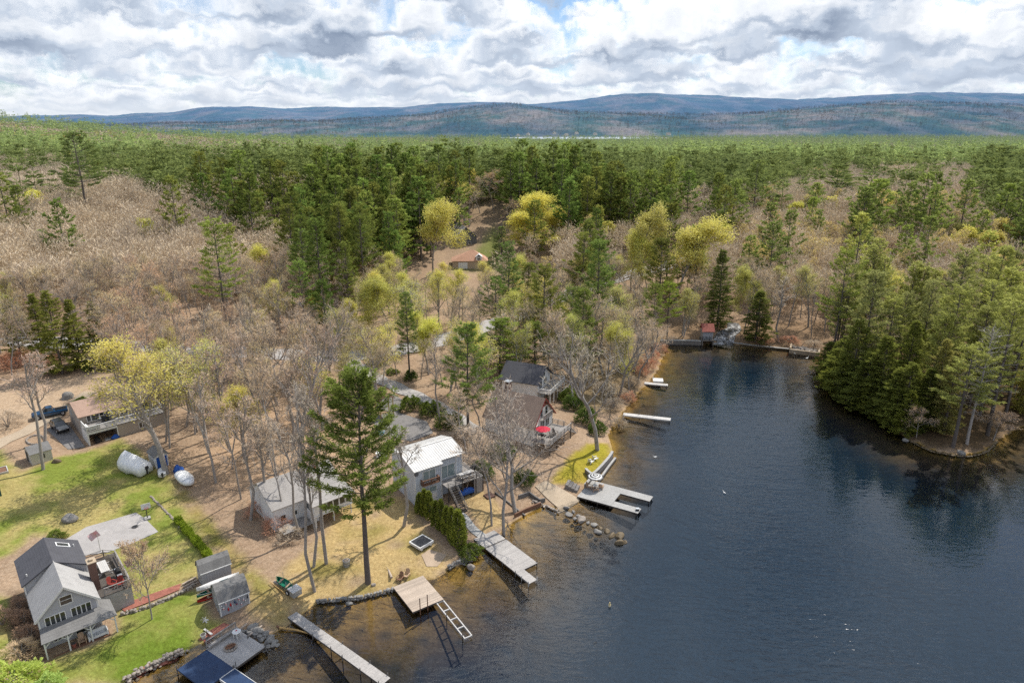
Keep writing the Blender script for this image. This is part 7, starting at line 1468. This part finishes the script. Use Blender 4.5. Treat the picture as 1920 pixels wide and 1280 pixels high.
def kinds_for(x, y, rg):
    z = height(x, y); px, py = px_of(x, y, z + 14); n = len(x); u = rg.uniform(0, 1, n); kd = np.full(n, 'pine', dtype=object)
    px = px + 70 * (nz(x, y, .09, 1) - .5) + 40 * (nz(x, y, .31, 2) - .5) * 2; py = py + 26 * (nz(x, y, .09, 4) - .5) + 20 * (nz(x, y, .31, 6) - .5)
    clump = nz(x, y, .028, 3)
    pine_p = np.clip(.86 + (clump - .5) * .9, .3, 1)
    kd[u > pine_p] = 'bare'; kd[u > .975] = 'yellow'
    b = inside(px, py, Z_BARE); kd[b] = np.where(u[b] < .955 - .17 * (py[b] > 520), 'bare', np.where((u[b] < .955) & (py[b] > 520), 'sparse', np.where(u[b] < .985, 'pine', 'yellow')))
    b = inside(px, py, Z_MIX); kd[b] = np.where(u[b] < .44, 'bare', np.where(u[b] < .56, 'birch', np.where(u[b] < .68, 'sparse', np.where(u[b] < .77, 'yellow', 'pine'))))
    b = inside(px, py, Z_RHW); kd[b] = np.where(u[b] < .64, 'bare', np.where(u[b] < .82, 'sparse', np.where(u[b] < .86, 'yellow', 'pine')))
    b = inside(px, py, Z_RPINE); kd[b] = np.where(u[b] < .62, 'pine', np.where(u[b] < .84, 'hemlock', 'bare'))
    b = (py < 300) & (px < 560) & (px > -600); kd[b] = np.where(u[b] < .80 + .25 * (clump[b] - .5), 'pine', np.where(u[b] < .97, 'bare', 'yellow'))
    b = (px < 900) & (py > 640) & np.isin(kd, ('pine', 'yellow', 'hemlock')); kd[b] = 'bare'
    kd[inside(px, py, Z_CLR)] = ''
    return kd, px, py, z
def usable(x, y, gap=True):
    ok = ~inside(x, y, SHORE) & (pdist(x, y, SHORE) > 1.5)
    for c in CLEAR: ok &= ~inside(x, y, c)
    for ln, w_ in lines: ok &= pdist(x, y, ln, False) > w_
    if gap:
        for (a, b_, r_) in placed[:n_single]: ok &= np.hypot(x - a, y - b_) > r_ + 1.2
    return ok
n_single = len(placed)
SEEN = [(830, 405, 925, 508, 262), (640, 640, 830, 690, 118), (900, 560, 1015, 620, 150), (1172, 478, 1315, 522, 200), (768, 385, 868, 500, 240), (950, 362, 1035, 460, 250), (1212, 418, 1322, 510, 190), (1150, 392, 1212, 500, 195), (690, 515, 825, 600, 130), (1310, 560, 1410, 650, 170), (905, 370, 950, 440, 290)]
def hides(px0, py0, px1, py1, x, y, H):
    z = hz(x, y); a, b0 = px_of(x, y, z); a2, t0 = px_of(x, y, z + H); w = 3.2 * F / (y * CS + (CAMZ - z - H * .6) * SN)
    return a2 + w > px0 and a2 - w < px1 and t0 < py1 and t0 + (b0 - t0) * .75 > py0
rg = np.random.default_rng(42)
pts = scatter(62, 340, 5.0, 1); x, y = pts[:, 0], pts[:, 1]
ok = usable(x, y); x, y = x[ok], y[ok]
kd, px, py, z = kinds_for(x, y, rg)
vis = (px > -260) & (px < 2230) & (py < 1330)
x, y, kd, px, py, z = (a[vis] for a in (x, y, kd, px, py, z))
# the pines of the dark belt stand thinner than saplings: drop some
keep = np.ones(len(x), bool); keep[(kd == 'pine')] = rg.uniform(0, 1, (kd == 'pine').sum()) < np.where((px[kd == 'pine'] > 1480) & (py[kd == 'pine'] > 480), .34, .55); keep[kd == ''] = False
x, y, kd, px, py, z = (a[keep] for a in (x, y, kd, px, py, z))
order = np.argsort(np.hypot(x, y)); cnt = {}
PLACE = [((-1e9, 560), (-1e9, 720), 'reddish woods above the dirt lot'), ((560, 1340), (-1e9, 480), 'ridge woods around the barn'), ((560, 1340), (480, 1e9), 'woods along the curving road'), ((1340, 1e9), (-1e9, 530), 'brown woods above the point'), ((1340, 1e9), (530, 1e9), 'woods on the point')]
KLAB = {'pine': 'green pine', 'bare': 'leafless gray brown tree', 'yellow': 'yellow leafing maple', 'birch': 'pale stemmed budding birch', 'sparse': 'olive budding tree', 'hemlock': 'dark drooping hemlock'}
CAP = {'pine': 270, 'bare': 230, 'yellow': 60, 'birch': 60, 'sparse': 110, 'hemlock': 60}
rest = []
def tint_for(k, px_, py_):
    v = rnd.uniform(.82, 1.18)
    if k in ('pine', 'hemlock'):
        if px_ > 1480 and py_ > 480: return (1.75 * v, 1.48 * v, 1.45)  # point woods: sunlit brightness put into the needle tint
        if px_ > 1350: return (1.15 * v, 1.15 * v, .9)
        v *= rnd.uniform(.68, 1.12); return (.98 * v * rnd.uniform(.85, 1.2), 1.0 * v, .74 * v)
    if k == 'bare':
        if px_ < 640: r_ = rnd.random(); return (1.05 * v, .98 * v, .92 * v) if r_ < .5 else (1.14 * v, .93 * v, .8 * v) if r_ < .72 else (1.08 * v, 1.04 * v, .78 * v)
        return (1.08 * v, 1.03 * v, .86 * v)
    return (v * .9, v * rnd.uniform(.86, .98), .9)
for i in order:
    k = kd[i]; c = cnt.get(k, 0)
    if c >= CAP[k] or px[i] < -50 or px[i] > 1975: rest.append(i); continue
    cnt[k] = c + 1; d = math.hypot(x[i], y[i]); far_ = d > 215
    pl = next((p[2] for p in PLACE if p[0][0] <= px[i] < p[0][1] and p[1][0] <= py[i] < p[1][1]), 'woods along the pond')
    H = {'pine': rnd.uniform(18, 29), 'bare': rnd.uniform(13, 18.5), 'yellow': rnd.uniform(10, 15), 'birch': rnd.uniform(11, 16), 'sparse': rnd.uniform(12, 17), 'hemlock': rnd.uniform(10, 18)}[k]
    if any(y[i] < r_[4] and hides(*r_[:4], x[i], y[i], H) for r_ in SEEN) and (rnd.random() < .86 or px[i] > 800 and px[i] < 960 and py[i] < 520): cnt[k] -= 1; continue
    if k == 'pine' and px[i] > 1480 and py[i] > 480: H *= .95
    kk = k
    if far_: kk = {'pine': 'farpine', 'bare': 'farbare', 'yellow': 'faryellow', 'birch': 'farbare', 'sparse': 'farbare', 'hemlock': 'hemlock'}[k]
    elif k == 'bare': kk = rnd.choice(['bare', 'bare', 'bare', 'tallbare'])
    elif k == 'pine': kk = rnd.choice(['pine', 'pine', 'fullpine']) if d > 110 else rnd.choice(['pine', 'fullpine'])
    tn = tint_for(k, px[i], py[i])
    if k in ('sparse', 'birch') and far_: tn = (1.25, 1.25, .75)
    put(kk, x[i], y[i], H, None, tn, KLAB[k] + ' in the ' + pl, KLAB[k] + 's in the ' + pl, nm={'sparse': 'maple_tree', 'birch': 'birch_tree'}.get(k))
# ---- all farther trees as masses nobody could count
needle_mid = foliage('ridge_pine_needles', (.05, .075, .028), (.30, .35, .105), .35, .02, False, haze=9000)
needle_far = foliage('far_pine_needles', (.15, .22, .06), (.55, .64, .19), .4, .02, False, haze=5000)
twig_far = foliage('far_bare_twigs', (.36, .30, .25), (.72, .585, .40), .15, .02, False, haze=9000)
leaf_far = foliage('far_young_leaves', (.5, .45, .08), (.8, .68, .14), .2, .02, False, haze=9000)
def far_tree(kind, seed, faces=70):
    """unit height tree for the masses: whorled pine or twiggy round crown with a stem"""
    rg = np.random.default_rng(seed); n = faces
    if kind == 'pine':
        wh = np.sort(rg.uniform(.14 + .2 * rg.uniform(), .97, max(7, n // 14))); u = rg.choice(wh, n) + rg.normal(0, .008, n); sd = rg.uniform(.6, 1.3, 6); a = rg.uniform(0, 6.28, n)
        r = (np.clip(1 - u, 0, 1) ** rg.uniform(.55, .85) * .20 + .012) * sd[(a / 6.2832 * 6).astype(int) % 6] * rg.uniform(.6, 1.1, n); f = rg.uniform(.3, 1, n)
        P0 = np.stack([np.cos(a) * r * f * .6, np.sin(a) * r * f * .6, u - .01], 1); D = np.stack([np.cos(a), np.sin(a), .15 + .5 * u ** 2 + rg.normal(0, .12, n)], 1); V, Q = blades(P0, D, r * .75 + .025, (.055 if faces < 100 else .032) * (1.1 - .5 * u), rg); w = .008
    else:
        sx, sy, lo = rg.uniform(.8, 1.2), rg.uniform(.8, 1.2), rg.uniform(.22, .4); m = max(5, n // 12); ca = rg.uniform(0, 6.28, m); cr = rg.uniform(.05, .26, m); cz = rg.uniform(lo + .15, .88, m); c = rg.integers(0, m, n)
        C = np.stack([np.cos(ca) * cr * sx, np.sin(ca) * cr * sy, cz - cr * .5], 1)[c]; P0 = C + rg.normal(0, .055, (n, 3)); D = norm(P0 - np.array([0, 0, lo])) + rg.normal(0, .6, (n, 3)); k_ = 1.0 if faces < 100 else .48
        V, Q = blades(P0, D, .17 * k_ * rg.uniform(.5, 1.3, n), .055 * k_ ** 2, rg); w = .012
    st = np.array([[-w, 0, 0], [w, 0, 0], [w * .4, 0, .75], [-w * .4, 0, .75], [0, -w, 0], [0, w, 0], [0, w * .4, .75], [0, -w * .4, .75]]); Q = np.concatenate([Q, np.array([[0, 1, 2, 3], [4, 5, 6, 7]]) + len(V)])
    return np.concatenate([V, st]), Q
def mass(name, label, kind, x, y, z, H, mat, faces, seed, nvar=12):
    rg = np.random.default_rng(seed); Vs, Qs, Ts = [], [], []; nv = 0
    var = rg.integers(0, nvar, len(x)); a = rg.uniform(0, 6.28, len(x)); wd_ = rg.uniform(.8, 1.3, len(x)); tn = .45 * rg.uniform(0, 1, len(x)) + .75 * nz(x, y, .03, 5) - .1
    for v_ in range(nvar):
        s = np.where(var == v_)[0]
        if not len(s): continue
        V, Q = far_tree(kind, seed * 20 + v_, faces); ca, sa = np.cos(a[s])[:, None], np.sin(a[s])[:, None]; h = H[s][:, None]; w_ = wd_[s][:, None]
        X = (V[None, :, 0] * ca - V[None, :, 1] * sa) * h * w_ + x[s][:, None]; Y = (V[None, :, 0] * sa + V[None, :, 1] * ca) * h * w_ + y[s][:, None]; Zz = V[None, :, 2] * h + z[s][:, None]
        Vs.append(np.stack([X, Y, Zz], -1).reshape(-1, 3)); Qs.append((Q[None] + (np.arange(len(s)) * len(V))[:, None, None]).reshape(-1, 4) + nv); nv += len(s) * len(V); Ts.append(np.repeat(tn[s], len(V)))
    o = link(name, npmesh(name, np.concatenate(Vs), [(np.concatenate(Qs), 0)], [mat], tip=np.concatenate(Ts))); tag(o, label, kind='stuff'); return o
def gz(x, y): return height(x, y) - 14 * sstep(2600, 3300, y)
rest = np.array([i for i in rest if not (any(y[i] < r_[4] and hides(*r_[:4], x[i], y[i], 22) for r_ in SEEN) and (rnd.random() < .8 or 800 < px[i] < 960))], int)
FX, FY, FK = [x[rest]], [y[rest]], [kd[rest]]
for y0, y1, st, sd_ in ((340, 620, 8.6, 2), (620, 1150, 9.0, 3), (1150, 2000, 14, 4), (2000, 3300, 22, 5)):
    p = scatter(y0, y1, st, sd_, 1.02); ok = np.ones(len(p), bool); kk, ppx, ppy, zz_ = kinds_for(p[:, 0], p[:, 1], rg); ok &= kk != ''
    if y0 >= 620:
        cl = .6 * nz(p[:, 0], p[:, 1], .0045, 1) + .4 * nz(p[:, 0], p[:, 1], .017, 4) + .12 * (p[:, 0] < -60); u_ = rg.uniform(0, 1, len(p)); kk = np.where(u_ < .96 - .8 * sstep(.5, .68, cl), 'pine', np.where(rg.uniform(0, 1, len(p)) < .1 + .35 * sstep(.6, .8, nz(p[:, 0], p[:, 1], .012, 8)), 'yellow', 'bare')).astype(object)
    FX.append(p[ok, 0]); FY.append(p[ok, 1]); FK.append(kk[ok])
FX = np.concatenate(FX); FY = np.concatenate(FY); FK = np.concatenate(FK); FZ = gz(FX, FY)
FARLAKE = (FY > 2350) & (FY < 3000) & (FX > -40) & (FX < 420)
FX, FY, FK, FZ = (a[~FARLAKE] for a in (FX, FY, FK, FZ))
thin = (FK == 'pine') & (FY > 340) & (FY < 620) & (nz(FX, FY, .02, 7) > .62) & (rg.uniform(0, 1, len(FX)) < .7); FK[thin] = 'bare'
near = FY < 620
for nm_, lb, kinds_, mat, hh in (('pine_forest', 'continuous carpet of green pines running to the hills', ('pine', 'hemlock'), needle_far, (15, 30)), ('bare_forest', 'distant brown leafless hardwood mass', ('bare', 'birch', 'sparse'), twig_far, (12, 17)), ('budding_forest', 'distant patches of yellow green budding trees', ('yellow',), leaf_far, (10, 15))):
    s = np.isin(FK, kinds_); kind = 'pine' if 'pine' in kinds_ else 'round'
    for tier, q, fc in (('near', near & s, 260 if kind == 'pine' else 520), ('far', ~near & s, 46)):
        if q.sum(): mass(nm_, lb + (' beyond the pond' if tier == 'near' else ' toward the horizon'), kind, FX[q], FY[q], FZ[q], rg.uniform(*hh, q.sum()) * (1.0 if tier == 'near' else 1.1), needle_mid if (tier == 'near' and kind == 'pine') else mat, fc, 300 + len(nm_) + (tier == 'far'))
print('individual trees', {k: v for k, v in cnt.items()}, 'single', n_single, 'far', len(FX))
# ---------------------------------------------------------------- far valley, second lake, hills
hm, k, out = newmat('wooded_hills'); pb = k.n('ShaderNodeBsdfDiffuse'); k.l.new(pb.outputs[0], out.inputs[0]); pos = k.n('ShaderNodeNewGeometry').outputs['Position']
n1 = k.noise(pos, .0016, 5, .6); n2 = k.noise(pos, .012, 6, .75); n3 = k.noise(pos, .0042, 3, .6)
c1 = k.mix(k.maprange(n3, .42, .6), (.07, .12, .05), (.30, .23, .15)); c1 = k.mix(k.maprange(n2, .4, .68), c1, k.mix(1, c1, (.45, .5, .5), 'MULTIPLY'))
c1 = k.mix(k.maprange(n1, .42, .56), k.mix(1, c1, (.5, .6, .75), 'MULTIPLY'), c1)  # broad bluish dark patches stand in for cloud shadows
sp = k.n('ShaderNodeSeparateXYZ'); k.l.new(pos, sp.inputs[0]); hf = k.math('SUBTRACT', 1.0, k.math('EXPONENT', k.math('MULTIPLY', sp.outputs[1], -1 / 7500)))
k.l.new(k.mix(hf, c1, (.10, .19, .34)), pb.inputs[0])  # blue distance haze mixed into the hill colour
bp = k.n('ShaderNodeBump'); bp.inputs['Strength'].default_value = .9; bp.inputs['Distance'].default_value = 22; k.l.new(n2, bp.inputs['Height']); k.l.new(bp.outputs[0], pb.inputs['Normal'])
def hills(name, y0, y1, prof, seed, label):
    """a range whose crest follows (photo column, photo row) pairs"""
    xs = np.linspace(-1.15, 1.15, 420); nyy = 44; V = []; pc = np.array(prof, float); yc = (y0 + y1) / 2
    rgh = np.random.default_rng(seed)
    for j in range(nyy):
        t = j / (nyy - 1); y = y0 + (y1 - y0) * t; x = xs * y
        col_ = 960 + F * (x / (yc * CS)) * .985 if False else 960 + F * xs * yc / (yc * CS + 0)
        row = np.interp(col_, pc[:, 0], pc[:, 1]); crest = CAMZ + yc * (238.0 - row) / F * 1.09
        bell = np.sin(np.pi * min(t * 1.0, 1)) ** .8 if t < .5 else np.cos(np.pi * (t - .5) * .9)
        hh = -16 + (crest + 16) * bell * (1 + .05 * np.sin(x * .0041 + seed + y * .003) * (1 - abs(2 * t - 1)) - .0)
        hh = hh + (18 * np.sin(x * .0093 + y * .006 + seed) + 9 * np.sin(x * .021 - y * .017) + 5 * np.sin(x * .05 + y * .04)) * bell * (1 - bell * .75) + rgh.normal(0, 1.6, len(x)) * bell
        V.append(np.stack([x, np.full_like(x, y), hh], 1))
    V = np.concatenate(V); n = len(xs); i = (np.arange(nyy - 1)[:, None] * n + np.arange(n - 1)[None]).ravel(); Q = np.stack([i, i + 1, i + n + 1, i + n], 1)
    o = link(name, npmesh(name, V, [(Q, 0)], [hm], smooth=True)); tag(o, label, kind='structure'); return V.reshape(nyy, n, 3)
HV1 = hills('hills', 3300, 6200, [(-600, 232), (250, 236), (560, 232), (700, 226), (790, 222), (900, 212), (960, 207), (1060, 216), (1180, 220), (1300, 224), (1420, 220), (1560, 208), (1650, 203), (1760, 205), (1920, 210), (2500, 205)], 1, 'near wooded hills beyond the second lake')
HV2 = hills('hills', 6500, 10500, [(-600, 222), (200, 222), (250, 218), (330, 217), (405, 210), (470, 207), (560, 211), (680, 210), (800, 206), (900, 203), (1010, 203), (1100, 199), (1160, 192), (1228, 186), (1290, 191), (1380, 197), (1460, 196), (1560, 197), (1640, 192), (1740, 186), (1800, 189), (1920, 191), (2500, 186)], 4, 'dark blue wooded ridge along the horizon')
# tree texture on the near hills: small crowns
rg = np.random.default_rng(9); n = 26000; jj = rg.uniform(2, 30, n); ii_ = rg.uniform(20, 400, n); j0 = jj.astype(int); i0 = ii_.astype(int); fj = (jj - j0)[:, None]; fi = (ii_ - i0)[:, None]
Pq = (HV1[j0, i0] * (1 - fj) * (1 - fi) + HV1[j0 + 1, i0] * fj * (1 - fi) + HV1[j0, i0 + 1] * (1 - fj) * fi + HV1[j0 + 1, i0 + 1] * fj * fi)
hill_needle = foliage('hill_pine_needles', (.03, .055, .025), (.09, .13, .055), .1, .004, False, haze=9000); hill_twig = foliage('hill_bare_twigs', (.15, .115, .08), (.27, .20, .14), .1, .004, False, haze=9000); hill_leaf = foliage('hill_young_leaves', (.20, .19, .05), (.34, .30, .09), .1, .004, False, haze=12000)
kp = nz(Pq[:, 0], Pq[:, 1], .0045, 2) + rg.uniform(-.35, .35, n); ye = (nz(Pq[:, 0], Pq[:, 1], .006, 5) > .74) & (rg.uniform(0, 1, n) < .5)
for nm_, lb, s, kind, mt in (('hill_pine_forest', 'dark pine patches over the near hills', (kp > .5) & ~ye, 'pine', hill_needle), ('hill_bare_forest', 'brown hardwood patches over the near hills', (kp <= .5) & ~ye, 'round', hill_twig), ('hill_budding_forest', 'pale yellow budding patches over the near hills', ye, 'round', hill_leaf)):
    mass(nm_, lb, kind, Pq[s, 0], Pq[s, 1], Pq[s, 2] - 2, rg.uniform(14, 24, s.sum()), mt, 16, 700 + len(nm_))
# second lake: bright sheet seen between the pines
lm, k, out = newmat('far_lake_water'); gl = k.n('ShaderNodeBsdfPrincipled'); gl.inputs['Base Color'].default_value = (.45, .5, .55, 1); gl.inputs['Roughness'].default_value = .25; k.l.new(gl.outputs[0], out.inputs[0])
b = MB(); b.prism([(60, 2560), (300, 2480), (560, 2600), (620, 2800), (420, 3000), (60, 2980), (-60, 2780)], 10, 12.0); tag(obj('far_lake', b, lm), 'pale second lake glinting between the pines and the hills', kind='structure')
# tiny pale houses along the far shore
def far_house(x, y, z, s, rot, label):
    t = thing('far_house', label, 'house', (x, y, z), rot, 'tiny houses on the far lake shore'); obj('wall', gable_body(9 * s, 12 * s, 5 * s, 8 * s, -4.5 * s, 0), MT['white'], t); rb = MB(); gable_roof(rb, -4.5 * s, 4.5 * s, 0, 12 * s, 5 * s, 8 * s); obj('roof', rb, MT['roofmid'], t); return t
for i, (px, dz) in enumerate(((972, 0), (990, 1), (1042, 2), (1060, 0), (1085, 2), (1120, 1), (1168, 3), (1220, 2), (1262, 1))):
    x = (px - 960) / F * (3060 * CS) * 1.0; far_house(x, 3090 + 12 * dz, 13 + 4 * dz, 1.5, rnd.uniform(-60, 60), 'tiny white house on the far lake shore')

# ---------------------------------------------------------------- sky, sun, camera
SUN_EL, SUN_AZ = R(54), R(42)          # azimuth measured from +Y toward +X
world = bpy.data.worlds.new('World'); scene.world = world; world.use_nodes = True; world.node_tree.nodes.clear(); k = NT(world.node_tree)
out = k.n('ShaderNodeOutputWorld'); bg = k.n('ShaderNodeBackground'); k.l.new(bg.outputs[0], out.inputs[0])
sky = k.n('ShaderNodeTexSky'); sky.sky_type = 'NISHITA'; sky.sun_disc = False; sky.sun_elevation = SUN_EL; sky.sun_rotation = SUN_AZ; sky.altitude = 200; sky.air_density = 1.0; sky.dust_density = .6
SK = .11; CLS = 1.0; CLT = .503; CLO = (3.0, 1.5, 0.0); CLZ = 1.3; bg.inputs['Strength'].default_value = SK
dirv = k.n('ShaderNodeTexCoord').outputs['Generated']; sp = k.n('ShaderNodeSeparateXYZ'); k.l.new(dirv, sp.inputs[0]); X, Y, Z = sp.outputs
# cumulus layer: slices of one cloud field from the flat base up; the first slice a sight line meets decides what is seen
zc = k.math('ADD', k.math('MAXIMUM', Z, 0.0), .04); NS = 15
T_ = None; acc = None; wn = k.n('ShaderNodeTexWhiteNoise', noise_dimensions='3D'); k.l.new(k.vmath('SCALE', dirv, (0, 0, 0), 9137.0), wn.inputs[0]); jit = k.math('ADD', k.math('MULTIPLY', k.math('SUBTRACT', wn.outputs[0], .5), 1.0 / NS), k.math('MULTIPLY', k.math('SUBTRACT', k.noise(k.vmath('MULTIPLY', dirv, (1, 1, 1.5)), 26, 5, .55), .5), .46))
for i in range(NS):
    fk = i / (NS - 1); hk = 1.0 + 1.0 * fk; sc_ = k.math('DIVIDE', k.math('ADD', hk, jit), zc)
    c = k.n('ShaderNodeCombineXYZ'); k.l.new(k.math('MULTIPLY', X, sc_), c.inputs[0]); k.l.new(k.math('MULTIPLY', Y, sc_), c.inputs[1]); c.inputs[2].default_value = hk * CLZ
    v = k.vmath('ADD', c.outputs[0], CLO)
    nn = k.noise(v, CLS, 8, .6, .1); thr = CLT + .17 * fk ** 1.3
    a_ = k.maprange(nn, thr - .012, thr + .032, 0, 1, True)
    deep_ = k.maprange(nn, thr, thr + .17)
    if i == 0: ck = k.mix(k.math('MULTIPLY', deep_, k.maprange(Z, .02, .13, .35, 1)), (.66, .75, .88), (.20, .265, .385))
    else:
        lo_ = tuple(x + (y - x) * fk ** .7 for x, y in zip((.56, .63, .74), (1.1, 1.12, 1.15))); hi_ = tuple(x + (y - x) * fk ** .6 for x, y in zip((1.05, 1.08, 1.12), (1.5, 1.48, 1.45)))
        ck = k.mix(k.maprange(nn, thr - .01, thr + .10), hi_, lo_)
    if T_ is None: acc = k.mix(a_, (0, 0, 0), ck); T_ = k.math('SUBTRACT', 1.0, a_)
    else:
        wk = k.math('MULTIPLY', T_, a_); acc = k.mix(1.0, acc, k.mix(wk, (0, 0, 0), ck), 'ADD'); T_ = k.math('MULTIPLY', T_, k.math('SUBTRACT', 1.0, a_))
acc = k.mix(1.0, acc, k.mix(k.maprange(Z, .42, .8), (1, 1, 1), (2.05, 2.02, 1.98)), 'MULTIPLY'); cls = k.vmath('SCALE', acc, (0, 0, 0), 1.0 / SK)  # clouds high overhead brightened as added ambient fill
skyt = k.vmath('SCALE', k.mix(1.0, sky.outputs[0], (.8, .95, 1.15), 'MULTIPLY'), (0, 0, 0), 1.0); skm = k.mix(T_, (0, 0, 0), skyt)
tot = k.mix(1.0, cls, skm, 'ADD')
hz_ = k.maprange(Z, .0, .05, .7, 0, True)
k.l.new(k.mix(hz_, tot, tuple(x / SK for x in (.86, .90, .95))), bg.inputs[0])
world.cycles.sampling_method = 'MANUAL'; world.cycles.sample_map_resolution = 512
sl = bpy.data.lights.new('sun', 'SUN'); sl.energy = 5.0; sl.angle = R(.6); sl.color = (1.0, .95, .87); so = bpy.data.objects.new('sun', sl); COL.objects.link(so)
sd_ = Vector((math.sin(SUN_AZ) * math.cos(SUN_EL), math.cos(SUN_AZ) * math.cos(SUN_EL), math.sin(SUN_EL))); so.rotation_euler = sd_.to_track_quat('Z', 'Y').to_euler(); so.location = sd_ * 300
cam = bpy.data.cameras.new('camera'); cam.lens = 24; cam.sensor_width = 36; cam.clip_start = 1; cam.clip_end = 40000; co = bpy.data.objects.new('camera', cam); COL.objects.link(co)
co.location = (0, 0, CAMZ); co.rotation_euler = (math.pi / 2 - PITCH, 0, 0); scene.camera = co
scene.view_settings.view_transform = 'Standard'; scene.view_settings.look = 'None'; scene.view_settings.exposure = 0; scene.view_settings.gamma = 1
scene.render.engine = 'CYCLES'; scene.cycles.max_bounces = 5; scene.cycles.use_denoising = False; scene.cycles.diffuse_bounces = 3; scene.cycles.glossy_bounces = 2; scene.cycles.transmission_bounces = 3; scene.cycles.transparent_max_bounces = 6
scene.cycles.caustics_reflective = False; scene.cycles.caustics_refractive = False; scene.cycles.sample_clamp_indirect = 3.0; scene.cycles.sample_clamp_direct = 6.0
